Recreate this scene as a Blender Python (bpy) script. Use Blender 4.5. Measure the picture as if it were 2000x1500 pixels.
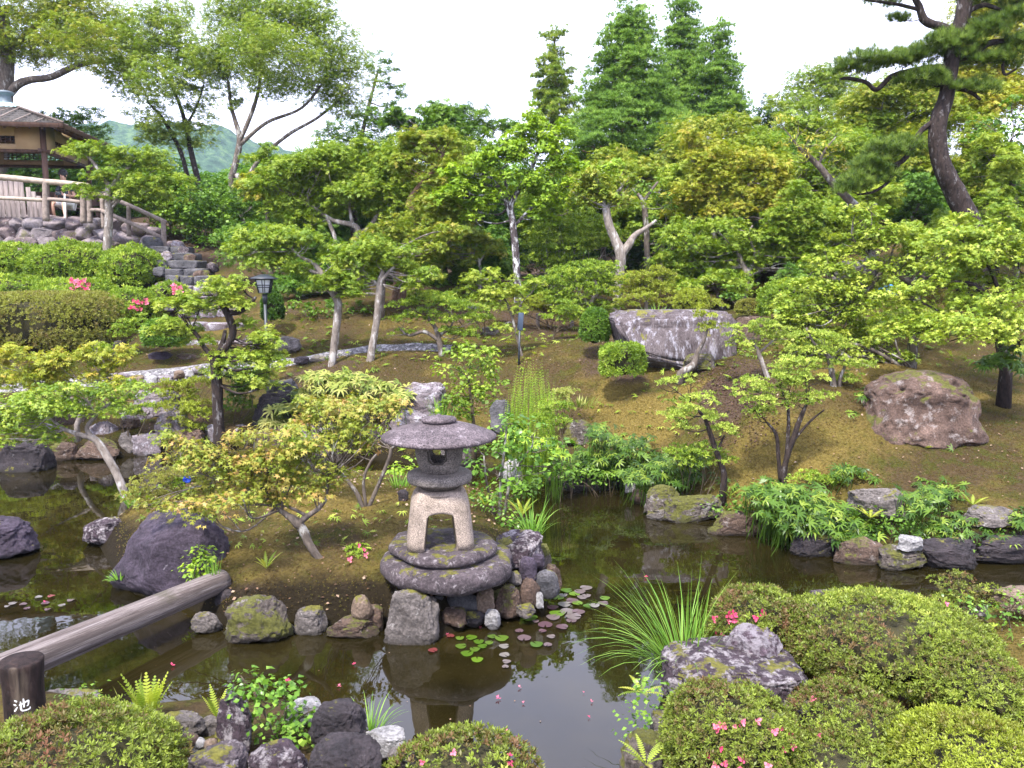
import bpy, math, random
import numpy as np
from mathutils import Vector, Matrix
R = math.radians
for o in list(bpy.data.objects): bpy.data.objects.remove(o, do_unlink=True)
scene = bpy.context.scene
COL = scene.collection

# ------------------------------------------------------------ camera
EYE = 2.4; F = 1570.0; PITCH = math.atan(200.0 / F)
cam_d = bpy.data.cameras.new("camera"); cam = bpy.data.objects.new("camera", cam_d); COL.objects.link(cam)
cam_d.sensor_width = 36.0; cam_d.lens = 36.0 * F / 2000.0; cam_d.clip_start = 0.05; cam_d.clip_end = 3000.0
cam.location = (0, 0, EYE); cam.rotation_euler = (R(90) - PITCH, 0, 0)
scene.camera = cam
# ------------------------------------------------------------ sky, sun, exposure
SUN_EL, SUN_AZ = R(58), R(205)          # azimuth clockwise from +Y
world = bpy.data.worlds.new("World"); scene.world = world; world.use_nodes = True
nt = world.node_tree; nt.nodes.clear()
wo = nt.nodes.new("ShaderNodeOutputWorld"); bg = nt.nodes.new("ShaderNodeBackground")
sky = nt.nodes.new("ShaderNodeTexSky"); sky.sky_type = 'NISHITA'; sky.sun_disc = False
sky.sun_elevation = SUN_EL; sky.sun_rotation = SUN_AZ; sky.air_density = 1.0; sky.dust_density = 2.0; sky.ozone_density = 2.0
tc = nt.nodes.new("ShaderNodeTexCoord"); nz = nt.nodes.new("ShaderNodeTexNoise")
nz.inputs["Scale"].default_value = 2.2; nz.inputs["Detail"].default_value = 5
rmp = nt.nodes.new("ShaderNodeMapRange"); rmp.inputs[1].default_value = 0.3; rmp.inputs[2].default_value = 0.7
rmp.inputs[3].default_value = 0.80; rmp.inputs[4].default_value = 0.92
mx = nt.nodes.new("ShaderNodeMixRGB"); mx.inputs[2].default_value = (9.6, 10.0, 13.2, 1)   # bright cloud veil
nt.links.new(tc.outputs["Generated"], nz.inputs["Vector"]); nt.links.new(nz.outputs["Fac"], rmp.inputs[0])
nt.links.new(rmp.outputs[0], mx.inputs[0]); nt.links.new(sky.outputs[0], mx.inputs[1])
nt.links.new(mx.outputs[0], bg.inputs[0]); bg.inputs[1].default_value = 0.12; nt.links.new(bg.outputs[0], wo.inputs[0])
sd = bpy.data.lights.new("sun", 'SUN'); sd.energy = 4.3; sd.angle = R(7); sd.color = (1.0, 0.955, 0.88)
sun = bpy.data.objects.new("sun", sd); COL.objects.link(sun)
_d = Vector((math.sin(SUN_AZ) * math.cos(SUN_EL), math.cos(SUN_AZ) * math.cos(SUN_EL), math.sin(SUN_EL)))
sun.rotation_euler = _d.to_track_quat('Z', 'Y').to_euler(); sun.location = _d * 50
vs = scene.view_settings; vs.view_transform = 'Standard'; vs.look = 'None'; vs.exposure = 1.25; vs.gamma = 1.0; vs.use_curve_mapping = False
scene.cycles.max_bounces = 5; scene.cycles.diffuse_bounces = 2; scene.cycles.glossy_bounces = 3
scene.cycles.transmission_bounces = 3; scene.cycles.transparent_max_bounces = 4; scene.cycles.volume_bounces = 0
scene.cycles.use_denoising = True

# ------------------------------------------------------------ picture measurements -> places
CP, SP = math.cos(PITCH), math.sin(PITCH)
def ray(px, py):
    u = (px - 1000.0) / F; v = (750.0 - py) / F
    return Vector((u, CP + v * SP, -SP + v * CP))
def at(px, py, Y):
    d = ray(px, py); t = Y / d.y
    return Vector((d.x * t, Y, EYE + d.z * t))
def onz(px, py, z):
    d = ray(px, py); t = (z - EYE) / d.z
    return Vector((d.x * t, d.y * t, z))
def m(px, Y): return px / F * Y * 1.005        # pixels at distance Y -> metres

# ------------------------------------------------------------ numpy noise
_rs = np.random.RandomState(7); _TAB = _rs.rand(65536).astype(np.float32)
def vnoise(p, seed=0):
    p = np.asarray(p, dtype=np.float64); i = np.floor(p).astype(np.int64); f = p - i; f = f * f * (3 - 2 * f)
    def h(a, b, c): return _TAB[((a * 73856093) ^ (b * 19349663) ^ (c * 83492791) ^ (seed * 2654435)) & 65535]
    x, y, z = i[:, 0], i[:, 1], i[:, 2]; r = 0
    for dx in (0, 1):
        for dy in (0, 1):
            for dz in (0, 1):
                w = (f[:, 0] if dx else 1 - f[:, 0]) * (f[:, 1] if dy else 1 - f[:, 1]) * (f[:, 2] if dz else 1 - f[:, 2])
                r = r + w * h(x + dx, y + dy, z + dz)
    return r * 2 - 1
def fbm(p, o=4, seed=0):
    r = 0; a = 1.0; s = 0
    for k in range(o):
        r = r + a * vnoise(p, seed + k * 17); s += a; a *= 0.5; p = p * 2.03 + 11.3
    return r / s

# ------------------------------------------------------------ mesh building
class MB:
    def __init__(s): s.v = []; s.f = {}; s.n = 0; s.a = []; s.sm = {}
    def add(s, V, Fs, val=0.5):
        V = np.asarray(V, dtype=np.float32).reshape(-1, 3)
        for fa in Fs:
            fa = np.asarray(fa, dtype=np.int64)
            if fa.size: s.f.setdefault(fa.shape[1], []).append(fa + s.n)
        s.v.append(V); s.a.append(np.broadcast_to(np.asarray(val, dtype=np.float32), (len(V),)).copy()); s.n += len(V)
        return s
    def build(s, name, mat, parent=None, smooth=False, origin=None):
        V = np.concatenate(s.v); A = np.concatenate(s.a)
        if origin is not None: V = V - np.array(origin, dtype=np.float32)
        me = bpy.data.meshes.new(name); me.vertices.add(len(V)); me.vertices.foreach_set("co", V.ravel())
        idx = []; tot = []
        for k, L in s.f.items():
            fa = np.concatenate(L); idx.append(fa.ravel()); tot.append(np.full(len(fa), k))
        idx = np.concatenate(idx).astype(np.int32); tot = np.concatenate(tot).astype(np.int32)
        me.loops.add(len(idx)); me.loops.foreach_set("vertex_index", idx); me.polygons.add(len(tot))
        st = np.zeros(len(tot), dtype=np.int32); st[1:] = np.cumsum(tot)[:-1]
        me.polygons.foreach_set("loop_start", st); me.polygons.foreach_set("loop_total", tot)
        if smooth: me.polygons.foreach_set("use_smooth", np.ones(len(tot), dtype=bool))
        me.update(calc_edges=True)
        at_ = me.attributes.new("rnd", 'FLOAT', 'POINT'); at_.data.foreach_set("value", A)
        if mat: me.materials.append(mat)
        o = bpy.data.objects.new(name, me); COL.objects.link(o)
        if origin is not None and parent is None: o.location = origin
        if parent is not None: o.parent = parent
        return o
def tag(o, label=None, cat=None, group=None, kind=None):
    if label: o["label"] = label
    if cat: o["category"] = cat
    if group: o["group"] = group
    if kind: o["kind"] = kind
    return o
def empty(name, loc, label, cat, group=None):
    o = bpy.data.objects.new(name, None); COL.objects.link(o); o.location = loc; o.empty_display_size = 0.1
    return tag(o, label, cat, group)

def box(mb, c, s, rot=None, bevel=0.0, val=.5):
    x, y, z = [k / 2 for k in s]
    if bevel > 0:
        b = bevel; V = []; 
        for sx in (-1, 1):
            for sy in (-1, 1):
                for sz in (-1, 1):
                    V += [(sx * x, sy * (y - b), sz * (z - b)), (sx * (x - b), sy * y, sz * (z - b)), (sx * (x - b), sy * (y - b), sz * z)]
        V = np.array(V); 
        def I(sx, sy, sz, k): return ((sx > 0) * 4 + (sy > 0) * 2 + (sz > 0)) * 3 + k
        q = []; t = []
        for s_ in (-1, 1):
            q.append([I(s_, -1, -1, 0), I(s_, 1, -1, 0), I(s_, 1, 1, 0), I(s_, -1, 1, 0)])
            q.append([I(-1, s_, -1, 1), I(1, s_, -1, 1), I(1, s_, 1, 1), I(-1, s_, 1, 1)])
            q.append([I(-1, -1, s_, 2), I(1, -1, s_, 2), I(1, 1, s_, 2), I(-1, 1, s_, 2)])
            for s2 in (-1, 1):
                q.append([I(-1, s_, s2, 1), I(1, s_, s2, 1), I(1, s_, s2, 2), I(-1, s_, s2, 2)])
                q.append([I(s_, -1, s2, 0), I(s_, 1, s2, 0), I(s_, 1, s2, 2), I(s_, -1, s2, 2)])
                q.append([I(s_, s2, -1, 0), I(s_, s2, 1, 0), I(s_, s2, 1, 1), I(s_, s2, -1, 1)])
                for s3 in (-1, 1): t.append([I(s_, s2, s3, 0), I(s_, s2, s3, 1), I(s_, s2, s3, 2)])
        FF = [q, t]
    else:
        V = np.array([(a * x, b * y, d * z) for a in (-1, 1) for b in (-1, 1) for d in (-1, 1)])
        FF = [[[0, 1, 3, 2], [4, 6, 7, 5], [0, 4, 5, 1], [2, 3, 7, 6], [0, 2, 6, 4], [1, 5, 7, 3]]]
    if rot is not None: V = V @ np.array(rot.to_3x3()).T
    mb.add(V + np.array(c), FF, val); return mb
def bar(mb, p, q, w, h, up=Vector((0, 0, 1)), bevel=0.0):
    p = Vector(p); q = Vector(q); d = q - p; L = d.length; x = d.normalized(); y = up.cross(x)
    if y.length < 1e-4: y = Vector((0, 1, 0))
    y.normalize(); z = x.cross(y)
    M = Matrix((x, y, z)).transposed(); return box(mb, (p + q) / 2, (L, w, h), M, bevel)
def catmull(pts, n=5):
    P = np.array(pts, dtype=float)
    if len(P) < 3: 
        t = np.linspace(0, 1, n + 1)[:, None]; return P[0] * (1 - t) + P[-1] * t
    E = np.vstack([2 * P[0] - P[1], P, 2 * P[-1] - P[-2]]); out = []
    for i in range(1, len(E) - 2):
        a, b, c, d = E[i - 1:i + 3]
        for t in np.linspace(0, 1, n, endpoint=False):
            out.append(.5 * ((2 * b) + (-a + c) * t + (2 * a - 5 * b + 4 * c - d) * t * t + (-a + 3 * b - 3 * c + d) * t ** 3))
    out.append(P[-1]); return np.array(out)
def tube(mb, pts, sides=8, lump=0.0, seed=0, cap=True, val=.5):
    """pts: (n,4) x,y,z,radius"""
    P = np.asarray(pts, dtype=float); n = len(P); c = P[:, :3]; r = np.maximum(P[:, 3], 1e-4)
    T = np.gradient(c, axis=0); T /= np.linalg.norm(T, axis=1)[:, None] + 1e-9
    ref = np.array([0.31, 0.21, 0.93]) if abs(T[0][2]) < .9 else np.array([1., .1, 0])
    U = []; u = np.cross(T[0], ref); u /= np.linalg.norm(u)
    for i in range(n):
        u = u - T[i] * (u @ T[i]); u /= np.linalg.norm(u) + 1e-9; U.append(u)
    U = np.array(U); W = np.cross(T, U); a = np.linspace(0, 2 * np.pi, sides, endpoint=False)
    V = c[:, None, :] + r[:, None, None] * (np.cos(a)[None, :, None] * U[:, None, :] + np.sin(a)[None, :, None] * W[:, None, :])
    V = V.reshape(-1, 3)
    if lump:
        rr = np.repeat(r, sides); cc = np.repeat(c, sides, axis=0)
        V = cc + (V - cc) * (1 + lump * fbm(V / (rr.mean() * 1.6 + 1e-6), 3, seed))[:, None]
    i = np.arange(n - 1)[:, None] * sides; j = np.arange(sides)[None, :]; k = (j + 1) % sides
    Q = np.stack([i + j, i + k, i + sides + k, i + sides + j], -1).reshape(-1, 4)
    FF = [Q]
    if cap: FF += [np.arange(sides)[None, ::-1], (np.arange(sides) + (n - 1) * sides)[None, :]]
    mb.add(V, FF, val); return mb
def lathe(mb, prof, c=(0, 0, 0), sides=48, wob=0.0, seed=0, sq=0.0, val=.5):
    P = np.array(prof, dtype=float); n = len(P); a = np.linspace(0, 2 * np.pi, sides, endpoint=False)
    V = np.stack([P[:, 0][:, None] * np.cos(a), P[:, 0][:, None] * np.sin(a), np.repeat(P[:, 1][:, None], sides, 1)], -1).reshape(-1, 3)
    if wob:
        V = V + (fbm(V * 4.0, 4, seed) * wob)[:, None] * np.array([np.tile(np.cos(a), n), np.tile(np.sin(a), n), np.full(n * sides, .5)]).T
    i = np.arange(n - 1)[:, None] * sides; j = np.arange(sides)[None, :]; k = (j + 1) % sides
    Q = np.stack([i + j, i + k, i + sides + k, i + sides + j], -1).reshape(-1, 4)
    mb.add(V + np.array(c), [Q, np.arange(sides)[None, ::-1], (np.arange(sides) + (n - 1) * sides)[None, :]], val); return mb
def icos(sub):
    t = (1 + 5 ** .5) / 2
    V = [(-1, t, 0), (1, t, 0), (-1, -t, 0), (1, -t, 0), (0, -1, t), (0, 1, t), (0, -1, -t), (0, 1, -t), (t, 0, -1), (t, 0, 1), (-t, 0, -1), (-t, 0, 1)]
    Fc = [(0, 11, 5), (0, 5, 1), (0, 1, 7), (0, 7, 10), (0, 10, 11), (1, 5, 9), (5, 11, 4), (11, 10, 2), (10, 7, 6), (7, 1, 8), (3, 9, 4), (3, 4, 2), (3, 2, 6), (3, 6, 8), (3, 8, 9), (4, 9, 5), (2, 4, 11), (6, 2, 10), (8, 6, 7), (9, 8, 1)]
    V = [np.array(v) / np.linalg.norm(v) for v in V]
    for _ in range(sub):
        cache = {}; NF = []
        def mid(a, b):
            k = (min(a, b), max(a, b))
            if k not in cache:
                q = V[a] + V[b]; cache[k] = len(V); V.append(q / np.linalg.norm(q))
            return cache[k]
        for a, b, c in Fc:
            x, y, z = mid(a, b), mid(b, c), mid(c, a); NF += [(a, x, z), (b, y, x), (c, z, y), (x, y, z)]
        Fc = NF
    return np.array(V), np.array(Fc)
ICO = {k: icos(k) for k in (1, 2, 3, 4, 5)}

# ------------------------------------------------------------ materials
def newmat(name):
    mt = bpy.data.materials.new(name); mt.use_nodes = True; n = mt.node_tree; n.nodes.clear()
    out = n.nodes.new("ShaderNodeOutputMaterial"); p = n.nodes.new("ShaderNodeBsdfPrincipled")
    n.links.new(p.outputs[0], out.inputs[0]); return mt, n, p, out
def ramp(n, cols, fac):
    r = n.nodes.new("ShaderNodeValToRGB"); e = r.color_ramp.elements
    while len(e) < len(cols): e.new(0.5)
    for i, (pos, c) in enumerate(cols): e[i].position = pos; e[i].color = (*c, 1)
    n.links.new(fac, r.inputs[0]); return r.outputs[0]
def noise(n, scale, detail=6, rough=.6, vec=None, dist=0.0):
    t = n.nodes.new("ShaderNodeTexNoise"); t.inputs["Scale"].default_value = scale; t.inputs["Detail"].default_value = detail
    t.inputs["Roughness"].default_value = rough; t.inputs["Distortion"].default_value = dist
    if vec is not None: n.links.new(vec, t.inputs["Vector"])
    return t.outputs["Fac"]
def mixc(n, fac, a, b, mode='MIX'):
    x = n.nodes.new("ShaderNodeMixRGB"); x.blend_type = mode
    for s, k in ((fac, 0), (a, 1), (b, 2)):
        if isinstance(s, (int, float)): x.inputs[k].default_value = s
        elif isinstance(s, tuple): x.inputs[k].default_value = (*s, 1)
        else: n.links.new(s, x.inputs[k])
    return x.outputs[0]
def math_(n, op, a, b=0.0, clamp=False):
    x = n.nodes.new("ShaderNodeMath"); x.operation = op; x.use_clamp = clamp
    for s, k in ((a, 0), (b, 1)):
        if isinstance(s, (int, float)): x.inputs[k].default_value = s
        else: n.links.new(s, x.inputs[k])
    return x.outputs[0]
def mrange(n, v, a, b, c=0., d=1.):
    x = n.nodes.new("ShaderNodeMapRange"); n.links.new(v, x.inputs[0])
    for i, k in enumerate((a, b, c, d)): x.inputs[i + 1].default_value = k
    return x.outputs[0]
def bump(n, h, strength, dist, p):
    b = n.nodes.new("ShaderNodeBump"); b.inputs["Strength"].default_value = strength; b.inputs["Distance"].default_value = dist
    n.links.new(h, b.inputs["Height"]); n.links.new(b.outputs[0], p.inputs["Normal"]); return b
def objvec(n, scale=(1, 1, 1), offs=True):
    t = n.nodes.new("ShaderNodeTexCoord"); mp = n.nodes.new("ShaderNodeMapping"); mp.inputs["Scale"].default_value = scale
    n.links.new(t.outputs["Object"], mp.inputs["Vector"])
    if offs:
        oi = n.nodes.new("ShaderNodeObjectInfo"); q = math_(n, 'MULTIPLY', oi.outputs["Random"], 37.0)
        cx = n.nodes.new("ShaderNodeCombineXYZ"); n.links.new(q, cx.inputs[0]); n.links.new(q, cx.inputs[1]); n.links.new(cx.outputs[0], mp.inputs["Location"])
    return mp.outputs[0]

_LM = {}
def leafmat(key, cols, trans=.30, rough=.45):
    """leaf: colour picked per leaf / clump (attribute rnd) along a ramp of that plant's own leaf tones"""
    if key in _LM: return _LM[key]
    mt, n, p, out = newmat("leaf_" + key)
    a = n.nodes.new("ShaderNodeAttribute"); a.attribute_name = "rnd"
    if not key.startswith(('flower', 'pad', 'litter', 'mulch')):
        cols = [tuple(.95 * (q * .94 + .06 * (.3 * r_ + .6 * g_ + .1 * b_)) for q in (r_ * 1.06, g_, b_)) for r_, g_, b_ in cols]
    k = len(cols); c = ramp(n, [(i / (k - 1), x) for i, x in enumerate(cols)], a.outputs["Fac"])
    n.links.new(c, p.inputs["Base Color"]); p.inputs["Roughness"].default_value = rough; p.inputs["Specular IOR Level"].default_value = .25
    tr = n.nodes.new("ShaderNodeBsdfTranslucent"); hs = n.nodes.new("ShaderNodeHueSaturation"); hs.inputs["Saturation"].default_value = 1.1; hs.inputs["Value"].default_value = 1.3
    n.links.new(c, hs.inputs["Color"]); n.links.new(hs.outputs[0], tr.inputs[0])
    mxs = n.nodes.new("ShaderNodeMixShader"); mxs.inputs[0].default_value = trans
    n.links.new(p.outputs[0], mxs.inputs[1]); n.links.new(tr.outputs[0], mxs.inputs[2]); n.links.new(mxs.outputs[0], out.inputs[0])
    _LM[key] = mt; return mt
def bark(name, a, b, lichen=(.45, .46, .42), amt=.3, sc=18.0):
    mt, n, p, out = newmat(name); v = objvec(n, (1, 1, .45)); f = noise(n, sc, 8, .7, v, .4)
    c = ramp(n, [(.32, a), (.68, b)], f); f2 = noise(n, sc * .55, 6, .65, v)
    c = mixc(n, math_(n, 'MULTIPLY', mrange(n, f2, .62 - amt * .25, .68 - amt * .2), .9), c, lichen)
    n.links.new(c, p.inputs["Base Color"]); p.inputs["Roughness"].default_value = .85; p.inputs["Specular IOR Level"].default_value = .2
    bump(n, f, .8, .02, p); return mt
def stone(name, a, b, lichen=(.5, .5, .47), lam=.3, moss=.25, sc=6.0, mosscol=(.075, .07, .012), rough=.8, grain=60.0, grainamt=.35, bumpd=.03):
    if not name.startswith('granite'): a = tuple(k * .72 for k in a); b = tuple(k * .72 for k in b); lichen = tuple(k * .72 for k in lichen)
    mt, n, p, out = newmat(name); v = objvec(n, (1.3, 1.3, .42) if 'cut' in name else (1, 1, 1))
    f = noise(n, sc, 8, .65, v, .5); c = ramp(n, [(.30, a), (.70, b)], f)
    g = noise(n, grain, 3, .6, v); c = mixc(n, grainamt, c, ramp(n, [(.35, (.0, .0, .0)), (.65, (1, 1, 1))], g), 'OVERLAY')
    f2 = noise(n, sc * 2.1, 6, .7, v, .2); c = mixc(n, math_(n, 'MULTIPLY', mrange(n, math_(n, 'ADD', f2, math_(n, 'MULTIPLY', g, .12)), .76 - lam * .36, .84 - lam * .3), .7), c, lichen)
    if moss > 0:
        ge = n.nodes.new("ShaderNodeNewGeometry"); sx = n.nodes.new("ShaderNodeSeparateXYZ"); n.links.new(ge.outputs["Normal"], sx.inputs[0])
        f3 = noise(n, sc * .7, 6, .7, v); mm = math_(n, 'ADD', math_(n, 'MULTIPLY', sx.outputs[2], .12), f3)
        mk = mrange(n, mm, .70 - moss * .3, .74 - moss * .3)
        mc = ramp(n, [(.3, mosscol), (.7, tuple(min(1, k * 2.4) for k in mosscol))], noise(n, 40, 3, .6, v))
        c = mixc(n, mk, c, mc)
    gp = n.nodes.new("ShaderNodeNewGeometry"); sz = n.nodes.new("ShaderNodeSeparateXYZ"); n.links.new(gp.outputs["Position"], sz.inputs[0])
    c = mixc(n, mrange(n, math_(n, 'ADD', sz.outputs[2], math_(n, 'MULTIPLY', f, -.10)), -.05, .02, .75, 0.), c, (.012, .010, .006))      # wet, silted foot of the stone at the waterline
    cr = noise(n, sc * .9, 10, .85, v, 1.2); c = mixc(n, mrange(n, cr, .36, .44, .65, 0.), c, tuple(k * .35 for k in a))
    n.links.new(c, p.inputs["Base Color"]); p.inputs["Roughness"].default_value = rough; p.inputs["Specular IOR Level"].default_value = .3
    f = math_(n, 'ADD', f, cr)
    h = math_(n, 'ADD', f, math_(n, 'MULTIPLY', g, .25)); bump(n, h, 1.0, bumpd, p); return mt
def plain(name, c, rough=.6, metal=0., var=.0, sc=20.):
    mt, n, p, out = newmat(name)
    if var:
        f = noise(n, sc, 5, .6, objvec(n)); cc = ramp(n, [(.3, tuple(k * (1 - var) for k in c)), (.7, tuple(min(1, k * (1 + var)) for k in c))], f); n.links.new(cc, p.inputs["Base Color"])
    else: p.inputs["Base Color"].default_value = (*c, 1)
    p.inputs["Roughness"].default_value = rough; p.inputs["Metallic"].default_value = metal; return mt
def wood(name, a, b, stretch=(1, 1, 12), sc=10., rough=.75, bd=.006):
    mt, n, p, out = newmat(name); v = objvec(n, stretch); f = noise(n, sc, 8, .7, v, .3)
    c = ramp(n, [(.3, a), (.66, b)], f); n.links.new(c, p.inputs["Base Color"]); p.inputs["Roughness"].default_value = rough
    bump(n, f, .8, bd, p); return mt

M_ = {
 'purple': stone("stone_purple", (.026, .018, .028), (.105, .08, .115), (.42, .38, .42), .16, .10),
 'lichened': stone("stone_lichened", (.026, .015, .022), (.095, .065, .08), (.55, .50, .51), .58, .12, 8.0),
 'grey': stone("stone_grey", (.07, .058, .052), (.27, .235, .22), (.55, .52, .49), .25, .22),
 'pale': stone("stone_pale", (.25, .24, .24), (.5, .48, .48), (.7, .68, .66), .3, .05),
 'brown': stone("stone_brown", (.045, .028, .020), (.19, .125, .095), (.45, .40, .37), .32, .34, mosscol=(.05, .05, .010)),
 'tan': stone("stone_tan", (.16, .11, .075), (.34, .25, .19), (.5, .45, .4), .15, .25),
 'mossy': stone("stone_mossy", (.055, .042, .035), (.20, .165, .145), (.46, .43, .41), .42, .56, mosscol=(.05, .05, .010)),
 'dark': stone("stone_dark", (.018, .015, .018), (.07, .055, .06), (.3, .28, .28), .15, .12),
 'cobble': stone("stone_cobble", (.05, .05, .055), (.16, .15, .16), (.35, .33, .33), .1, .12),
 'slab': stone("stone_slab", (.040, .030, .034), (.165, .13, .14), (.46, .41, .42), .42, .18, 9.0),
 'granite': stone("granite", (.17, .135, .108), (.31, .25, .205), (.36, .31, .27), .06, 0, 9.0, grain=150., grainamt=.5, bumpd=.006),
 'granite_dark': stone("granite_weathered", (.07, .06, .054), (.20, .172, .15), (.3, .28, .27), .1, 0, 8.0, grain=110., grainamt=.6, bumpd=.006),
 'cap': stone("stone_cap", (.045, .034, .037), (.165, .13, .14), (.33, .28, .30), .35, .0, 7.0, grain=90., grainamt=.7, bumpd=.006),
 'cut': stone('stone_cut_face', (.05, .034, .036), (.21, .175, .18), (.50, .48, .55), .46, .16, 5.0),
 'cliff': stone("stone_cliff", (.10, .065, .06), (.33, .29, .32), (.62, .6, .66), .5, .06, 4.0),
 'bark_pale': bark("bark_pale", (.10, .08, .065), (.29, .25, .22), (.42, .40, .38), .35),
 'bark_grey': bark("bark_grey", (.05, .04, .033), (.16, .13, .11), (.32, .31, .29), .3),
 'bark_dark': bark("bark_dark", (.009, .006, .006), (.05, .036, .031), (.15, .14, .14), .16, 26.),
 'bark_brown': bark("bark_brown", (.06, .033, .02), (.18, .11, .075), (.28, .22, .18), .1),
 'bark_cherry': bark("bark_cherry", (.03, .023, .024), (.10, .08, .08), (.55, .55, .55), .45, 22.),
 'core': bark('shrub_core', (.018, .016, .008), (.05, .045, .018), (.05, .05, .02), .0),  # twig brown darkened so gaps in the leaf shell look shaded
 'twig': bark("twig", (.05, .036, .024), (.13, .10, .065), (.2, .18, .14), .1),
}
M_['round_rock'] = stone('stone_round', (.05, .028, .020), (.22, .145, .115), (.42, .37, .35), .42, .30, 4.0, mosscol=(.05, .05, .010))
M_['white_patched'] = stone('stone_white_patched', (.05, .03, .04), (.16, .11, .14), (.44, .40, .43), .75, .2, 9.0)
M_['copper'] = plain("copper_patina", (.30, .47, .47), .6, 0, .15)
M_['iron'] = plain("dark_iron", (.02, .025, .032), .45, 0., .2)
M_['plaster'] = plain("plaster", (.50, .35, .20), .9, 0, .08, 4.)
M_['post_wood'] = wood("pavilion_wood", (.045, .022, .016), (.15, .08, .055), (1, 1, .1), 14.)
M_['grey_wood'] = wood("weathered_board", (.11, .085, .08), (.33, .27, .255), (3, 3, .25), 9.)
M_['rail_wood'] = wood("rail_wood", (.11, .08, .065), (.29, .23, .195), (1.5, 1.5, 1.5), 8.)
M_['rail_light'] = wood("rail_wood_light", (.19, .145, .11), (.43, .35, .28), (1.5, 1.5, 1.5), 8.)
M_['glass'] = plain("frosted_glass", (.75, .77, .82), .35)
M_['white'] = plain("white_paint", (.8, .8, .8), .5)
M_['blue'] = plain("blue_sheet", (.06, .30, .72), .5, 0, .1)
M_['flower_pink'] = leafmat("flower_pink", [(.55, .05, .14), (.66, .12, .22), (.72, .24, .30)], .3)
M_['flower_white'] = leafmat("flower_white", [(.7, .7, .6), (.85, .85, .8)], .3)
M_['flower_blue'] = leafmat("flower_blue", [(.06, .12, .7), (.12, .25, .85)], .3)

L = {
 'maple': leafmat("maple", [(.07, .15, .010), (.15, .26, .016), (.24, .35, .024), (.34, .42, .035)]),
 'maple_lime': leafmat("maple_lime", [(.10, .19, .012), (.20, .31, .02), (.31, .41, .035), (.42, .48, .06)]),
 'maple_gold': leafmat("maple_gold", [(.13, .20, .010), (.25, .32, .018), (.36, .39, .03), (.46, .33, .06)]),
 'maple_rust': leafmat('maple_rust', [(.09, .15, .012), (.17, .24, .018), (.26, .30, .03), (.34, .29, .05), (.46, .24, .09)]),
 'maple_olive': leafmat("maple_olive", [(.09, .16, .010), (.17, .26, .016), (.27, .34, .026), (.37, .33, .05)]),
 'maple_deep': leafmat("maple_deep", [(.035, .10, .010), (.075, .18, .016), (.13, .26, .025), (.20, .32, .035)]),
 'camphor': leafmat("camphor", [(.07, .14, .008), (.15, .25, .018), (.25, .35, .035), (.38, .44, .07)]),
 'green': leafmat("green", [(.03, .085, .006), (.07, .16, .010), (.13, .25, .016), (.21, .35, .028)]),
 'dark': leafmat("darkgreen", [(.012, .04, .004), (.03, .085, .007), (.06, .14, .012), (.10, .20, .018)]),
 'cedar': leafmat("cedar", [(.06, .14, .014), (.12, .24, .025), (.19, .34, .04), (.27, .42, .06)], .3),
 'pine': leafmat("pine", [(.04, .09, .010), (.08, .15, .015), (.14, .23, .025), (.21, .31, .04)], .2),
 'azalea': leafmat("azalea", [(.07, .13, .008), (.13, .23, .012), (.24, .36, .022), (.40, .50, .05)]),
 'azalea_brown': leafmat("azalea_brown", [(.20, .09, .05), (.14, .10, .035), (.11, .14, .02), (.17, .24, .022), (.24, .32, .03), (.40, .45, .08)]),
 'azalea_bright': leafmat("azalea_bright", [(.14, .11, .025), (.17, .21, .015), (.26, .34, .02), (.38, .45, .04)]),
 'hedge': leafmat("hedge", [(.16, .11, .04), (.17, .17, .03), (.22, .25, .03), (.28, .33, .04)]),
 'lime': leafmat("lime", [(.10, .20, .008), (.17, .31, .012), (.27, .43, .018), (.38, .52, .03)]),
 'glossy': leafmat("glossy", [(.03, .085, .006), (.07, .17, .012), (.14, .29, .022), (.27, .43, .05)], .3, .3),
 'bamboo': leafmat("bamboo", [(.02, .055, .004), (.045, .11, .007), (.09, .185, .012), (.21, .30, .025)], .3, .35),
 'bamboo_pale': leafmat("bamboo_pale", [(.09, .15, .02), (.18, .25, .03), (.30, .34, .06), (.40, .40, .12)], .3, .4),
 'grass': leafmat("grassblade", [(.08, .20, .02), (.15, .32, .03), (.26, .45, .06)], .35, .4),
 'fern': leafmat("fern", [(.16, .26, .02), (.30, .40, .035), (.46, .50, .06)], .4),
 'moss': leafmat("mosstuft", [(.10, .062, .025), (.15, .115, .028), (.13, .135, .024), (.24, .20, .05)], .45, .8),
 'azalea_pale': leafmat('azalea_pale', [(.10, .16, .014), (.19, .29, .025), (.33, .44, .05), (.50, .58, .10)]),
 'pad_green': leafmat("pad_green", [(.04, .075, .010), (.08, .13, .016)], .1, .3),
 'pad_purple': leafmat("pad_purple", [(.07, .035, .045), (.14, .13, .115)], .1, .3),
 'litter': leafmat("litter", [(.10, .05, .03), (.20, .12, .075), (.32, .23, .16)], .1, .7),
}

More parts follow.
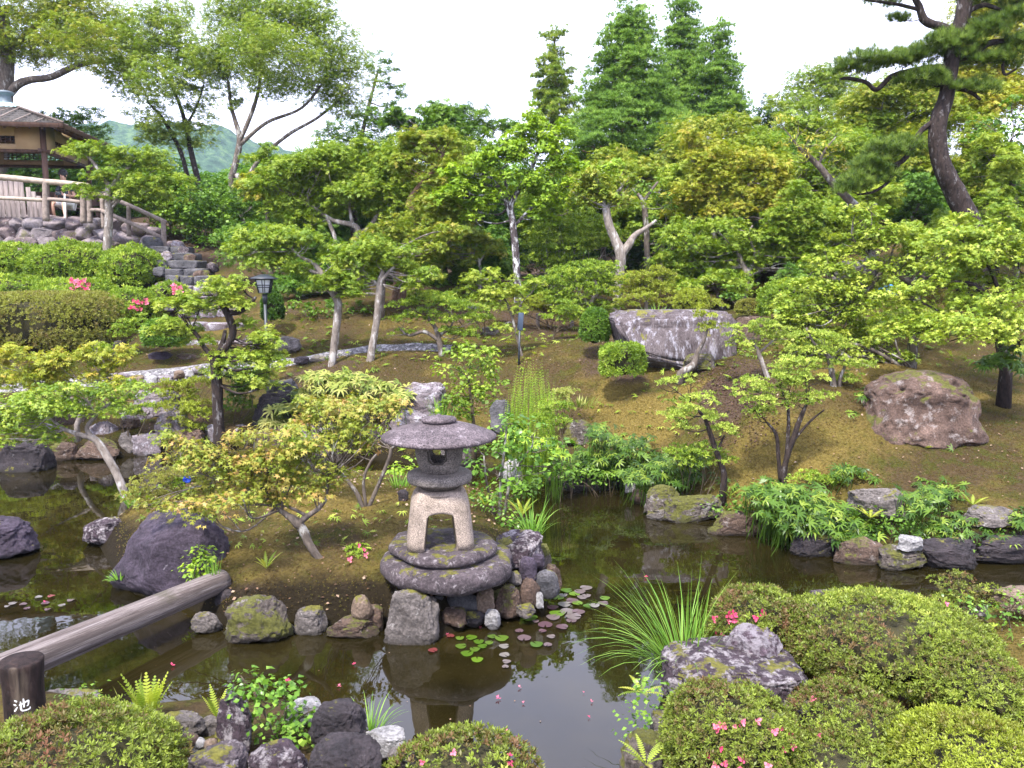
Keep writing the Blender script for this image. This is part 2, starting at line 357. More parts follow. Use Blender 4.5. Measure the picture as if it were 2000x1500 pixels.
# ------------------------------------------------------------ pond shape and ground heights
POND = [onz(x, y, 0)[:2] for x, y in [(-700, 960), (-250, 930), (0, 918), (60, 916), (110, 902), (160, 900), (250, 893), (330, 890), (420, 888), (520, 893), (620, 893), (700, 898), (760, 905), (830, 915), (900, 922),
    (980, 936), (1060, 948), (1140, 952), (1215, 962), (1262, 990), (1330, 1008), (1400, 1022), (1490, 1048), (1560, 1075), (1640, 1092), (1720, 1108), (1800, 1115), (1900, 1108), (2050, 1100), (2400, 1095), (2900, 1120),
    (2900, 1225), (2300, 1200), (2050, 1188), (1900, 1190), (1700, 1196), (1550, 1205), (1430, 1228), (1340, 1280), (1275, 1340), (1240, 1420), (1215, 1510), (1190, 1600), (1080, 1640), (900, 1560), (790, 1470), (720, 1425), (600, 1395), (440, 1400), (330, 1410), (230, 1400), (120, 1380), (0, 1372), (-300, 1370), (-900, 1350)]]
ISLE = [onz(x, y, 0)[:2] for x, y in [(205, 1030), (172, 1060), (205, 1120), (240, 1165), (320, 1185), (390, 1212), (450, 1245), (560, 1222), (640, 1228), (740, 1226), (790, 1254), (860, 1258), (940, 1225), (1050, 1182), (1092, 1150), (1085, 1095), (1062, 1050), (1050, 1000), (1010, 965), (930, 945), (850, 938), (760, 935), (650, 938), (520, 945), (420, 950), (330, 962), (250, 985)]]
def sdist(px, py, poly):
    A = np.array(poly); B = np.roll(A, -1, axis=0); best = np.full(px.shape, 1e9); ins = np.zeros(px.shape, dtype=bool)
    for (ax, ay), (bx, by) in zip(A, B):
        dx, dy = bx - ax, by - ay; t = np.clip(((px - ax) * dx + (py - ay) * dy) / (dx * dx + dy * dy + 1e-12), 0, 1)
        best = np.minimum(best, np.hypot(px - ax - t * dx, py - ay - t * dy))
        c = ((ay > py) != (by > py)) & (px < (bx - ax) * (py - ay) / (by - ay + 1e-12) + ax); ins ^= c
    return np.where(ins, -best, best)
def W(px, py, Y): p = at(px, py, Y); return (p.x, p.y, p.z)
CPTS = [W(1250, 930, 9.35), W(1500, 1000, 7.9), (4.6, 7.4, .42), W(1800, 850, 8.5), W(1500, 800, 8.9), W(1700, 700, 10.7), W(1300, 740, 10.9), W(1310, 715, 11.3), W(1250, 850, 9.8), W(1100, 680, 12.3),
    W(1050, 622, 15.8), W(1005, 590, 16.2), W(850, 600, 16.0), W(620, 620, 15.2), W(600, 690, 14.0), W(870, 683, 13.4), W(700, 740, 12.2), W(300, 722, 13.4), W(430, 712, 13.6), W(110, 690, 14.5),
    W(100, 480, 20.6), W(200, 560, 18.), (-14, 21.5, 3.9), (-10.5, 21.5, 3.9), (-16, 19.0, 2.9), (-8.0, 20.5, 3.3), (-6.5, 20, 3.0), (-9, 12.2, .5), (-7, 11.6, .42), (-12, 13, .9), (-3, 11.6, .45), (-1.5, 11.3, .4), (0.2, 10.6, .35),
    W(1980, 700, 11.2), (10, 15, 3.2), (8.3, 15, 3.3), (12, 12, 2.3), W(1690, 545, 14.0), (9, 8, .9), (12, 8, 1.2), W(1440, 592, 16.), (0, 21, 2.6), (6, 20, 3.4), (14, 21, 5.0), (-5, 24, 3.2), (-16, 27, 4), (0, 30, 3.0), (20, 30, 5), (-25, 20, 4), (-25, 30, 4.5), (20, 12, 3.0), (-14, 15, 1.6), (-20, 12, 1.4),
    (1.0, 13.0, 1.45), (3.2, 14.5, 1.75),
    # near bank
    (0, 0, .85), (0, 2.2, .45), (-2, 3.0, .38), (-4, 3.2, .4), (-1, -2, .95), (2.2, 3.0, .36), (2.5, 4.2, .27), (1.5, 3.2, .3), (3.4, 4.3, .33), (5, 4.5, .42), (4, 2, .6), (8, 4, .6), (-6, 2, .6), (6, 0, .8),
    # island
    W(620, 1010, 6.75), W(560, 1130, 5.55), W(700, 950, 7.45), (-4.3, 8.4, .12), (-1.1, 5.75, .3), (-0.7, 6.4, .42), (0.0, 7.5, .25), (-2.6, 7.6, .42), (-3.6, 7.2, .3), (-2.3, 5.8, .25)]
CP_ = np.array(CPTS); _n = len(CP_)
def _tps(d2): return np.where(d2 > 1e-12, d2 * np.log(np.maximum(d2, 1e-12)) * .5, 0)
_K = _tps(((CP_[:, None, :2] - CP_[None, :, :2]) ** 2).sum(-1)) + np.eye(_n) * .02
_P = np.hstack([np.ones((_n, 1)), CP_[:, :2]])
_sol = np.linalg.solve(np.block([[_K, _P], [_P.T, np.zeros((3, 3))]]), np.concatenate([CP_[:, 2], np.zeros(3)]))
def ground_np(x, y):
    sh = x.shape; x = x.ravel().astype(float); y = y.ravel().astype(float)
    xc = np.clip(x, -30, 26); yc = np.clip(y, -3, 34); z = _sol[_n] + _sol[_n + 1] * xc + _sol[_n + 2] * yc
    for i in range(_n): z += _sol[i] * _tps((xc - CP_[i, 0]) ** 2 + (yc - CP_[i, 1]) ** 2)
    z = np.clip(z, .06, 6.5)
    n2 = np.stack([x, y, 0 * x], 1); z += .05 * fbm(n2 * 1.1, 3, 5) + .016 * fbm(n2 * 6, 2, 9)
    dp, di = sdist(x, y, POND), sdist(x, y, ISLE)
    d = np.where(di < 0, -di, np.minimum(dp, 99)); wat = (dp < 0) & (di > 0); dw = np.minimum(-dp, di)
    s = np.clip(d / .42, 0, 1); s = s * (2 - s); zl = -.12 + (z + .12) * s
    zw = -.12 - .55 * np.clip(dw / .6, 0, 1)
    z = np.where(wat, zw, zl)
    far = np.clip((np.hypot(x, y - 15) - 35) / 60, 0, 1); z = z * (1 - far) + 1.0 * far
    return z.reshape(sh)
def gz(x, y): return float(ground_np(np.array([x]), np.array([y]))[0])
def ongr(px, py, Y0=3.0):
    """where the line of sight through a pixel meets the ground"""
    d = ray(px, py); lo, hi = 2.6, 30.0
    for n_ in (90, 40, 12):
        Y = np.linspace(lo, hi, n_); t = Y / d.y; z = EYE + d.z * t; g = np.maximum(ground_np(d.x * t, Y), 0); k = int(np.argmax(z < g))
        if z[k] >= g[k]: k = n_ - 1
        lo, hi = Y[max(k - 1, 0)], Y[k]
    return Vector((d.x * t[k], Y[k], g[k]))

def axis(lo, hi, step, far_lo, far_hi, g=1.12):
    a = list(np.arange(lo, hi, step)); s = step; v = a[-1]
    while v < far_hi: s *= g; v += s; a.append(v)
    s = step; v = a[0]; b = []
    while v > far_lo: s *= g; v -= s; b.append(v)
    return np.array(b[::-1] + a)
ax_ = axis(-9, 9, .075, -900, 900); ay_ = axis(2.0, 15, .075, -300, 1500)
XX, YY = np.meshgrid(ax_, ay_); ZZ = ground_np(XX, YY)
nx, ny = len(ax_), len(ay_)
g = MB(); i = np.arange(ny - 1)[:, None] * nx; j = np.arange(nx - 1)[None, :]
g.add(np.stack([XX, YY, ZZ], -1), [np.stack([i + j, i + j + 1, i + nx + j + 1, i + nx + j], -1).reshape(-1, 4)])
def spots(X, Y, L, sc=.9):
    r = np.zeros(X.shape); nn = fbm(np.stack([X.ravel() * 1.8, Y.ravel() * 1.8, 0 * X.ravel()], 1), 4, 3).reshape(X.shape)
    for (cx, cy, rx, ry, w) in L: r = np.maximum(r, w * np.clip(1.6 - 1.3 * np.sqrt(((X - cx) / rx) ** 2 + ((Y - cy) / ry) ** 2) + .9 * nn, 0, 1))
    return r
def sp(px, py, rx, ry, w=1.): q = ongr(px, py); return (q.x, q.y, rx, ry, w)
SOILL = [sp(1440, 770, .42, 1.0), sp(1470, 720, .3, .6), sp(1200, 690, .55, 1.0, .8), sp(1050, 640, 1.1, 1.2, .8), sp(640, 725, 1.0, .5, .75), sp(270, 745, .8, .5, .8), sp(340, 830, .8, .4, .6), sp(640, 650, .8, .6, .35),
         sp(1130, 660, .8, .5, .9), sp(900, 620, 1.5, 1, .6), sp(540, 1190, 1.2, .15, .8), (-9.5, 17, 4, 3, .6), (0, 24, 30, 7, 1.0)]
GOLDL = [sp(1300, 780, .9, .6, 1.), sp(1200, 760, .5, .5, .7), sp(1500, 900, 1.3, 1., .6), sp(1130, 640, .8, .8, .5), sp(1950, 1250, .9, .9, 1.), sp(1250, 640, .8, .8, .6), sp(620, 970, .7, .8, .9), sp(480, 1060, .5, .5, .7), sp(1750, 730, 1.3, 1.1, .7), sp(700, 960, .9, .6, .6), sp(350, 990, .9, .5, .8)]
bank = np.clip(1.15 - np.abs(np.where(sdist(XX, YY, ISLE) < 0, -sdist(XX, YY, ISLE), sdist(XX, YY, POND))) / .42, 0, 1)
soil = spots(XX, YY, SOILL); gold = spots(XX, YY, GOLDL)
mt, n, p, out = newmat("moss_ground")
def attr(n, nm):
    a = n.nodes.new("ShaderNodeAttribute"); a.attribute_name = nm; return a.outputs["Fac"]
v = objvec(n, offs=False)
fine = noise(n, 38, 6, .75, v); med = noise(n, 5, 6, .7, v); big = noise(n, 1.1, 5, .6, v)
green = ramp(n, [(.3, (.04, .038, .008)), (.5, (.095, .09, .016)), (.72, (.17, .15, .026))], fine)
golds = ramp(n, [(.3, (.13, .08, .022)), (.5, (.27, .18, .045)), (.72, (.42, .30, .085))], fine)
dirt = ramp(n, [(.3, (.05, .028, .018)), (.52, (.14, .085, .055)), (.75, (.26, .17, .12))], fine)
brn = ramp(n, [(.3, (.055, .032, .016)), (.7, (.19, .12, .055))], fine)
c = mixc(n, mrange(n, med, .44, .56), green, brn); big2 = noise(n, .55, 6, .7, v, .6); c = mixc(n, math_(n, 'MULTIPLY', mrange(n, big2, .50, .58), .75), c, brn)
c = mixc(n, math_(n, 'MULTIPLY', mrange(n, big, .5, .65), .6), c, golds)
c = mixc(n, mrange(n, math_(n, 'ADD', attr(n, "gold"), math_(n, 'MULTIPLY', med, .6)), .55, .95), c, golds)
c = mixc(n, mrange(n, math_(n, 'ADD', attr(n, "soil"), math_(n, 'MULTIPLY', med, .6)), .6, .9), c, dirt)
c = mixc(n, mrange(n, math_(n, 'ADD', attr(n, "bank"), math_(n, 'MULTIPLY', med, .7)), .62, .95), c, ramp(n, [(.3, (.014, .009, .005)), (.6, (.05, .034, .018)), (.8, (.07, .065, .015))], fine))   # bare damp earth of the bank edge
sxyz = n.nodes.new("ShaderNodeSeparateXYZ"); n.links.new(v, sxyz.inputs[0])
c = mixc(n, 1.0, c, (.56, .61, .62), 'MULTIPLY')
c = mixc(n, mrange(n, math_(n, 'ADD', sxyz.outputs[2], math_(n, 'MULTIPLY', med, .1)), .02, .12), (.018, .014, .006), c)   # wet mud at and below the waterline
n.links.new(c, p.inputs["Base Color"]); p.inputs["Roughness"].default_value = .95; p.inputs["Specular IOR Level"].default_value = .1
bump(n, math_(n, 'ADD', fine, math_(n, 'MULTIPLY', med, .8)), 1.0, .04, p)
go = g.build("ground", mt, smooth=True); tag(go, "mossy garden ground rising in banks round the pond", kind="structure")
for nm, arr in (("soil", soil), ("gold", gold), ("bank", bank)):
    a = go.data.attributes.new(nm, 'FLOAT', 'POINT'); a.data.foreach_set("value", arr.ravel().astype(np.float32))

# water
mt, n, p, out = newmat("pond_water"); v = objvec(n, (1, 1, 1), False)
f = noise(n, 1.3, 4, .6, v); n.links.new(ramp(n, [(.35, (.006, .0048, .0012)), (.7, (.017, .013, .0035))], f), p.inputs["Base Color"])
p.inputs["Roughness"].default_value = .015; p.inputs["IOR"].default_value = 1.5; p.inputs["Specular IOR Level"].default_value = .5
bump(n, math_(n, 'ADD', noise(n, 6, 2, .5, v), math_(n, 'MULTIPLY', noise(n, 1.4, 2, .5, v), 2.0)), .018, .03, p)
w = MB(); w.add([(-14, 1.5, 0), (14, 1.5, 0), (14, 13, 0), (-14, 13, 0)], [[[0, 1, 2, 3]]])
tag(w.build("water", mt), "still dark pond water mirroring the sky", kind="structure")

# gravel path
mt, n, p, out = newmat("gravel"); v = objvec(n, offs=False)
vo = n.nodes.new("ShaderNodeTexVoronoi"); vo.inputs["Scale"].default_value = 26; n.links.new(v, vo.inputs["Vector"])
gs = n.nodes.new("ShaderNodeSeparateXYZ"); n.links.new(vo.outputs["Color"], gs.inputs[0])
n.links.new(ramp(n, [(.0, (.07, .065, .068)), (.6, (.17, .16, .168)), (1., (.34, .32, .33))], gs.outputs[0]), p.inputs["Base Color"]); p.inputs["Roughness"].default_value = .9
bump(n, vo.outputs["Distance"], 1., .03, p)
def ribbon(pts, width, dz, name, mat, label):
    """pts: world x,y ; sheet laid on the ground"""
    C_ = catmull([(x, y, wd) for x, y, wd in pts], 10); T = np.gradient(C_[:, :2], axis=0); T /= np.linalg.norm(T, axis=1)[:, None]
    N = np.stack([-T[:, 1], T[:, 0]], 1); k = 9; s = np.linspace(-.5, .5, k)
    P = C_[:, None, :2] + N[:, None, :] * (s[None, :, None] * C_[:, None, 2:3])
    P[:, 0] += 0.05 * vnoise(np.stack([C_[:, 0] * 3, C_[:, 1] * 3, 0 * C_[:, 0]], 1))[:, None]
    Z = ground_np(P[..., 0], P[..., 1]); zc = Z.mean(1, keepdims=True); Z = Z + dz + .05 * (1 - (2 * s[None, :]) ** 2 * 2.0) + .012 * vnoise(np.stack([P[..., 0].ravel() * 5, P[..., 1].ravel() * 5, 0 * P[..., 0].ravel()], 1)).reshape(Z.shape)
    mb = MB(); nI = len(C_); i = np.arange(nI - 1)[:, None] * k; j = np.arange(k - 1)[None, :]
    mb.add(np.concatenate([P, Z[..., None]], -1), [np.stack([i + j, i + k + j, i + k + j + 1, i + j + 1], -1).reshape(-1, 4)[:, ::-1]])
    return tag(mb.build(name, mat, smooth=True), label, kind="structure")
PATHC = [(-13, 12.9, .4), (-9, 12.9, .36), (-6.6, 13.0, .5), (-5.2, 13.35, .65), (-4.0, 13.6, .36), (-2.6, 13.6, .30), (-1.6, 13.5, .30), (-1.0, 13.4, .25)]
ribbon(PATHC, 1, .03, "path", mt, "pale grey gravel path running along the far bank")

# far wooded hill
hx = np.linspace(-260, 40, 190); hy = np.linspace(190, 420, 120); HX, HY = np.meshgrid(hx, hy)
hn = np.stack([HX.ravel(), HY.ravel(), 0 * HX.ravel()], 1)
prof = 62 * np.exp(-((HY - 330) / 75.) ** 2) * np.clip((-HX - 8) / 105., 0, 1) ** .7 * 1.02 + 6 * fbm(hn / 60, 3, 2).reshape(HX.shape)
prof += (5.0 * fbm(hn / 8., 3, 4)).reshape(HX.shape); prof[0] = 0; prof[:, 0] = 0; prof[:, -1] = 0
g = MB(); nx, ny = len(hx), len(hy); i = np.arange(ny - 1)[:, None] * nx; j = np.arange(nx - 1)[None, :]
g.add(np.stack([HX, HY, prof], -1), [np.stack([i + j, i + j + 1, i + nx + j + 1, i + nx + j], -1).reshape(-1, 4)])
mt, n, p, out = newmat("far_forest"); v = objvec(n, offs=False)
n.links.new(ramp(n, [(.38, (.012, .035, .022)), (.5, (.035, .085, .04)), (.62, (.10, .17, .06))], noise(n, .22, 8, .8, v)), p.inputs["Base Color"]); p.inputs["Roughness"].default_value = 1
bump(n, noise(n, .2, 8, .7, v), 1., 3., p)
tag(g.build("hills", mt, smooth=True), "distant hill covered in forest", kind="structure")

# ------------------------------------------------------------ leaf templates (x = along, z = upper side)
def T_leaf(w=.42, fold=.08, droop=.12):
    return np.array([(0, 0, 0), (.5, w, fold - .02), (1, 0, -droop), (.5, -w, fold - .02), (.5, 0, 0)]), [np.array([(0, 4, 1), (4, 2, 1), (0, 3, 4), (3, 2, 4)])]
def T_quad(w=.4): return np.array([(0, 0, 0), (.45, w, .06), (1, 0, -.1), (.45, -w, .06)]), [np.array([(0, 3, 2, 1)])]
def T_maple(lob=5):
    A = np.radians(np.linspace(-115, 115, lob)); Rr = [.55, .85, 1., .85, .55] if lob == 5 else [.5, .75, .92, 1, .92, .75, .5]
    V = [(0, 0, 0)]; 
    for i, (a, r) in enumerate(zip(A, Rr)):
        da = (A[1] - A[0]) / 2
        if i == 0: V.append((.22 * math.cos(a - da), .22 * math.sin(a - da), 0))
        V.append((r * math.cos(a), r * math.sin(a), -.16 * r)); V.append((.36 * math.cos(a + da), .36 * math.sin(a + da), .02))
    return np.array(V), [np.array([(0, 2 * i + 1, 2 * i + 2, 2 * i + 3) for i in range(lob)])]
def T_spray(k=5, w=.2, sp_=140, up=.0):        # few leaves radiating: far maple foliage
    V = []; Fq = []; rs = np.random.RandomState(3)
    for i in range(k):
        a = math.radians(-sp_ + 2 * sp_ * i / (k - 1)) + rs.uniform(-.15, .15); r = rs.uniform(.7, 1); c, s = math.cos(a), math.sin(a); b = len(V)
        for (x, y, z) in [(0.02, 0, 0), (.5, w, .05), (1, 0, -.18 + up), (.5, -w, .05)]: V.append((r * (x * c - y * s), r * (x * s + y * c), z * r))
        Fq.append((b, b + 3, b + 2, b + 1))
    return np.array(V), [np.array(Fq)]
def T_rosette(k=6, w=.17, el=35, two=False):      # leaves round a shoot tip, axis = z
    V = []; Ft = []; rs = np.random.RandomState(5)
    for i in range(k):
        a = 2 * math.pi * i / k + rs.uniform(-.25, .25); e = math.radians(el + rs.uniform(-16, 16)) if i % 2 else math.radians(el + 26 + rs.uniform(-10, 10))
        dx = np.array([math.cos(a) * math.cos(e), math.sin(a) * math.cos(e), math.sin(e)]); sy = np.array([-math.sin(a), math.cos(a), 0]); nz_ = np.cross(dx, sy); b = len(V); r = rs.uniform(.75, 1)
        for (x, y, z) in [(0.0, 0, 0), (.55, w, .03), (1, 0, .0), (.55, -w, .03)]: V.append(r * (dx * x + sy * y - nz_ * z))
        Ft.append((b, b + 3, b + 2, b + 1))
    return np.array(V), [np.array(Ft)]
def T_tuft(k=12, w=.022, lo=15, hi=80):
    V = []; Ft = []; rs = np.random.RandomState(8)
    for i in range(k):
        a = 2.4 * i; e = math.radians(lo + (hi - lo) * ((i + .5) / k)); d = np.array([math.cos(a) * math.cos(e), math.sin(a) * math.cos(e), math.sin(e)]); s = np.array([-math.sin(a), math.cos(a), 0]) * w; b = len(V); r = rs.uniform(.75, 1.05)
        V += [-s, s, d * r]; Ft.append((b, b + 1, b + 2))
    return np.array(V), [np.array(Ft)]
def T_bam(k=5):
    V = []; Fq = []; rs = np.random.RandomState(2)
    for i in range(k):
        a = math.radians([-70, -30, 8, 45, 88, 150, 215][i]); c, s = math.cos(a), math.sin(a); b = len(V); r = rs.uniform(.7, 1); q = rs.uniform(.1, .35)
        for (x, y, z) in [(0, .01, 0), (.3, .095, .08), (.65, .08, .06), (1, 0, -q), (.65, -.08, .06), (.3, -.095, .08)]: V.append((r * (x * c - y * s), r * (x * s + y * c), z))
        Fq += [(b, b + 5, b + 4, b + 1), (b + 1, b + 4, b + 3, b + 2)]
    return np.array(V), [np.array(Fq)]
def T_long(): return np.array([(0, .01, 0), (.3, .12, .03), (.65, .1, 0), (1, 0, -.25), (.65, -.1, 0), (.3, -.12, .03)]), [np.array([(0, 5, 4, 1), (1, 4, 3, 2)])]
TM = {'leaf': T_leaf(), 'quad': T_quad(), 'maple': T_maple(5), 'maple7': T_maple(7), 'spray': T_spray(), 'spray3': T_spray(4, .24, 75), 'rosette': T_rosette(), 'rosette5': T_rosette(5, .22, 20), 'tuft': T_tuft(), 'sugi': T_tuft(9, .085, 5, 80), 'bam': T_bam(), 'long': T_long(), 'flower': T_rosette(5, .34, 25)}

def norm(a): return a / (np.linalg.norm(a, axis=1)[:, None] + 1e-9)
def inst(mb, tm, P, X, Z, S, val):
    """stamp a template at points P, x axis ~X, z axis Z"""
    TV, TF = TM[tm] if isinstance(tm, str) else tm
    Z = norm(Z); X = norm(X - Z * (X * Z).sum(1)[:, None]); Y = np.cross(Z, X); n_, k = len(P), len(TV)
    S = np.broadcast_to(np.asarray(S, dtype=float), (n_,))
    V = P[:, None, :] + S[:, None, None] * (TV[None, :, 0:1] * X[:, None] + TV[None, :, 1:2] * Y[:, None] + TV[None, :, 2:3] * Z[:, None])
    off = (np.arange(n_) * k)[:, None, None]; mb.add(V.reshape(-1, 3), [(tf[None] + off).reshape(-1, tf.shape[1]) for tf in TF], np.repeat(np.clip(val, 0, 1), k))
def rdir(rs, n):
    return norm(rs.normal(size=(n, 3)))

FOLDENS = 1.0
def crown_pts(rs, blob, style, lpx, cover):
    """blob: centre(3), radii (x, depth, z) metres, px area, Y -> P, X, Z, val"""
    c, (a, b, h), area, Y = blob
    per = {'maple': .19, 'broad': .21, 'tuft': .2, 'rhodo': .2}[style]
    N = int(max(20, FOLDENS * cover * area / (per * lpx * lpx))); clump = []
    if style == 'maple':
        mN = 15; ns = max(3, N // mN); u = rdir(rs, ns) * (rs.rand(ns, 1) ** .42)
        u[:, 2] = np.where(u[:, 2] < -.3, -u[:, 2] * .5, u[:, 2])
        C_ = c + u * np.array([a, b, h]); rad = np.clip(min(a, b) * .38, .08, .34) * rs.uniform(.5, 1.3, ns)
        ti = rs.normal(size=(ns, 3)) * .18; nn = norm(ti + u * np.array([.28, .28, .05]) + np.array([0, 0, 1.]))
        cv = rs.rand(ns)
        k = np.repeat(np.arange(ns), mN); th = rs.rand(len(k)) * 6.283; r = np.sqrt(rs.rand(len(k))); n_ = nn[k]
        e1 = norm(np.cross(n_, rdir(rs, 1).repeat(len(k), 0) + .01)); e2 = np.cross(n_, e1)
        dr = e1 * np.cos(th)[:, None] + e2 * np.sin(th)[:, None]; R_ = (rad[k] * r)[:, None]
        P = C_[k] + dr * R_ * np.array([1.15, 1.15, 1]) - n_ * (R_ ** 2) * .5 / max(rad.mean(), .05) + n_ * rs.normal(size=(len(k), 1)) * .22 * rad.mean()
        X = dr + rs.normal(size=P.shape) * .5; Z = n_ + rs.normal(size=P.shape) * .42 + dr * .25
        val = .62 * cv[k] + .38 * rs.rand(len(k)); return P, X, Z, val
    if style == 'broad':
        mN = 22; ns = max(3, N // mN); u = rdir(rs, ns) * (rs.rand(ns, 1) ** .36); C_ = c + u * np.array([a, b, h])
        rad = np.clip((a * b * h) ** (1 / 3) * .34, .10, .5) * rs.uniform(.6, 1.3, ns); cv = rs.rand(ns)
        k = np.repeat(np.arange(ns), mN); d = rdir(rs, len(k)); d[:, 2] = np.where(rs.rand(len(k)) < .55, np.abs(d[:, 2]), d[:, 2])
        P = C_[k] + d * (rad[k] * rs.rand(len(k)) ** .4)[:, None] * np.array([1.1, 1.1, .75]); X = d + rs.normal(size=P.shape) * .6 + np.array([0, 0, -.25]); Z = d * .5 + rs.normal(size=P.shape) * .45 + np.array([0, 0, .9])
        return P, X, Z, .55 * cv[k] + .45 * rs.rand(len(k))
    # shoots pointing up and out in small cushions
    mN = 12; ns = max(3, N // mN); u = rdir(rs, ns) * (rs.rand(ns, 1) ** .33); u[:, 2] = np.where(u[:, 2] < -.15, -u[:, 2], u[:, 2]); C_ = c + u * np.array([a, b, h])
    rad = np.clip((a * b * h) ** (1 / 3) * .30, .05, .35) * rs.uniform(.7, 1.3, ns); cv = rs.rand(ns)
    k = np.repeat(np.arange(ns), mN); d = rdir(rs, len(k)); d[:, 2] = np.abs(d[:, 2]) * .9
    P = C_[k] + d * rad[k][:, None] * np.array([1.2, 1.2, .55]); Z = d * np.array([.8, .8, 1]) + u[k] * .3 + np.array([0, 0, .55]) + rs.normal(size=P.shape) * .15; X = rs.normal(size=P.shape)
    return P, X, Z, .55 * cv[k] + .45 * rs.rand(len(k))

def wblob(b, Y):
    px, py, rx, ry = b[:4]; dy = b[4] if len(b) > 4 else 0; dep = b[5] if len(b) > 5 else None
    y = Y + dy; c = np.array(at(px, py, y)); a = m(rx * 1.12, y); h = m(ry * 1.22, y); return (c, (a, dep or max(a * .75, h * .75), h), math.pi * rx * ry, y)
def wpath(path, Y):
    out = []
    for q in path:
        px, py, r = q[:3]; dy = q[3] if len(q) > 3 else 0; p_ = at(px, py, Y + dy); out.append((p_.x, p_.y, p_.z, m(r, Y + dy)))
    return catmull(out, 6)

def plant(name, label, cat, Y, trunks, blobs, lm, bk='bark_grey', style='maple', tm='spray', lpx=9, cover=2.6, seed=1, group=None, twigs=4, ground=True, extra=None, branchr=.5, cname='crown', gap=True, auto=True):
    rs = np.random.RandomState(seed * 13 + 5); T = [wpath(t, Y) for t in trunks]; gx, gy = {'maple': (1.2, 1.9), 'rhodo': (1.25, 1.5)}.get(style, (1.1, 1.15))
    if tm == 'sugi': gx, gy = 1.1, 1.15
    if name == 'azalea_tree': gx, gy = 1.0, 1.05
    if style == 'maple' and lpx < 100:      # break every mass into uneven tiers
        nb = []
        for b in blobs:
            for _ in range(3): nb.append((b[0] + rs.uniform(-.6, .6) * b[2], b[1] + rs.uniform(-1.6, 1.3) * b[3], b[2] * rs.uniform(.45, .85), b[3] * rs.uniform(.5, .95), (b[4] if len(b) > 4 else 0) + rs.uniform(-.5, .5) * m(b[2], Y)))
        blobs = nb; twigs = max(1, twigs // 2)
    B = [wblob((b[0], b[1], b[2] * gx, b[3] * gy) + tuple(b[4:]), Y) for b in blobs]
    if T: base = T[0][0].copy()
    else: q = min(B, key=lambda k: k[0][2]); base = np.array([q[0][0], q[0][1], 0, .02]); base[2] = gz(base[0], base[1])
    if ground and T:
        g_ = gz(base[0], base[1])
        if base[2] > g_ - .05: T[0] = np.vstack([[base[0], base[1], g_ - .08, base[3] * 1.25], T[0]]); base[2] = g_
    root = empty(name, (base[0], base[1], base[2]), label, cat, group); org = np.array([base[0], base[1], base[2]])
    mb = MB()
    for i, t in enumerate(T):
        tube(mb, t, 10 if t[0][3] > .03 else 7, .16, seed + i)
    allp = np.vstack(T) if T else None; tw = MB()
    for (c, rad, area, y) in B:
        if not auto: break
        if allp is None:
            s = np.array([base[0] + rs.normal() * .05, base[1] + rs.normal() * .05, gz(base[0], base[1]) - .03, .012 * y / 8])
        else:
            dd = np.linalg.norm(allp[:, :3] - c, axis=1) + np.maximum(allp[:, 2] - c[2], 0) * 1.5 + np.maximum(.02 - allp[:, 3], 0) * 12; s = allp[np.argmin(dd)]
        L_ = np.linalg.norm(c - s[:3]); r0 = min(s[3] * branchr, max(.006, L_ * .028)); r0 = max(r0, m(.9, y) if y > 11 else .005)
        mid = (s[:3] + c) / 2 + rs.normal(size=3) * L_ * .10 + np.array([0, 0, -.06 * L_]); end = c + np.array([0, 0, -rad[2] * .1])
        br = catmull([tuple(s[:3]) + (r0,), tuple(mid) + (r0 * .75,), tuple(end) + (r0 * .45,)], 5); tube(tw, br, 6, .1, seed)
        for _ in range(twigs):
            s2 = br[rs.randint(4, len(br))]; e = c + rdir(rs, 1)[0] * np.array(rad) * .8; e[2] += rad[2] * .1; l2 = np.linalg.norm(e - s2[:3])
            md = (s2[:3] + e) / 2 + rs.normal(size=3) * l2 * .12; tube(tw, catmull([tuple(s2[:3]) + (r0 * .5,), tuple(md) + (r0 * .35,), tuple(e) + (r0 * .15,)], 4), 5)
    if mb.n or tw.n:
        if tw.n: mb.add(np.concatenate(tw.v), [np.concatenate(v_) for v_ in tw.f.values()])
        mb.build('trunk' if T else 'stems', M_[bk], root, smooth=True, origin=org)
    lf = MB()
    for bl in B:
        if lpx > 100: break
        P, X, Z, val = crown_pts(rs, bl, style, lpx, cover); S = m(lpx * .55, bl[3]) * rs.uniform(.55, 1.4, len(P)); inst(lf, tm, P, X, Z, S, val)
    if extra: extra(lf, rs, T, B)
    if lf.n: lf.build(cname, L[lm], root, origin=org)
    return root

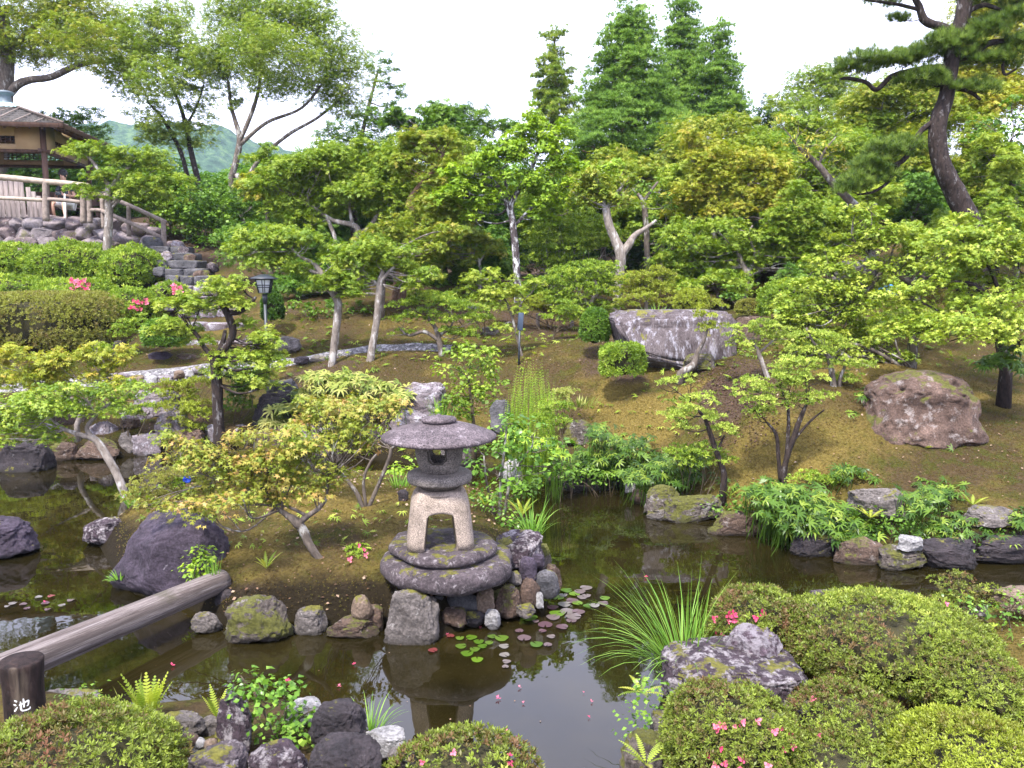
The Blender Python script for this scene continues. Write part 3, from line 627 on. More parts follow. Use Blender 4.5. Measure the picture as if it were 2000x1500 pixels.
def dome(name, label, Y, cx, cy, rx, ry, lm, lpx=9, cover=3., seed=1, tm='rosette', dep=None, flat=2.2, group=None, flowers=0, fmat='flower_pink', fpx=11, cat='shrub', lump=.10, ybase=None, frect=None, skirt=.25, core='core'):
    """clipped shrub: centre/half-size in pixels at distance Y, leaf shell over a solid dark hull standing in for twigs and inner shade"""
    rs = np.random.RandomState(seed * 7 + 3); c = np.array(at(cx, cy, Y)); a = m(rx, Y); h = m(ry, Y); b = dep or a * .9; base = gz(c[0], c[1])
    root = empty(name, (c[0], c[1], base), label, cat, group); org = np.array([c[0], c[1], base])
    V, Fc = ICO[4]; q = np.sign(V) * np.abs(V) ** (2 / flat); q = q * (1 + lump * fbm(V * 2.2, 3, seed))[:, None]
    K = MB(); Vc = c + q * np.array([a, b, h]) * .70; Vc[:, 2] = np.maximum(Vc[:, 2], base - .05); K.add(Vc, [Fc]); K.build('dark_twig_hull', M_[core], root, smooth=True, origin=org)  # solid hull for the twig mass; stops light leaking, darkens leaf gaps
    area = math.pi * rx * ry * 2.7; N = int(cover * area / (.27 * lpx * lpx) * FOLDENS) ; d = rdir(rs, N); d = d[d[:, 2] > -.55]
    q = np.sign(d) * np.abs(d) ** (2 / flat); q = q * (1 + lump * fbm(d * 2.2, 3, seed) + lump * .35 * fbm(d * 7, 2, seed + 4))[:, None]
    nn = norm(np.sign(q) * np.abs(q) ** (flat - 1) / np.array([a, b, h])); P = c + q * np.array([a, b, h]) * (.86 + .17 * rs.rand(len(q), 1) ** .8 + np.where(rs.rand(len(q), 1) < .018, .07 * rs.rand(len(q), 1), 0)) ; ok = P[:, 2] > base - .02; P, nn = P[ok], nn[ok]
    hole = fbm(P * 16, 3, seed + 8) + .35 * fbm(P * 5, 2, seed + 9); ok = hole > -.30; P, nn = P[ok], nn[ok]
    cl = np.clip(.5 + .9 * fbm(P * 4.5, 3, seed), 0, 1)
    lf = MB(); inst(lf, tm, P, rs.normal(size=P.shape), nn + rs.normal(size=P.shape) * .5 + np.array([0, 0, .3]), m(lpx * .68, Y) * rs.uniform(.5, 1.45, len(P)), .5 * cl + .5 * rs.rand(len(P)))
    lf.build('leaves', L[lm], root, origin=org)
    if flowers:
        if frect: 
            rel = P - np.array([0, 0, EYE]); fw = rel[:, 1] * CP - rel[:, 2] * SP; px = 1000 + F * rel[:, 0] / fw; py = 750 - F * (rel[:, 1] * SP + rel[:, 2] * CP) / fw
            ok = (px > frect[0]) & (px < frect[2]) & (py > frect[1]) & (py < frect[3]) & ((norm(-rel) * nn).sum(1) > .35); ii = np.where(ok)[0]
            if len(ii) == 0: ii = np.arange(len(P))
            ii = rs.choice(ii, min(flowers, len(ii)), replace=False); P = P[ii] + nn[ii] * m(lpx * .55, Y)
        else: ii = rs.choice(len(P), flowers); P = P[ii] + nn[ii] * .01
        addflowers(root, P, m(fpx, Y), org, fmat, rs)
    return root
def addflowers(root, P, s, org, fmat, rs, name='blossom'):
    for q in P:
        fl = MB(); ax = norm(np.array([[0, -1.0, .5]]) + rs.normal(size=(1, 3)) * .4); inst(fl, 'flower', np.array([q]), rs.normal(size=(1, 3)), ax, s * rs.uniform(.5, .85), rs.rand(1)); fl.build(name, M_[fmat], root, origin=org)

def blades(mb, base, n_, L_, w, rs, spread=.5, lean=(0, 0), up=1.0, seg=6, droop=1.0, rad=.05):
    for i in range(n_):
        a = rs.rand() * 6.283; d = np.array([math.cos(a), math.sin(a), 0]) * spread * rs.uniform(.2, 1) + np.array([lean[0], lean[1], 0]); l = L_ * rs.uniform(.55, 1.1); p_ = np.array(base) + np.array([math.cos(a), math.sin(a), 0]) * rad * rs.rand(); v = norm(np.array([[d[0], d[1], up]]))[0]; side = norm(np.array([np.cross(v, [0, 0, 1.])]) + 1e-3)[0]; pts = []
        for k in range(seg + 1):
            t = k / seg; ww = w * (1 - t ** 1.6) * .5 + w * .02; pts += [p_ - side * ww, p_ + side * ww]; v = v + np.array([d[0], d[1], 0]) * .06 * droop - np.array([0, 0, .17 * droop * (.3 + t) * np.hypot(*d[:2]) * 1.6]); v /= np.linalg.norm(v); p_ = p_ + v * l / seg
        b = np.arange(seg) * 2; mb.add(pts, [np.stack([b, b + 1, b + 3, b + 2], -1)], rs.rand())
def grass(name, label, px, py, hpx, n_, Y=None, wpx=2.2, lean=(0, 0), spread=.5, seed=1, lm='grass', group=None, cat='grass tuft', rad=.05, z=None, droop=1.):
    rs = np.random.RandomState(seed); q = onz(px, py, z) if z is not None else (ongr(px, py) if Y is None else at(px, py, Y)); Y = q.y; mb = MB(); blades(mb, (0, 0, -.02), n_, m(hpx, Y), m(wpx, Y), rs, spread, lean, rad=rad, droop=droop)
    return tag_loc(mb.build(name, L[lm]), q, label, cat, group)
def tag_loc(o, q, label, cat, group=None): o.location = q; return tag(o, label, cat, group)
def frond(mb, p0, dirv, L_, w, rs, k=16, droop=.5, seg=14):
    v = np.array(dirv, dtype=float); v /= np.linalg.norm(v); p_ = np.array(p0, dtype=float); side = np.cross(v, [0, 0, 1.]); side /= np.linalg.norm(side) + 1e-6; val = rs.rand()
    spine = []
    for i in range(seg + 1):
        t = i / seg; spine.append(p_.copy()); up = np.cross(side, v)
        if i > 1:
            ll = w * math.sin(math.pi * min(1, (.12 + .88 * (1 - t)) ** .8)) * (1 - t * .75)
            for s_ in (-1, 1):
                d = side * s_ + v * .45 + up * .05; d /= np.linalg.norm(d); b = p_; hw = L_ / seg * .55
                mb.add([b - v * hw * .6, b + d * ll * .55 - v * hw * .5, b + d * ll - up * ll * .15, b + d * ll * .55 + v * hw * .6, b + v * hw], [[[0, 1, 2, 3], ], [[0, 3, 4]]], val)
        v = v - np.array([0, 0, droop / seg * (.6 + t)]); v /= np.linalg.norm(v); p_ = p_ + v * L_ / seg
    tube(mb, [(*s, w * .03 * (1.2 - i / seg)) for i, s in enumerate(spine)], 4, val=val)
def fern(label, px, py, hpx, n_=6, Y=None, seed=1, lm='fern', upright=.9, group=None, z=None, droop=.6):
    rs = np.random.RandomState(seed); q = onz(px, py, z) if z is not None else (ongr(px, py) if Y is None else at(px, py, Y)); Y = q.y; mb = MB()
    for i in range(n_):
        a = 6.283 * (i + rs.rand() * .5) / n_; u = upright * rs.uniform(.8, 1.3); frond(mb, (0, 0, -.01), (math.cos(a), math.sin(a), u), m(hpx, Y) * rs.uniform(.7, 1.1), m(hpx, Y) * .2, rs, droop=droop)
    return tag_loc(mb.build('fern', L[lm]), q, label, 'fern', group)

_rk = 0
def rock(name, label, x0, y0, x1, y1, mat, z=None, Y=None, dep=.8, seed=None, box_=2.6, cuts=7, rough=.10, group=None, tilt=0, cat='rock', sink=.12, smooth=True, sub=4, cname=None, emb=.55):
    """rock filling the pixel box; stands at height z (water 0) or on the ground, or centred at distance Y"""
    global _rk; _rk += 1; seed = seed or _rk * 31; rs = np.random.RandomState(seed)
    cx = (x0 + x1) / 2
    if Y is None:
        fr = onz(cx, y1, z) if z is not None else ongr(cx, y1); a = m((x1 - x0) / 2, fr.y); Yc = fr.y + a * dep * .75
    else: Yc = Y; a = m((x1 - x0) / 2, Yc)
    top = at(cx, y0, Yc).z; bot = at(cx, y1, Yc - a * dep * .8).z; c = at(cx, (y0 + y1) / 2, Yc); h = max((top - bot) / 2, .02); cz = (top + bot) / 2
    if (x1 - x0) > 55 and sub == 4: sub = 5
    V, Fc = ICO[sub]; q = np.sign(V) * np.abs(V) ** (2 / box_)
    for _ in range(cuts):
        nn = rdir(rs, 1)[0]; d = rs.uniform(.66, .92); t = q @ nn - d; q = q - np.maximum(t, 0)[:, None] * nn * rs.uniform(.75, 1)
    q = q * (1 + rough * 1.8 * fbm(V * 1.3 + seed, 3, seed % 97) + rough * 1.1 * fbm(V * 4.5, 4, seed % 91) + rough * .35 * fbm(V * 13, 3, seed % 71) - rough * 1.1 * np.clip(.16 - np.abs(fbm(V * 2.1 + 3, 3, seed % 83)), 0, 1) * 3)[:, None]
    q /= np.array([max(abs(q[:, 0].min()), q[:, 0].max()), max(abs(q[:, 1].min()), q[:, 1].max()), q[:, 2].max()])
    q = q * np.array([a, a * dep, h]); low = np.clip(-V[:, 2], 0, 1)[:, None]; q[:, :2] *= 1 + emb * low ** 1.2; q[:, 2] = np.where(q[:, 2] < 0, q[:, 2] * (1 + sink * 3), q[:, 2])
    if tilt: t = R(tilt); q = np.stack([q[:, 0] * math.cos(t) - q[:, 2] * math.sin(t), q[:, 1], q[:, 0] * math.sin(t) + q[:, 2] * math.cos(t)], 1)
    mb = MB(); mb.add(q, [Fc]); o = mb.build(name, M_[mat], smooth=smooth); o.location = (c.x, Yc, cz); return tag(o, label, cat, group)

# ================================================================ BUILT THINGS
# ---- stone lantern
LY = 5.62
SLAB_TOP = at(868, 1057, LY).z
lc = at(860, 1057, LY); LX, LZ = lc.x, SLAB_TOP
def lz(py): return at(860, py, LY).z
lan = empty("stone_lantern", (LX, LY, LZ), "snow viewing stone lantern with wide mushroom roof on the island", "stone lantern")
def LR(px): return m(px, LY)
def part(mb, nm, mat, par, smooth=True): return mb.build(nm, M_[mat], par, smooth=smooth)
def hz(py): return lz(py) - LZ
mb = MB()   # base: domed block with four legs and arched openings
n_a, rt = 64, 24
def legbase():
    # square-ish rounded shell built as a grid: outer skin with arch cut-outs, extruded to thickness
    Hh = hz(952); half_t, half_b = LR(54), LR(67); th = LR(24)
    for k in range(4):
        M = Matrix.Rotation(k * math.pi / 2, 3, 'Z'); Mn = np.array(M)
        xs = np.linspace(-1, 1, 33); outer = []; 
        arch = []
        for x in xs:
            ax2 = abs(x)
            if ax2 > .48: zb = 0.0
            else: zb = Hh * (.60 + .07 * (1 - (ax2 / .48) ** 2) - .10 * max(0, (ax2 - .38) / .10) ** 2)
            arch.append(zb)
        nzs = 9; V = []; 
        for x, zb in zip(xs, arch):
            for iz in range(nzs):
                z = zb + (Hh - zb) * iz / (nzs - 1); t = z / Hh; hw = half_b + (half_t - half_b) * t ** 1.1
                if t > .72: hw *= 1 - .22 * ((t - .72) / .28) ** 2.2
                rr = (abs(x) ** 6 + 1) ** (-1 / 6)
                V.append((x * hw * rr, -hw * rr, z))
        V = np.array(V); In = V.copy(); In[:, 1] += th; In[:, 0] *= np.where(np.abs(V[:, 0]) > 0, .86, 1)
        nI = len(V); A = np.arange(32)[:, None] * nzs; B = np.arange(nzs - 1)[None, :]
        Qo = np.stack([A + B, A + nzs + B, A + nzs + B + 1, A + B + 1], -1).reshape(-1, 4)
        Eb = np.arange(32) * nzs; Qb = np.stack([Eb, Eb + nI, Eb + nzs + nI, Eb + nzs], -1)
        AL = np.vstack([V, In]); AL = AL + (fbm(AL * 9, 3, 4 + k) * .006)[:, None]
        mb.add(AL @ Mn.T, [np.vstack([Qo, Qo[:, ::-1] + nI, Qb])])
    lathe(mb, [(half_t * .96, Hh - .025), (half_t * .9, Hh - .008), (half_t * .7, Hh + .004), (.001, Hh + .005)], sides=40)
    for sx in (-1, 1):
        for sy in (-1, 1):
            V = []
            for iz in range(7):
                t = iz / 6 * .72; z = Hh * t; hw = half_b + (half_t - half_b) * t ** 1.1
                for (a, b) in ((.47, .93), (.66, .93), (.845, .845), (.93, .66), (.93, .47), (.5, .5)): V.append((sx * a * hw * .99, sy * b * hw * .97, z))
            i = np.arange(6)[:, None] * 6; j = np.arange(6)[None, :]; k2 = (j + 1) % 6
            mb.add(V, [np.stack([i + j, i + k2, i + 6 + k2, i + 6 + j], -1).reshape(-1, 4), np.array([[0, 1, 2, 3, 4, 5]])])
legbase(); part(mb, "leg_base", 'granite', lan).rotation_euler[2] = R(6)
zt = hz(952)
mb = MB(); lathe(mb, [(LR(36), zt - .002), (LR(46), zt + LR(9)), (LR(62), zt + LR(14)), (LR(64), zt + LR(18)), (LR(63), zt + LR(30)), (LR(58), zt + LR(33)), (.001, zt + LR(33))], sides=56, wob=.006); part(mb, "platform", 'granite_dark', lan)
z0 = zt + LR(33); z1 = hz(853)
mb = MB()   # fire box: hollow ring wall with round front window and side windows
ns_, nv = 96, 22; aa = np.linspace(0, 2 * np.pi, ns_, endpoint=False); V = []; keep = {}
for iz in range(nv):
    t = iz / (nv - 1); z = z0 + (z1 - z0) * t; rr = LR(33) + LR(16) * min(1, t / .55) ** .55 - LR(0) * t
    for a in aa:
        f_ = 1 - .05 * math.cos(4 * (a)) * t; V.append((rr * f_ * math.cos(a), rr * f_ * math.sin(a), z))
V = np.array(V); In = V.copy(); In[:, :2] *= .74; NV = len(V); Q = []
def hole(i, j):
    a = aa[j] + math.pi / ns_; t = (i + .5) / (nv - 1)
    for a0, w_ in ((-math.pi / 2, .40), (math.pi / 2, .46), (0, .30), (math.pi, .30)):
        d = (a - a0 + math.pi) % (2 * math.pi) - math.pi
        if (abs(d) / w_) ** 2.6 + (abs(t - .56) / .25) ** 2.6 < 1: return True
    return False
H_ = np.array([[hole(i, j) for j in range(ns_)] for i in range(nv - 1)])
for i in range(nv - 1):
    for j in range(ns_):
        k = (j + 1) % ns_; a, b, c_, d = i * ns_ + j, i * ns_ + k, (i + 1) * ns_ + k, (i + 1) * ns_ + j
        if not H_[i, j]: Q.append((a, b, c_, d)); Q.append((a + NV, d + NV, c_ + NV, b + NV))
        else:
            if not H_[i, (j + 1) % ns_]: Q.append((b, b + NV, c_ + NV, c_))
            if not H_[i, j - 1]: Q.append((a, d, d + NV, a + NV))
            if i == 0 or not H_[i - 1, j]: Q.append((a, a + NV, b + NV, b))
            if i == nv - 2 or not H_[i + 1, j]: Q.append((d, c_, c_ + NV, d + NV))
mb.add(np.vstack([V, In]), [np.array(Q)]); lathe(mb, [(LR(34), z0 - .001), (LR(34), z0 + .012), (.001, z0 + .012)], sides=40)
part(mb, "fire_box", 'granite_dark', lan, True)
mb = MB(); RR = LR(114); zb = hz(853)
prof = [(LR(30), zb + .004), (LR(70), zb - .004), (RR * .95, zb - .012), (RR, zb - .004), (RR * 1.0, zb + .012), (RR * .97, zb + .022), (RR * .86, zb + .040), (RR * .70, zb + .062), (RR * .52, zb + .084), (RR * .36, zb + .100), (RR * .24, zb + .108), (.001, zb + .112)]
lathe(mb, prof, sides=72, wob=.012); rf = part(mb, "roof", 'cap', lan)
mb = MB(); zc = zb + .102; lathe(mb, [(LR(28), zc), (LR(34), zc + .010), (LR(35), zc + .024), (LR(32), zc + .037), (LR(17), zc + .046), (LR(7), zc + .054), (.001, zc + .066)], sides=40, wob=.006); part(mb, "finial", 'cap', lan)
# slabs below
def slab(name, label, x0, x1, Yc, ztop, zbot, dep, mat, seed, sq=.0, dx=0):
    a = m((x1 - x0) / 2, Yc); c = at((x0 + x1) / 2, 1000, Yc); h = ztop - zbot; mb = MB()
    prof = [(.001, zbot), (.86, zbot), (.94, zbot + h * .12), (1.0, zbot + h * .35), (1.0, zbot + h * .62), (.965, zbot + h * .86), (.90, zbot + h * .97), (.8, ztop), (.4, ztop + .004), (.001, ztop + .003)]
    P = np.array(prof); nS = 110; an = np.linspace(0, 2 * np.pi, nS, endpoint=False); rr = 1 + .05 * np.sin(2 * an + seed) + .035 * np.sin(3 * an + seed * 2.1) + .02 * np.sin(7 * an + seed)
    V = np.stack([P[:, 0][:, None] * rr * np.cos(an) * a, P[:, 0][:, None] * rr * np.sin(an) * a * dep, np.repeat(P[:, 1][:, None], nS, 1) - zbot], -1).reshape(-1, 3)
    w_ = (P[:, 0] > .8).repeat(nS); V[:, :2] *= (1 + w_ * .035 * fbm(V * 9, 4, int(seed)))[:, None]; V[:, 2] += .012 * fbm(V * 6, 3, int(seed) + 3)
    i = np.arange(len(P) - 1)[:, None] * nS; j = np.arange(nS)[None, :]; k = (j + 1) % nS
    mb.add(V, [np.stack([i + j, i + k, i + nS + k, i + nS + j], -1).reshape(-1, 4)]); o = mb.build(name, M_[mat], smooth=True); o.location = (c.x + dx, Yc, zbot)
    return tag(o, label, "stone slab")
slab("stone_slab", "round grey disc of stone directly under the lantern's four legs", 757, 972, LY, SLAB_TOP, SLAB_TOP - .085, .98, 'granite_dark', 3)
bpy.data.objects['stone_slab'].data.materials[0] = M_['slab']
slab("stone_slab", "broad purple millstone-like slab carrying the round disc of the lantern", 738, 1015, LY - .02, SLAB_TOP - .083, SLAB_TOP - .245, .90, 'slab', 5)

# ---- log bridge
mb = MB(); A0 = onz(425, 1140, .20); A1 = at(-40, 1330, 4.15); A2 = at(-420, 1500, 3.3)
d = (Vector(A0) - Vector(A1)).normalized()
E0 = Vector(A0) + d * .05; E1 = Vector(A1) - d * 1.3; Ln = (E1 - E0).length; xs = np.linspace(0, Ln, 60)
tube(mb, np.stack([xs, .012 * np.sin(xs * 1.3), .01 * np.sin(xs * .9 + 1), .082 + .024 * xs / Ln], 1), 40, .0)
V = mb.v[0]; V2 = V.reshape(60, 40, 3); ang = np.linspace(0, 2 * np.pi, 40, endpoint=False)
gr = fbm(np.stack([np.cos(ang) * 3.5, np.sin(ang) * 3.5, 0 * ang], 1), 5, 3)[None, :] + .5 * fbm(np.stack([xs * .8, 0 * xs, 0 * xs + 4], 1), 3, 3)[:, None]
cen = V2.mean(1, keepdims=True); V2 = cen + (V2 - cen) * (1 + .10 * gr)[..., None]; mb.v[0] = V2.reshape(-1, 3).astype(np.float32)
mt, n, p, out = newmat("log_wood"); v = objvec(n, (.035, 1, 1), False)
f = noise(n, 42, 9, .8, v, .6); f2 = noise(n, 11, 6, .7, v, .3); f3 = noise(n, 3, 5, .6, objvec(n, (1, 1, 1), False))
c = ramp(n, [(.34, (.02, .014, .014)), (.44, (.12, .09, .08)), (.56, (.29, .245, .23)), (.74, (.50, .46, .45))], f); c = mixc(n, math_(n, 'MULTIPLY', mrange(n, f2, .50, .60), .85), c, (.07, .05, .045)); c = mixc(n, math_(n, 'MULTIPLY', mrange(n, f3, .58, .68), .5), c, (.06, .055, .02))
n.links.new(c, p.inputs["Base Color"]); p.inputs["Roughness"].default_value = .75; bump(n, math_(n, 'ADD', f, f2), 1., .03, p)
lo_ = mb.build("log_bridge", mt, smooth=True); lo_.rotation_mode = 'QUATERNION'; lo_.rotation_quaternion = (E1 - E0).to_track_quat('X', 'Z'); lo_.location = E0
tag(lo_, "long weathered grey log laid from the island to the near bank", "log")

# ---- name post with brush writing
PB = at(52, 1420, 3.35); pz = gz(PB.x, PB.y); top = at(52, 1288, 3.35); root = empty("wooden_post", (PB.x, PB.y, pz), "dark stump-like post with white brush characters beside the log", "post")
h = top.z - pz; r0 = m(41, 3.35); mb = MB()
prof = [(r0 * .98, -.1), (r0 * .95, h * .3), (r0 * .93, h * .7), (r0 * 1.0, h * .93), (r0 * 1.02, h * .985), (r0 * .97, h), (.001, h + .003)]
lathe(mb, prof, sides=44, wob=.006, seed=4)
mt, n, p, out = newmat("post_bark"); v = objvec(n, (1, 1, .18), False); f = noise(n, 26, 8, .7, v, .6); f2 = noise(n, 5, 4, .6, v)
c = ramp(n, [(.35, (.006, .004, .004)), (.6, (.028, .017, .015)), (.8, (.06, .04, .03))], f); c = mixc(n, mrange(n, f2, .55, .62), c, ramp(n, [(.3, (.035, .025, .018)), (.7, (.13, .10, .075))], f)); n.links.new(c, p.inputs["Base Color"]); p.inputs["Roughness"].default_value = .85; p.inputs['Specular IOR Level'].default_value = .2; bump(n, f, .9, .015, p)
mb.build("post_body", mt, root, smooth=True)
def stroke(mb, pts, wd, ox, oz, s, rad, a0):
    P = catmull([(x, y, w) for (x, y, w) in pts], 6); T = np.gradient(P[:, :2], axis=0); T /= np.linalg.norm(T, axis=1)[:, None] + 1e-9; N = np.stack([-T[:, 1], T[:, 0]], 1)
    e = [P[:, :2] + N * P[:, 2:3] * wd * .5, P[:, :2] - N * P[:, 2:3] * wd * .5]; V = []
    for k in range(len(P)):
        for q in e:
            x = (q[k][0] - .5) * s + ox; z = (.5 - q[k][1]) * s + oz; a = a0 + x / rad; V.append((rad * math.cos(a), rad * math.sin(a), z))
    b = np.arange(len(P) - 1) * 2; mb.add(V, [np.stack([b, b + 1, b + 3, b + 2], -1)])
CH1 = [[(.10, .14, .4), (.2, .2, 1), (.24, .26, .5)], [(.04, .40, .4), (.14, .45, 1), (.18, .5, .5)], [(.06, .86, .5), (.14, .76, 1.), (.26, .58, .3)],
       [(.34, .48, .6), (.6, .40, .9), (.84, .30, 1.0), (.86, .42, .9), (.82, .60, .7), (.74, .62, .3)], [(.60, .10, .6), (.61, .35, 1), (.60, .68, .7)],
       [(.44, .26, .6), (.44, .5, 1), (.44, .74, 1), (.50, .86, .9), (.70, .88, .9), (.90, .84, .9), (.93, .72, .3)]]
CH2 = [[(.55, .18, .7), (.48, .45, 1), (.36, .72, .8), (.24, .78, .6), (.16, .62, .7), (.22, .38, .9), (.42, .20, .9), (.64, .16, 1), (.82, .32, 1), (.86, .55, 1), (.76, .76, .8), (.58, .88, .4)]]
mb = MB(); sz = m(33, 3.3); ca = math.atan2(-1, -PB.x / PB.y * -1) ; ca = math.atan2(-PB.y, -PB.x); ca -= .12
zc1 = at(40, 1370, 3.3).z - pz; zc2 = at(40, 1408, 3.3).z - pz
for st in CH1: stroke(mb, st, .10, 0, zc1, sz, r0 * .975 + .004, ca)
mb.build("character", M_['white'], root); mb = MB()
for st in CH2: stroke(mb, st, .11, 0, zc2, sz, r0 * .975 + .004, ca)
mb.build("character", M_['white'], root)

# ---- garden lamp
LPY = 12.6; lb = at(524, 752, LPY); root = empty("garden_lamp", (lb.x, LPY, gz(lb.x, LPY)), "black post lamp with white lattice lantern head beside the steps", "lamp post"); gzl = gz(lb.x, LPY)
def lh(py): return at(527, py, LPY).z - gzl
def lm_(px): return m(px, LPY)
mb = MB(); tube(mb, [(0, 0, -.1, lm_(3.2)), (0, 0, lh(590), lm_(3.0))], 12); tube(mb, [(0, 0, 0, lm_(4.5)), (0, 0, .12, lm_(4.2))], 12); tube(mb, [(0, 0, lh(592), lm_(4.4)), (0, 0, lh(574), lm_(5.))], 12); mb.build("pole", M_['iron'], root)
mb = MB(); zA, zB = lh(572), lh(546); wa, wb = lm_(9.5), lm_(14.5)
def fr(t, w=0): return wa + (wb - wa) * t + w
mb.add([(sx * (wa - .004), sy * (wa - .004), zA) for sx, sy in ((-1, -1), (1, -1), (1, 1), (-1, 1))] + [(sx * (wb - .004), sy * (wb - .004), zB) for sx, sy in ((-1, -1), (1, -1), (1, 1), (-1, 1))], [[[0, 1, 5, 4], [1, 2, 6, 5], [2, 3, 7, 6], [3, 0, 4, 7], [0, 3, 2, 1]]]); mb.build("lamp_shade", M_['glass'], root)
mb = MB(); tk = .012
for k in range(4):
    Rm = Matrix.Rotation(k * math.pi / 2, 3, 'Z')
    def V3(x, t): return Rm @ Vector((x * (wa + (wb - wa) * t), -(wa + (wb - wa) * t), zA + (zB - zA) * t))
    for x in (-1, -.18, .18, 1): bar(mb, V3(x, 0), V3(x, 1), tk * (1.2 if abs(x) == 1 else .7), tk)
    for t in (0, .42, .58, 1): bar(mb, V3(-1, t), V3(1, t), tk * (1.3 if t in (0, 1) else .7), tk)
mb.build("lattice", M_['iron'], root)
mb = MB(); zr = zB + .005; rr = lm_(23)
mb.add([(-rr, -rr, zr), (rr, -rr, zr), (rr, rr, zr), (-rr, rr, zr), (-rr, -rr, zr + .014), (rr, -rr, zr + .014), (rr, rr, zr + .014), (-rr, rr, zr + .014), (-.05, -.05, zr + .075), (.05, -.05, zr + .075), (.05, .05, zr + .075), (-.05, .05, zr + .075)],
       [[[3, 2, 1, 0], [0, 1, 5, 4], [1, 2, 6, 5], [2, 3, 7, 6], [3, 0, 4, 7], [4, 5, 9, 8], [5, 6, 10, 9], [6, 7, 11, 10], [7, 4, 8, 11], [8, 9, 10, 11]]]); mb.build("lamp_roof", M_['iron'], root)
root.rotation_euler[2] = R(8)

# ---- small sign post, stakes, blue sheet
q = at(1015, 678, 12.2); q.z = gz(q.x, q.y); root = empty("sign_post", q, "narrow dark slate board on a thin leg standing on the slope", "sign post")
mb = MB(); bar(mb, (-.015, 0, -.1), (.0, 0, at(1015, 642, 12.2).z - q.z), .03, .04, Vector((0, 1, 0))); mb.build("leg", M_['iron'], root)
mb = MB(); box(mb, (.012, 0, at(1015, 628, 12.2).z - q.z), (.085, .05, .27), Matrix.Rotation(R(4), 3, 'Y'), .006); mb.build("board", plain("slate_blue", (.03, .045, .07), .4), root)
for px, py, lab, hh in ((1050, 640, "pale wooden stake on the rise right of the sign post", 26), (1117, 628, "short wooden stake by the bushes left of the big cut boulder", 14)):
    q = at(px, py, 15.2); q.z = gz(q.x, q.y); mb = MB(); tube(mb, [(0, 0, -.15, .04), (0, 0, m(hh, 15.2) * .9, .038), (0, 0, m(hh, 15.2), .03)], 10, .1); tag_loc(mb.build("wooden_stake", M_['grey_wood'], smooth=True), q, lab, "stake")
a = bpy.data.objects["wooden_stake"].location; b = bpy.data.objects["wooden_stake.001"].location; mb = MB(); tube(mb, catmull([(a.x, a.y, a.z + .2, .008), ((a.x + b.x) / 2, a.y, (a.z + b.z) / 2 + .13, .008), (b.x, b.y, b.z + .12, .008)], 5), 6)
tag(mb.build("barrier_rope", M_['twig']), "dark rope strung between two stakes on the rise", "rope")
q = at(1735, 568, 11.5); mb = MB(); V, Fc = ICO[3]; vv = V * np.array([.10, .16, .075]); vv *= (1 + .5 * fbm(V * 2.3, 3, 5))[:, None]; mb.add(vv, [Fc]); tag_loc(mb.build("blue_sheet", M_['blue'], smooth=True), q, "crumpled bright blue sheet behind the maple branches", "sheet")

# ---- pavilion
PC = Vector((-13.16, 21.65, 0)); PR = R(7.6); FZ = 3.98
Y_ = lambda py, Y: at(120, py, Y).z
root = empty("garden_pavilion", (PC.x, PC.y, FZ), "open square wooden pavilion with shingled hip roof and copper cap", "pavilion"); root.rotation_euler[2] = PR
EZ = Y_(243, 19.7) - FZ; AZ = at(30, 214, 21.6).z - FZ; HE = 2.2; HT = .46
def PT(nm, mb, mat, par=None, smooth=False): return mb.build(nm, mat if not isinstance(mat, str) else M_[mat], par or root, smooth=smooth)
mb = MB(); rings = []
N_ = 9; th = .09
def roofz(t): return EZ + (AZ - EZ) * (t ** 1.12)
for k in range(N_ + 1):
    t = k / N_; hw = HE + (HT - HE) * t
    z = roofz(t); rings.append([(sx * hw, sy * hw, z + (.05 * (1 - t) ** 3)) for sx, sy in ((-1, -1), (1, -1), (1, 1), (-1, 1))])
    if k < N_: hw2 = HE + (HT - HE) * (k + 1) / N_ ; z2 = roofz((k + 1) / N_) - .022; rings.append([(sx * hw2, sy * hw2, z2) for sx, sy in ((-1, -1), (1, -1), (1, 1), (-1, 1))])
V = np.array(rings).reshape(-1, 3); Q = []
for k in range(len(rings) - 1):
    for s in range(4): Q.append((k * 4 + s, k * 4 + (s + 1) % 4, k * 4 + 4 + (s + 1) % 4, k * 4 + 4 + s))
mb.add(V, [np.array(Q)])
mt, n, p, out = newmat("bark_shingles"); v = objvec(n, (1, 1, 1), False); f = noise(n, 22, 8, .75, v); f2 = noise(n, 2.2, 5, .6, v)
c = ramp(n, [(.3, (.03, .026, .025)), (.5, (.085, .075, .07)), (.72, (.20, .18, .17))], f); c = mixc(n, math_(n, 'MULTIPLY', mrange(n, f2, .55, .7), .6), c, (.11, .10, .04)); n.links.new(c, p.inputs["Base Color"]); p.inputs["Roughness"].default_value = .9; bump(n, f, 1., .05, p)
roof = PT("roof", mb, mt)
mb = MB()   # thick dark eave edge and soffit
for s in range(4):
    Rm = np.array(Matrix.Rotation(s * math.pi / 2, 3, 'Z'))
    V = np.array([(-HE, -HE, EZ + .045), (HE, -HE, EZ + .045), (HE - .02, -HE + .02, EZ - .06), (-HE + .02, -HE + .02, EZ - .06), (-1.3, -1.3, EZ + .22), (1.3, -1.3, EZ + .22)]); mb.add(V @ Rm.T, [[[0, 3, 2, 1], [3, 4, 5, 2]]])
    for x in np.linspace(-2.0, 2.0, 15):
        a_ = Rm @ np.array((x, -HE + .05, EZ - .075)); b_ = Rm @ np.array((x * .75, -1.3, EZ + .19)); bar(mb, a_, b_, .035, .045)
PT("soffit", mb, 'post_wood')
mb = MB()   # battens over the shingles
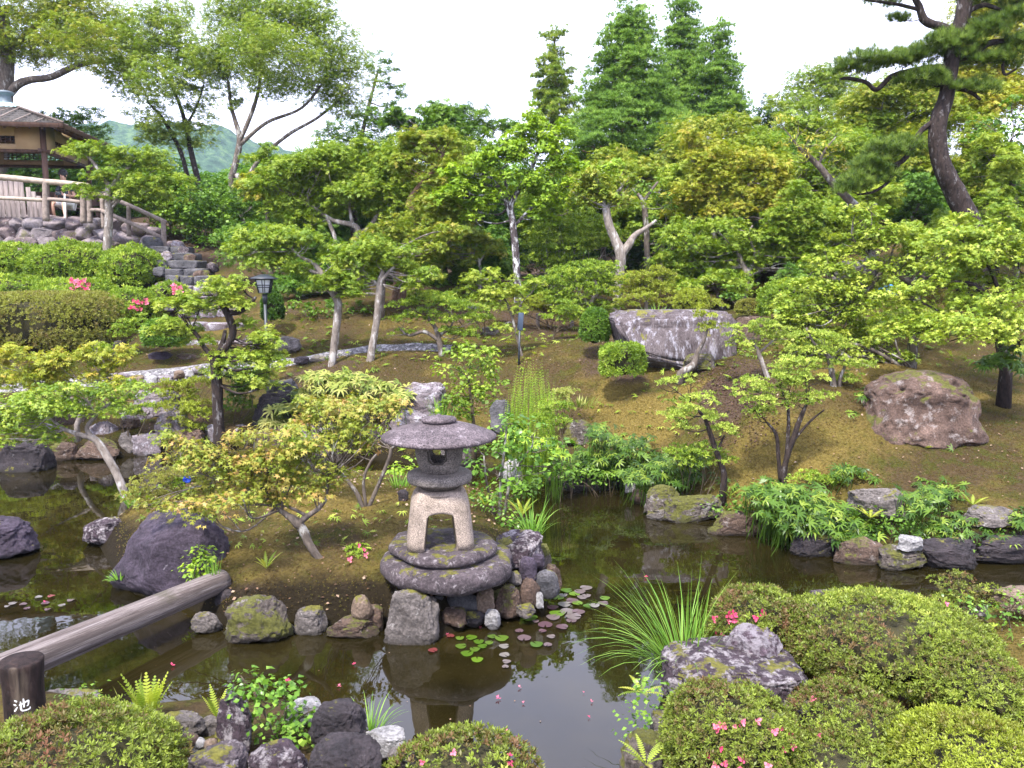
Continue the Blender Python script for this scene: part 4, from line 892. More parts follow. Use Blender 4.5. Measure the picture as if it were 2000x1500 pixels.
for s in range(4):
    Rm = np.array(Matrix.Rotation(s * math.pi / 2, 3, 'Z'))
    def onr(x, t): hw = HE + (HT - HE) * t; return Rm @ np.array((x * hw, -hw, roofz(t) + .05 * (1 - t) ** 3 + .015))
    for x0 in np.arange(-1.7, 1.01, .22):
        x1 = x0 + .75; t0, t1 = 0.03, .97
        if x0 < -1: t0 = min(.96, .03 + (-1 - x0) / .75 * .94)
        if x1 > 1: t1 = .03 + (1 - x0) / .75 * .94
        xa = max(x0, -1); xb = min(x1, 1)
        if t1 - t0 > .08 and xb > xa: bar(mb, onr(xa, t0), onr(xb, t1), .025, .02)
    for sx in (-1, 1): bar(mb, onr(sx, 0), onr(sx, 1), .06, .045)
PT("batten", mb, 'rail_wood', roof)
mb = MB(); hc = HT + .02
for (hw, za, zb_) in ((HT + .05, AZ - .03, AZ + .035), (HT * .78, AZ + .035, AZ + .10), (HT * .55, AZ + .10, AZ + .15)):
    box(mb, (0, 0, (za + zb_) / 2), (hw * 2, hw * 2, zb_ - za), None, .015)
cap = PT("copper_cap", mb, 'copper')
mb = MB(); lathe(mb, [(.17, AZ + .15), (.14, AZ + .18), (.13, AZ + .36), (.15, AZ + .38), (.20, AZ + .40), (.20, AZ + .45), (.15, AZ + .47), (.001, AZ + .475)], sides=28)
PT("finial", mb, plain("dark_copper", (.10, .13, .15), .5, 0, .2), cap, True)
HP = 1.42
for sx in (-1, 1):
    for sy in (-1, 1):
        mb = MB(); tube(mb, [(sx * HP, sy * HP, 0, .075), (sx * HP, sy * HP, EZ * .5, .07), (sx * HP, sy * HP, EZ + .15, .068)], 12, .08, 3); PT("post", mb, 'post_wood', smooth=True)
zb0 = Y_(291, 20.3) - FZ; zb1 = EZ + .16
for s in range(4):
    Rm = Matrix.Rotation(s * math.pi / 2, 3, 'Z'); mb = MB(); y = -HP
    def bx(x0, x1, z0_, z1_, mbx=None, dy=0, th=.05): box(mbx or mb, Rm @ Vector(((x0 + x1) / 2, y + dy, (z0_ + z1_) / 2)), (x1 - x0, th, z1_ - z0_), Rm)
    wx = .78; wz0, wz1 = zb0 + .13, zb0 + .32
    bx(-HP + .05, -wx, zb0, zb1); bx(wx, HP - .05, zb0, zb1); bx(-wx, wx, zb0, wz0); bx(-wx, wx, wz1, zb1); wl = PT("plaster_band", mb, 'plaster')
    m2 = MB()
    for x in np.linspace(-wx, wx, 15): bx(x - .009, x + .009, wz0, wz1, m2, 0, .02)
    for z in np.linspace(wz0, wz1, 4)[1:-1]: bx(-wx, wx, z - .008, z + .008, m2, .012, .012)
    PT("lattice_window", m2, 'post_wood', wl)
    m3 = MB(); bx(-HP - .25, HP + .25, zb0 - .075, zb0 - .003, m3, 0, .075); PT("beam", m3, 'post_wood')
m2 = MB()   # floor, low board wall, bench
box(m2, (0, 0, .02), (3.1, 3.1, .08)); PT("deck", m2, 'grey_wood')
m2 = MB()
for i_, x in enumerate(np.arange(-2.3, .98, .118)): box(m2, (x, -HP - .12 + .004 * (i_ % 2), .43), (.108, .03, .88 + .01 * (i_ % 3)), Matrix.Rotation(.012 * ((i_ * 7) % 3 - 1), 3, 'Y'), .004)
for i_ in range(4): box(m2, (1.04 + i_ * .115, -HP - .12, .36 - i_ * .05), (.106, .03, .74 - i_ * .11), None, .004)
PT("board_wall", m2, 'grey_wood')
m2 = MB(); box(m2, (.9, .95, .42), (2.0, .42, .05), None, .01); box(m2, (.9, 1.12, .7), (2.0, .04, .38), None, .01)
for x in (0.0, 1.8): box(m2, (x, .95, .2), (.07, .36, .39))
PT("bench", m2, 'post_wood')

# ---- railings of round rails on the wall and down the steps
FY = 19.55
root = empty("wooden_railing", at(90, 428, FY), "peeled log railing along the top of the stone wall before the pavilion", "railing"); org = np.array(root.location)
def rl(nm, a, b, r, mat, r2=None, par=None):
    mb = MB(); A_ = at(*a); B_ = at(*b); tube(mb, catmull([(*A_, r), (*((A_ + B_) / 2 + Vector((0, 0, .01))), r * .97), (*B_, r2 or r * .93)], 6), 12, .06, int(a[0])); return mb.build(nm, M_[mat], par or root, smooth=True, origin=org)
rl("rail", (-60, 341, FY), (90, 355, FY), .075, 'rail_light'); rl("rail", (90, 355, FY), (172, 363, FY), .07, 'rail_light')
rl("rail", (-380, 338, FY), (-62, 341, FY), .075, 'rail_light'); rl("rail", (-380, 380, FY), (-62, 385, FY), .05, 'rail_light'); rl("post", (-200, 432, FY), (-200, 343, FY), .075, 'rail_wood')
rl("rail", (-60, 385, FY), (88, 391, FY), .05, 'rail_light'); rl("rail", (92, 389, FY), (160, 395, FY), .05, 'rail_wood')
rl("post", (90, 432, FY), (89, 352, FY), .075, 'rail_wood'); rl("post", (-45, 432, FY), (-45, 345, FY), .075, 'rail_wood')
rl("post", (163, 436, FY), (163, 368, FY), .075, 'rail_wood'); 
root = empty("wooden_railing", at(322, 490, 18.9), "log handrail sloping down beside the stone steps", "railing"); org = np.array(root.location)
rl("post", (176, 436, FY - .1), (174, 378, FY - .1), .06, 'rail_wood'); rl("post", (203, 446, 19.45), (199, 388, 19.45), .055, 'rail_wood'); rl("post", (252, 462, 19.2), (251, 402, 19.2), .05, 'rail_wood'); rl("post", (321, 495, 18.9), (319, 431, 18.9), .06, 'rail_wood')
rl("rail", (170, 377, FY - .1), (205, 382, 19.45), .05, 'rail_wood'); rl("rail", (203, 380, 19.45), (324, 434, 18.9), .05, 'rail_wood'); rl("rail", (172, 411, FY - .1), (200, 411, 19.4), .045, 'rail_wood'); rl("rail", (200, 412, 19.4), (318, 465, 18.9), .05, 'rail_wood')

# ---- retaining wall of boulders
rs = np.random.RandomState(11); mb = MB()
for row, (yp, hh) in enumerate(((496, 17), (478, 17), (459, 16), (440, 16))):
    x = -420 + row * 17
    while x < 330:
        w_ = rs.uniform(12, 26); cxp = x + w_; sl = max(0, (x - 195) / 135.) ; yy = yp + sl * (34 - row * 4)
        if not (row == 3 and x > 300):
            Yd = 19.85 - row * -.12 - sl * .4; c = at(cxp, yy, Yd); a = m(w_ * 1.04, Yd); h = m(hh * rs.uniform(.9, 1.1), Yd) * (1.0 - .2 * sl); V, Fc = ICO[3]; q = np.sign(V) * np.abs(V) ** .78
            for _ in range(7):
                nn = rdir(rs, 1)[0]; t = q @ nn - rs.uniform(.7, .9); q = q - np.maximum(t, 0)[:, None] * nn
            q = q * (1 + .12 * fbm(V * 1.8 + x, 3, row))[:, None] * np.array([a, .3, h]); mb.add(q + np.array(c), [Fc], rs.rand())
        x += w_ * 1.86
    x = 0
V, Fc = ICO[2]
o = mb.build("stone_wall", M_['brown'], smooth=True, origin=at(100, 470, 19.8)); 
mt, n, p, out = newmat("wall_stones"); v = objvec(n, offs=False); f = noise(n, 7, 8, .7, v, .4); a_ = n.nodes.new("ShaderNodeAttribute"); a_.attribute_name = "rnd"
c = ramp(n, [(.3, (.05, .032, .03)), (.7, (.20, .15, .15))], f); c = mixc(n, mrange(n, a_.outputs["Fac"], .3, .9, 0, .6), c, ramp(n, [(.3, (.09, .085, .09)), (.7, (.32, .29, .31))], f)); c = mixc(n, math_(n, 'MULTIPLY', mrange(n, noise(n, 4, 6, .7, v), .56, .62), .7), c, (.09, .085, .02)); c = mixc(n, mrange(n, noise(n, 16, 6, .7, v), .62, .66), c, (.5, .46, .48)); n.links.new(c, p.inputs["Base Color"]); p.inputs["Roughness"].default_value = .85; bump(n, f, 1., .03, p)
o.data.materials[0] = mt; tag(o, "rounded boulder wall holding up the pavilion terrace", "stone wall")

# ---- steps
root = empty("stone_steps", at(380, 640, 15.6), "rough stone steps climbing the slope to the pavilion", "steps"); org = np.array(root.location)
ST = [(428, 672, 66, 14.6, 14), (420, 640, 62, 15.2, 15), (412, 612, 58, 15.8, 15), (402, 590, 52, 16.3, 16), (385, 568, 50, 16.8, 17), (378, 548, 50, 17.2, 16), (362, 533, 44, 17.6, 14), (350, 517, 42, 18.0, 14), (342, 502, 38, 18.3, 13), (332, 489, 34, 18.6, 12)]
rs = np.random.RandomState(4)
for k, (px, py, w_, Yd, hh) in enumerate(ST):
    mb = MB(); nb = 3 if w_ > 45 else 2; cut = sorted(rs.uniform(-.5, .5, nb - 1)); ed = [-1] + [q_ * 1.0 for q_ in cut] + [1]
    for u0, u1 in zip(ed[:-1], ed[1:]):
        c = at(px + (u0 + u1) / 2 * w_, py + rs.uniform(-1, 1), Yd); V, Fc = ICO[3]; q = np.sign(V) * np.abs(V) ** .32
        q = q * (1 + .09 * fbm(V * 2 + k * 9 + u0, 3, k))[:, None] * np.array([m((u1 - u0) / 2 * w_ * 1.02, Yd), .34, m(hh * .62, Yd)]); mb.add(q + np.array(c) + np.array([0, .15, 0]), [Fc])
    mb.build("step", M_['cobble' if k > 4 else 'cliff'], root, smooth=True, origin=org)

# ---- seated person
def skinned(name, verts, edges, radii, mat, sub=2, parent=None, root_i=0):
    me = bpy.data.meshes.new(name); me.from_pydata([tuple(v) for v in verts], edges, []); o = bpy.data.objects.new(name, me); COL.objects.link(o)
    o.modifiers.new("skin", 'SKIN'); 
    if not me.skin_vertices: pass
    for i, r in enumerate(radii):
        sv = me.skin_vertices[0].data[i]; rr = r if isinstance(r, tuple) else (r, r); sv.radius = rr; sv.use_root = (i == root_i)
    sb = o.modifiers.new("sub", 'SUBSURF'); sb.levels = sub; sb.render_levels = sub; me.materials.append(mat)
    dg = bpy.context.evaluated_depsgraph_get(); ev = o.evaluated_get(dg); nm_ = bpy.data.meshes.new_from_object(ev); bpy.data.objects.remove(o, do_unlink=True); nm_.polygons.foreach_set("use_smooth", [True] * len(nm_.polygons))
    o2 = bpy.data.objects.new(name, nm_); COL.objects.link(o2); o2.parent = parent
    if not nm_.materials: nm_.materials.append(mat)
    return o2
PY_ = 20.9; hip = at(131, 400, PY_); fl = at(140, 428, PY_ - .4).z
pr = empty("person", (hip.x, PY_, fl), "person in grey t-shirt and white shorts sitting in the pavilion, looking down at the hands", "person")
H0 = hip.z - fl
def P3(x, y, z): return Vector((x, y, z))
sk = plain("skin", (.55, .32, .22), .55); J = [P3(0, 0, H0), P3(0, .0, H0 + .16), P3(0, -.02, H0 + .34), P3(0, -.04, H0 + .47), P3(0, -.07, H0 + .55), P3(0, -.10, H0 + .64), P3(0, -.115, H0 + .74)]
Rd = [(.15, .11), (.125, .095), (.14, .10), (.11, .08), .05, (.075, .085), (.07, .085)]; E = [(0, 1), (1, 2), (2, 3), (3, 4), (4, 5), (5, 6)]
for s in (-1, 1):
    b = len(J); J += [P3(s * .17, -.02, H0 + .43), P3(s * .235, -.05, H0 + .20), P3(s * .10, -.27, H0 + .22), P3(s * .055, -.31, H0 + .24)]; Rd += [.052, .043, .028, (.03, .022)]; E += [(3, b), (b, b + 1), (b + 1, b + 2), (b + 2, b + 3)]
    for k in range(4):
        f0 = len(J); J += [P3(s * (.035 - k * .004), -.335 + k * .0, H0 + .275 - k * .022), P3(s * (.008 + k * .003), -.345, H0 + .27 - k * .022)]; Rd += [.009, .008]; E += [(b + 3, f0), (f0, f0 + 1)]
    f0 = len(J); J += [P3(s * .05, -.30, H0 + .285), P3(s * .03, -.31, H0 + .305)]; Rd += [.010, .008]; E += [(b + 3, f0), (f0, f0 + 1)]
    b = len(J); J += [P3(s * .10, -.05, H0 - .0), P3(s * .15, -.42, H0 + .02), P3(s * .15, -.40, H0 - .20), P3(s * .14, -.36, .07), P3(s * .15, -.40, .035), P3(s * .16, -.54, .025)]; Rd += [.09, .062, .055, .038, (.04, .035), (.04, .02)]; E += [(0, b), (b, b + 1), (b + 1, b + 2), (b + 2, b + 3), (b + 3, b + 4), (b + 4, b + 5)]
try:
    body = skinned("body", J, E, Rd, sk, 1, pr)
    skinned("shirt", [P3(0, 0, H0 - .03), P3(0, 0, H0 + .16), P3(0, -.02, H0 + .34), P3(0, -.04, H0 + .46)] + [P3(-.175, -.02, H0 + .42), P3(-.215, -.04, H0 + .30), P3(.175, -.02, H0 + .42), P3(.215, -.04, H0 + .30)], [(0, 1), (1, 2), (2, 3), (3, 4), (4, 5), (3, 6), (6, 7)], [(.17, .13), (.145, .115), (.155, .12), (.12, .09), .07, .065, .07, .065], plain("shirt_grey", (.045, .05, .065), .9), 1, pr)
    skinned("shorts", [P3(0, -.0, H0 + .03), P3(.10, -.04, H0 - .01), P3(.15, -.40, H0 + .02), P3(-.10, -.04, H0 - .01), P3(-.15, -.40, H0 + .02)], [(0, 1), (1, 2), (0, 3), (3, 4)], [(.17, .12), .105, .085, .105, .085], plain("shorts_white", (.75, .73, .70), .9), 1, pr)
    V, Fc = ICO[3]; mb = MB(); hv = V * np.array([.105, .12, .12]); ok = ~((V[:, 1] < -.45) & (V[:, 2] < .25)); hv[~ok] *= .78; hv *= (1 + .08 * fbm(V * 5, 2, 3))[:, None]; mb.add(hv + np.array([0, -.095, H0 + .77]), [Fc]); mb.build("hair", plain("hair_black", (.012, .01, .01), .5), pr, smooth=True)
    hd = MB()
    for s in (-1, 1):
        lathe(hd, [(.001, -.012), (.011, -.006), (.013, 0), (.011, .006), (.001, .012)], (s * .03, -.185, H0 + .735), 10)
    hd.build("eye", plain("eye_dark", (.02, .015, .012), .3), pr)
    nb = MB(); V, Fc = ICO[2]; nb.add(V * np.array([.014, .02, .022]) + np.array([0, -.20, H0 + .70]), [Fc]); nb.add(V * np.array([.028, .008, .006]) + np.array([0, -.182, H0 + .66]), [Fc])
    for s in (-1, 1): nb.add(V * np.array([.012, .022, .032]) + np.array([s * .085, -.10, H0 + .72]), [Fc])
    nb.build("face", sk, pr, smooth=True)
    mb = MB(); tube(mb, catmull([(-.10, -.12, H0 + .46, .018), (-.13, -.155, H0 + .30, .018), (-.12, -.14, H0 + .12, .018)], 4), 6); mb.build("strap", M_['iron'], pr)
except Exception as ex: print("person", ex)
mb = MB(); box(mb, (0, 0, 0), (.13, .07, .085), None, .01); lathe(mb, [(.03, 0), (.03, .05), (.026, .055), (.001, .055)], (0, 0, .04), 16); o = mb.build("camera_body", M_['iron']); o.name = "hand_camera"; tag_loc(o, Vector((hip.x, PY_ - .365, fl + H0 + .245)), "small black camera held in both hands of the sitting person", "camera")
mb = MB(); tube(mb, [(0, 0, 0, .012), (0, .02, .1, .026), (0, .05, .45, .034), (0, .06, .58, .02), (0, .065, .66, .012)], 10, .05); tag_loc(mb.build("folded_umbrella", M_['white'], smooth=True), at(127, 431, PY_ - .55), "white folded umbrella leaning at the sitting person's knees", "umbrella")

# ================================================================ ROCKS
RK = "rock"
def r_(label, x0, y0, x1, y1, mat, **k): return rock(k.pop('name', RK), label, x0, y0, x1, y1, mat, **k)
# island shore
r_("huge smooth dark purple boulder at the log end of the island", 214, 1000, 455, 1172, 'purple', z=-.02, dep=.62, box_=2.3, cuts=5, rough=.06, name="boulder", cat="boulder", sub=5)
r_("dark reddish rock half hidden behind the huge purple boulder", 164, 1012, 262, 1070, 'lichened', z=0., dep=.8)
r_("rounded grey boulder cut off by the left edge, standing in water", -90, 1004, 68, 1092, 'purple', z=0., dep=.7, name="boulder", cat="boulder", box_=2.2)
r_("big pale and olive rock in the water beside the log", 428, 1165, 568, 1262, 'mossy', z=-.02, dep=.6, cuts=6, name="boulder", cat="boulder", box_=2.4)
r_("small wet grey rock tucked under the island end of the log", 374, 1196, 432, 1238, 'grey', z=0., dep=.7)
r_("dark rock under the log end against the moss bank", 420, 1150, 470, 1200, 'dark', z=.0, dep=.6)
r_("small grey mossy rock right of the big olive one", 576, 1184, 640, 1238, 'grey', z=0., dep=.7)
r_("low brown rock with a pale broken face at the waterline", 640, 1206, 742, 1245, 'brown', z=0., dep=.6)
r_("upright rounded reddish brown cobble on the low shore rocks", 686, 1162, 728, 1208, 'tan', z=.11, dep=.8, box_=2.0, cuts=2, rough=.05)
r_("brown mossy rock between the cobble and the big pale block", 700, 1180, 752, 1232, 'brown', z=0., dep=.8)
r_("tall pale grey block standing in the water below the slab", 750, 1155, 862, 1264, 'grey', z=-.02, dep=.6, cuts=8, name="boulder", cat="boulder", tilt=-8, box_=2.8)
r_("flat oval pale cobble directly under the slab front", 812, 1158, 868, 1180, 'cobble', Y=5.42, dep=.6, box_=2.0, cuts=1, rough=.04)
r_("dark blue grey round cobble under the middle of the slab", 866, 1158, 936, 1200, 'cobble', Y=5.44, dep=.6, box_=2.1, cuts=2, rough=.05)
r_("orange brown block under the right of the slab", 930, 1148, 968, 1192, 'tan', Y=5.44, dep=.8)
r_("rusty brown rounded stone below the slab's right rim", 962, 1140, 1018, 1205, 'brown', Y=5.50, dep=.7, cuts=4, box_=2.2)
r_("dark rust coloured cobble above the small wet flat stone", 1012, 1128, 1056, 1184, 'brown', Y=5.55, dep=.8, box_=2.1, cuts=2)
r_("purple rounded stone beside the slab's right end", 1012, 1086, 1050, 1138, 'purple', Y=5.62, dep=.8, box_=2.1, cuts=2)
r_("smooth slate blue cobble near the lily pads", 1044, 1112, 1092, 1166, 'cobble', Y=5.62, dep=.8, box_=2.05, cuts=1, rough=.04)
r_("brown stone at the far right corner of the island wall", 1060, 1102, 1098, 1152, 'brown', Y=5.85, dep=.8)
r_("small purple wedge between the slab and the flat-topped rock", 1036, 1082, 1064, 1112, 'purple', Y=5.8, dep=.8)
r_("flat-topped pale rock right of the lantern slabs", 966, 1040, 1062, 1104, 'lichened', Y=5.95, dep=.7, box_=3.6, cuts=4)
r_("mossy brown rock on the shore behind the flat-topped one", 1040, 1062, 1078, 1112, 'mossy', Y=6.1, dep=.8)
r_("small grey stone wedged at the right end of the slab", 992, 1115, 1020, 1140, 'grey', Y=5.55, dep=.8)
r_("white-grey pointed rock at the waterline under the slab", 944, 1190, 978, 1226, 'pale', Y=5.33, dep=.7, cuts=9)
r_("flat wet grey stone at the waterline right of the slab", 1004, 1178, 1046, 1204, 'grey', Y=5.42, dep=.7)
r_("small pale point of rock by the lily pads", 1046, 1156, 1062, 1186, 'pale', Y=5.5, dep=.7)
r_("dark mossy footing rock in the water under the slab middle", 860, 1186, 912, 1226, 'brown', Y=5.33, dep=.8)
r_("dark mossy footing rock left of the white pointed one", 904, 1196, 948, 1224, 'dark', Y=5.36, dep=.8)
r_("mossy brown core boulder under the lantern slabs", 770, 1130, 1030, 1230, 'brown', Y=5.75, dep=.6, box_=2.6, rough=.08)
r_("small white-rimmed grey stone on the moss by the slab", 838, 1182, 862, 1202, 'tan', Y=5.4, dep=.8)
r_("small hollow dark stump-like rock on the moss behind the lantern", 776, 956, 798, 982, 'dark', Y=7.0, dep=.9)
# near bank, bottom
r_("pale flat stone at the near shore behind the post", 70, 1352, 206, 1400, 'grey', z=.08, dep=.5)
r_("low pale stone left of the dark post", -60, 1366, 24, 1400, 'grey', z=.06, dep=.5)
r_("flat grey stone with a broken edge above the white pebbles", 300, 1396, 400, 1442, 'grey', Y=3.45, dep=.6)
r_("grey stone touching the tall dark rock", 388, 1400, 432, 1440, 'grey', Y=3.5, dep=.8)
r_("tall dark speckled rock beside the leafy green plant", 424, 1358, 500, 1462, 'lichened', Y=3.35, dep=.8, box_=3.)
r_("dark speckled rock right of the leafy green plant", 608, 1368, 714, 1460, 'dark', Y=3.3, dep=.8, box_=2.3, cuts=4)
r_("whitish rock behind the dark speckled one", 556, 1366, 640, 1410, 'pale', Y=3.6, dep=.6)
r_("big dark rounded rock cut by the bottom edge, right one", 596, 1442, 752, 1560, 'dark', Y=3.05, dep=.8, box_=2.2, cuts=4)
r_("dark purple rounded rock at the bottom edge, middle one", 482, 1450, 610, 1560, 'lichened', Y=3.05, dep=.8, box_=2.2, cuts=4)
r_("lilac grey angular rock at the bottom beside the azalea", 366, 1456, 486, 1550, 'slab', Y=3.0, dep=.8)
r_("small white mottled rock above the moss cushion", 708, 1424, 796, 1480, 'pale', Y=3.3, dep=.7)
r_("grey stone between the moss cushion and the dark rock", 752, 1462, 812, 1500, 'grey', Y=3.15, dep=.7)
for px, py, s_, mt_ in ((372, 1446, 17, 'brown'), (389, 1452, 13, 'pale'), (412, 1454, 14, 'tan'), (361, 1462, 14, 'pale'), (383, 1463, 12, 'pale'), (348, 1452, 12, 'tan')):
    rock("pebble", "smooth rounded pebble in the small heap by the bottom rocks", px - s_, py - s_ * .75, px + s_, py + s_ * .7, mt_, Y=3.3, dep=.8, box_=2., cuts=0, rough=.03, group="pebbles heaped at the near shore", cat="pebble", sub=3)
# near bank, right
r_("large flat lichen-covered purple rock on the near right bank", 1284, 1270, 1578, 1400, 'lichened', Y=3.95, dep=.75, box_=3.4, cuts=6, name="boulder", cat="boulder", sub=5, rough=.07)
r_("white-patched upright rock on top of the flat lichened one", 1410, 1222, 1532, 1335, 'white_patched', Y=4.05, dep=.7, cuts=8, sub=5)
r_("weathered jagged grey rock between two azaleas by the water", 1566, 1150, 1650, 1222, 'slab', Y=5.2, dep=.7, cuts=10)
r_("mossy brown footing rock of the near right bank at the water", 1205, 1425, 1330, 1600, 'mossy', Y=3.5, dep=.9, box_=2.4)
r_("small pale angular rock under the ferns on the right bank", 1268, 1388, 1320, 1440, 'grey', Y=3.7, dep=.8)
r_("smooth pinkish boulder at the right edge of the near bank", 1938, 1146, 2060, 1200, 'tan', Y=5.0, dep=.7, box_=2.1, cuts=3)
r_("small pointed pinkish stone on the golden moss at right", 1884, 1226, 1912, 1256, 'slab', Y=4.5, dep=.8)
r_("small blue-grey stone on the moss near the sparse azalea", 1882, 1194, 1902, 1212, 'cobble', Y=4.9, dep=.8, box_=2., cuts=1)
r_("small grey stone beside the pinkish boulder", 1902, 1182, 1930, 1204, 'grey', Y=5.0, dep=.8)
# far right bank shoreline
r_("brown rock at the water's bend with fern on top", 1258, 948, 1330, 1012, 'mossy', z=-.01, dep=.7)
r_("long low grey ledge at the water below the ferns", 1290, 965, 1412, 1020, 'mossy', z=-.01, dep=.5)
r_("wet pale ledge running along the right shore", 1385, 998, 1500, 1048, 'brown', z=-.01, dep=.35)
r_("mossy ledge just left of the wet pale ledge", 1262, 994, 1388, 1020, 'grey', z=-.02, dep=.3)
r_("small white-topped stone at the tip of the right bank", 1220, 936, 1242, 962, 'pale', z=.1, dep=.8)
r_("brown rock at the foot of the white stone", 1228, 955, 1262, 985, 'brown', z=0, dep=.8)
r_("squarish grey rock among the bamboo grass", 1658, 950, 1762, 1012, 'grey', Y=7.2, dep=.7, box_=3.2)
r_("small bright white block balanced near the water at right", 1748, 1044, 1802, 1078, 'pale', z=.16, dep=.7, cuts=8)
r_("mossy brown rock under the bright white block", 1708, 1066, 1806, 1114, 'mossy', z=-.01, dep=.7)
r_("dark rock at the right shore beside the mossy brown one", 1785, 1052, 1915, 1114, 'dark', z=-.01, dep=.5)
r_("dark mossy ledge near the right edge of the far shore", 1880, 1046, 2060, 1108, 'dark', z=-.01, dep=.5)
r_("low dark bank stone under the bamboo grass", 1545, 1040, 1660, 1090, 'dark', z=-.01, dep=.4)
r_("low dark bank stone left of the mossy brown rock", 1632, 1050, 1735, 1104, 'brown', z=-.01, dep=.4)
r_("flat pinkish stone lying on the moss at far right", 1932, 944, 1986, 958, 'tan', Y=7.6, dep=.6)
r_("half buried grey rock near the right edge above the ferns", 1878, 990, 1980, 1034, 'grey', Y=7.0, dep=.7)
r_("massive round brown boulder alone on the right slope", 1688, 722, 1900, 856, 'round_rock', dep=.85, box_=2.5, cuts=3, emb=.9, sink=.3, name="boulder", cat="boulder", sub=5, rough=.08)
big = r_("great pale-streaked cut boulder with a flat top on the slope", 1176, 604, 1436, 722, 'cut', dep=.5, box_=5.5, cuts=3, name="boulder", cat="boulder", sub=5, rough=.05)
r_("moss-backed brown rock joining the great cut boulder's right end", 1430, 616, 1500, 668, 'brown', dep=.7)
r_("mossy hump at the foot of the great cut boulder", 1335, 690, 1400, 728, 'mossy', dep=.6)
r_("distant grey rock behind the bright maples", 1625, 508, 1745, 560, 'grey', Y=14.0, dep=.6)
r_("squat pale mossy rock on the bank by the central plants", 1100, 820, 1160, 870, 'mossy', dep=.7)
r_("small flat stone low on the right bank grass", 1244, 858, 1274, 868, 'tan', dep=.6)
r_("half-buried pale stone on the brown rise", 938, 638, 974, 654, 'grey', dep=.7)
r_("pale stone left of the half-buried one on the rise", 912, 592, 936, 602, 'pale', dep=.7)
# far bank, centre and left
r_("brown rock wall piece behind the lantern's left", 776, 745, 872, 812, 'cliff', Y=11.5, dep=.6, box_=2.8)
r_("grey upright stone above the dark cliff rocks", 534, 740, 588, 788, 'cobble', Y=11.9, dep=.7, box_=3.)
r_("narrow grey stone beside the upright one", 518, 742, 540, 768, 'cobble', Y=12.0, dep=.8)
r_("big dark overhanging rock right of the dark maple trunk", 494, 762, 590, 838, 'dark', Y=11.5, dep=.6)
r_("dark rock with a pale foot below the grey upright stone", 560, 782, 680, 850, 'brown', Y=11.6, dep=.5)
r_("pale lavender rock on the shore behind the island maple", 760, 800, 838, 850, 'cliff', Y=11.2, dep=.6)
r_("pale pointed rock between camellia and leafy bush", 955, 780, 1000, 840, 'cobble', Y=9.6, dep=.7)
r_("white-grey rock half hidden in the camellia", 975, 895, 1018, 935, 'pale', Y=9.0, dep=.7)
r_("large pale peaked rock on the left bank", 256, 762, 352, 820, 'cliff', dep=.7, Y=12.0)
r_("pale block of the left shore with white lichen", 172, 820, 232, 880, 'cliff', z=.05, dep=.6)
r_("low slab at the left waterline under the pale block", 150, 856, 240, 900, 'brown', z=-.01, dep=.5)
r_("pale split rock at the left shore", 232, 842, 262, 890, 'grey', z=.0, dep=.7)
r_("broad grey shore rock left of the dark maple", 258, 846, 318, 890, 'cliff', z=.0, dep=.6)
r_("small brown shore stone topping the left bank", 236, 816, 276, 838, 'brown', Y=11.3, dep=.7)
r_("big dark square rock at the left shore", -6, 858, 102, 922, 'dark', z=-.01, dep=.6, box_=3.4)
r_("pale flat stone between the dark square rock and the leaning trunk", 98, 862, 150, 902, 'brown', z=-.01, dep=.6)
r_("grey shore rock with rusty stain under the dark maple", 398, 826, 440, 880, 'cliff', Y=11.3, dep=.6)
r_("pinkish shore rock right of the rusty stained one", 436, 830, 500, 884, 'cliff', Y=11.4, dep=.6)
r_("purple rock behind the round green bush", 290, 686, 336, 712, 'purple', Y=13.9, dep=.7)
r_("brown stone at the foot of the stone steps", 336, 690, 400, 712, 'brown', Y=14.0, dep=.6)
r_("brown lump by the clipped hedge's right end", 218, 664, 250, 700, 'dark', Y=14.0, dep=.8)
r_("grey and rust rock right of the garden lamp", 530, 655, 586, 684, 'grey', Y=14.1, dep=.7)
r_("low stone behind the garden lamp pole", 470, 652, 530, 676, 'slab', Y=14.4, dep=.6)
r_("pale stone lying left of the path's near end", 66, 730, 130, 752, 'pale', Y=12.7, dep=.5)
r_("pale lichened stone among the left bank maples", 110, 770, 140, 800, 'slab', Y=11.9, dep=.7)
for i_, (px, py, s_) in enumerate(((236, 737, 17), (268, 741, 14), (296, 742, 12), (322, 741, 15), (350, 732, 10), (372, 728, 9), (388, 724, 12))):
    rock("kerb_stone", "low rounded stone edging the gravel path on its pond side", px - s_, py - 9, px + s_, py + 8, ('cliff', 'tan', 'pale')[i_ % 3], Y=12.95, dep=.8, cuts=3, rough=.05, group="stones edging the gravel path", cat="kerb stone", sub=3)
for i_, (px, py) in enumerate(((590, 702), (622, 700), (654, 700), (690, 698), (800, 690), (832, 689))):
    rock("kerb_stone", "low rounded stone edging the gravel path on its pond side", px - 15, py - 6, px + 15, py + 7, ('slab', 'grey')[i_ % 2], Y=13.45, dep=.6, cuts=3, rough=.05, group="stones edging the gravel path", cat="kerb stone", sub=3)
rs = np.random.RandomState(5)
for i_, (px, py, s_) in enumerate(((300, 478, 20), (328, 500, 13), (395, 540, 16), (415, 520, 11), (405, 560, 14), (430, 575, 13), (438, 600, 14), (316, 560, 13), (312, 530, 12), (345, 480, 12), (372, 505, 12), (360, 490, 11), (440, 560, 12), (330, 600, 12), (452, 590, 10))):
    rock("edge_stone", "rough stone banked along the sides of the stone steps", px - s_, py - s_ * .8, px + s_, py + s_ * .8, ('cobble', 'cliff', 'brown', 'slab')[i_ % 4], Y=18.7 - (py - 478) * .024, dep=.8, cuts=6, group="stones banked beside the steps", cat="stone", sub=3)


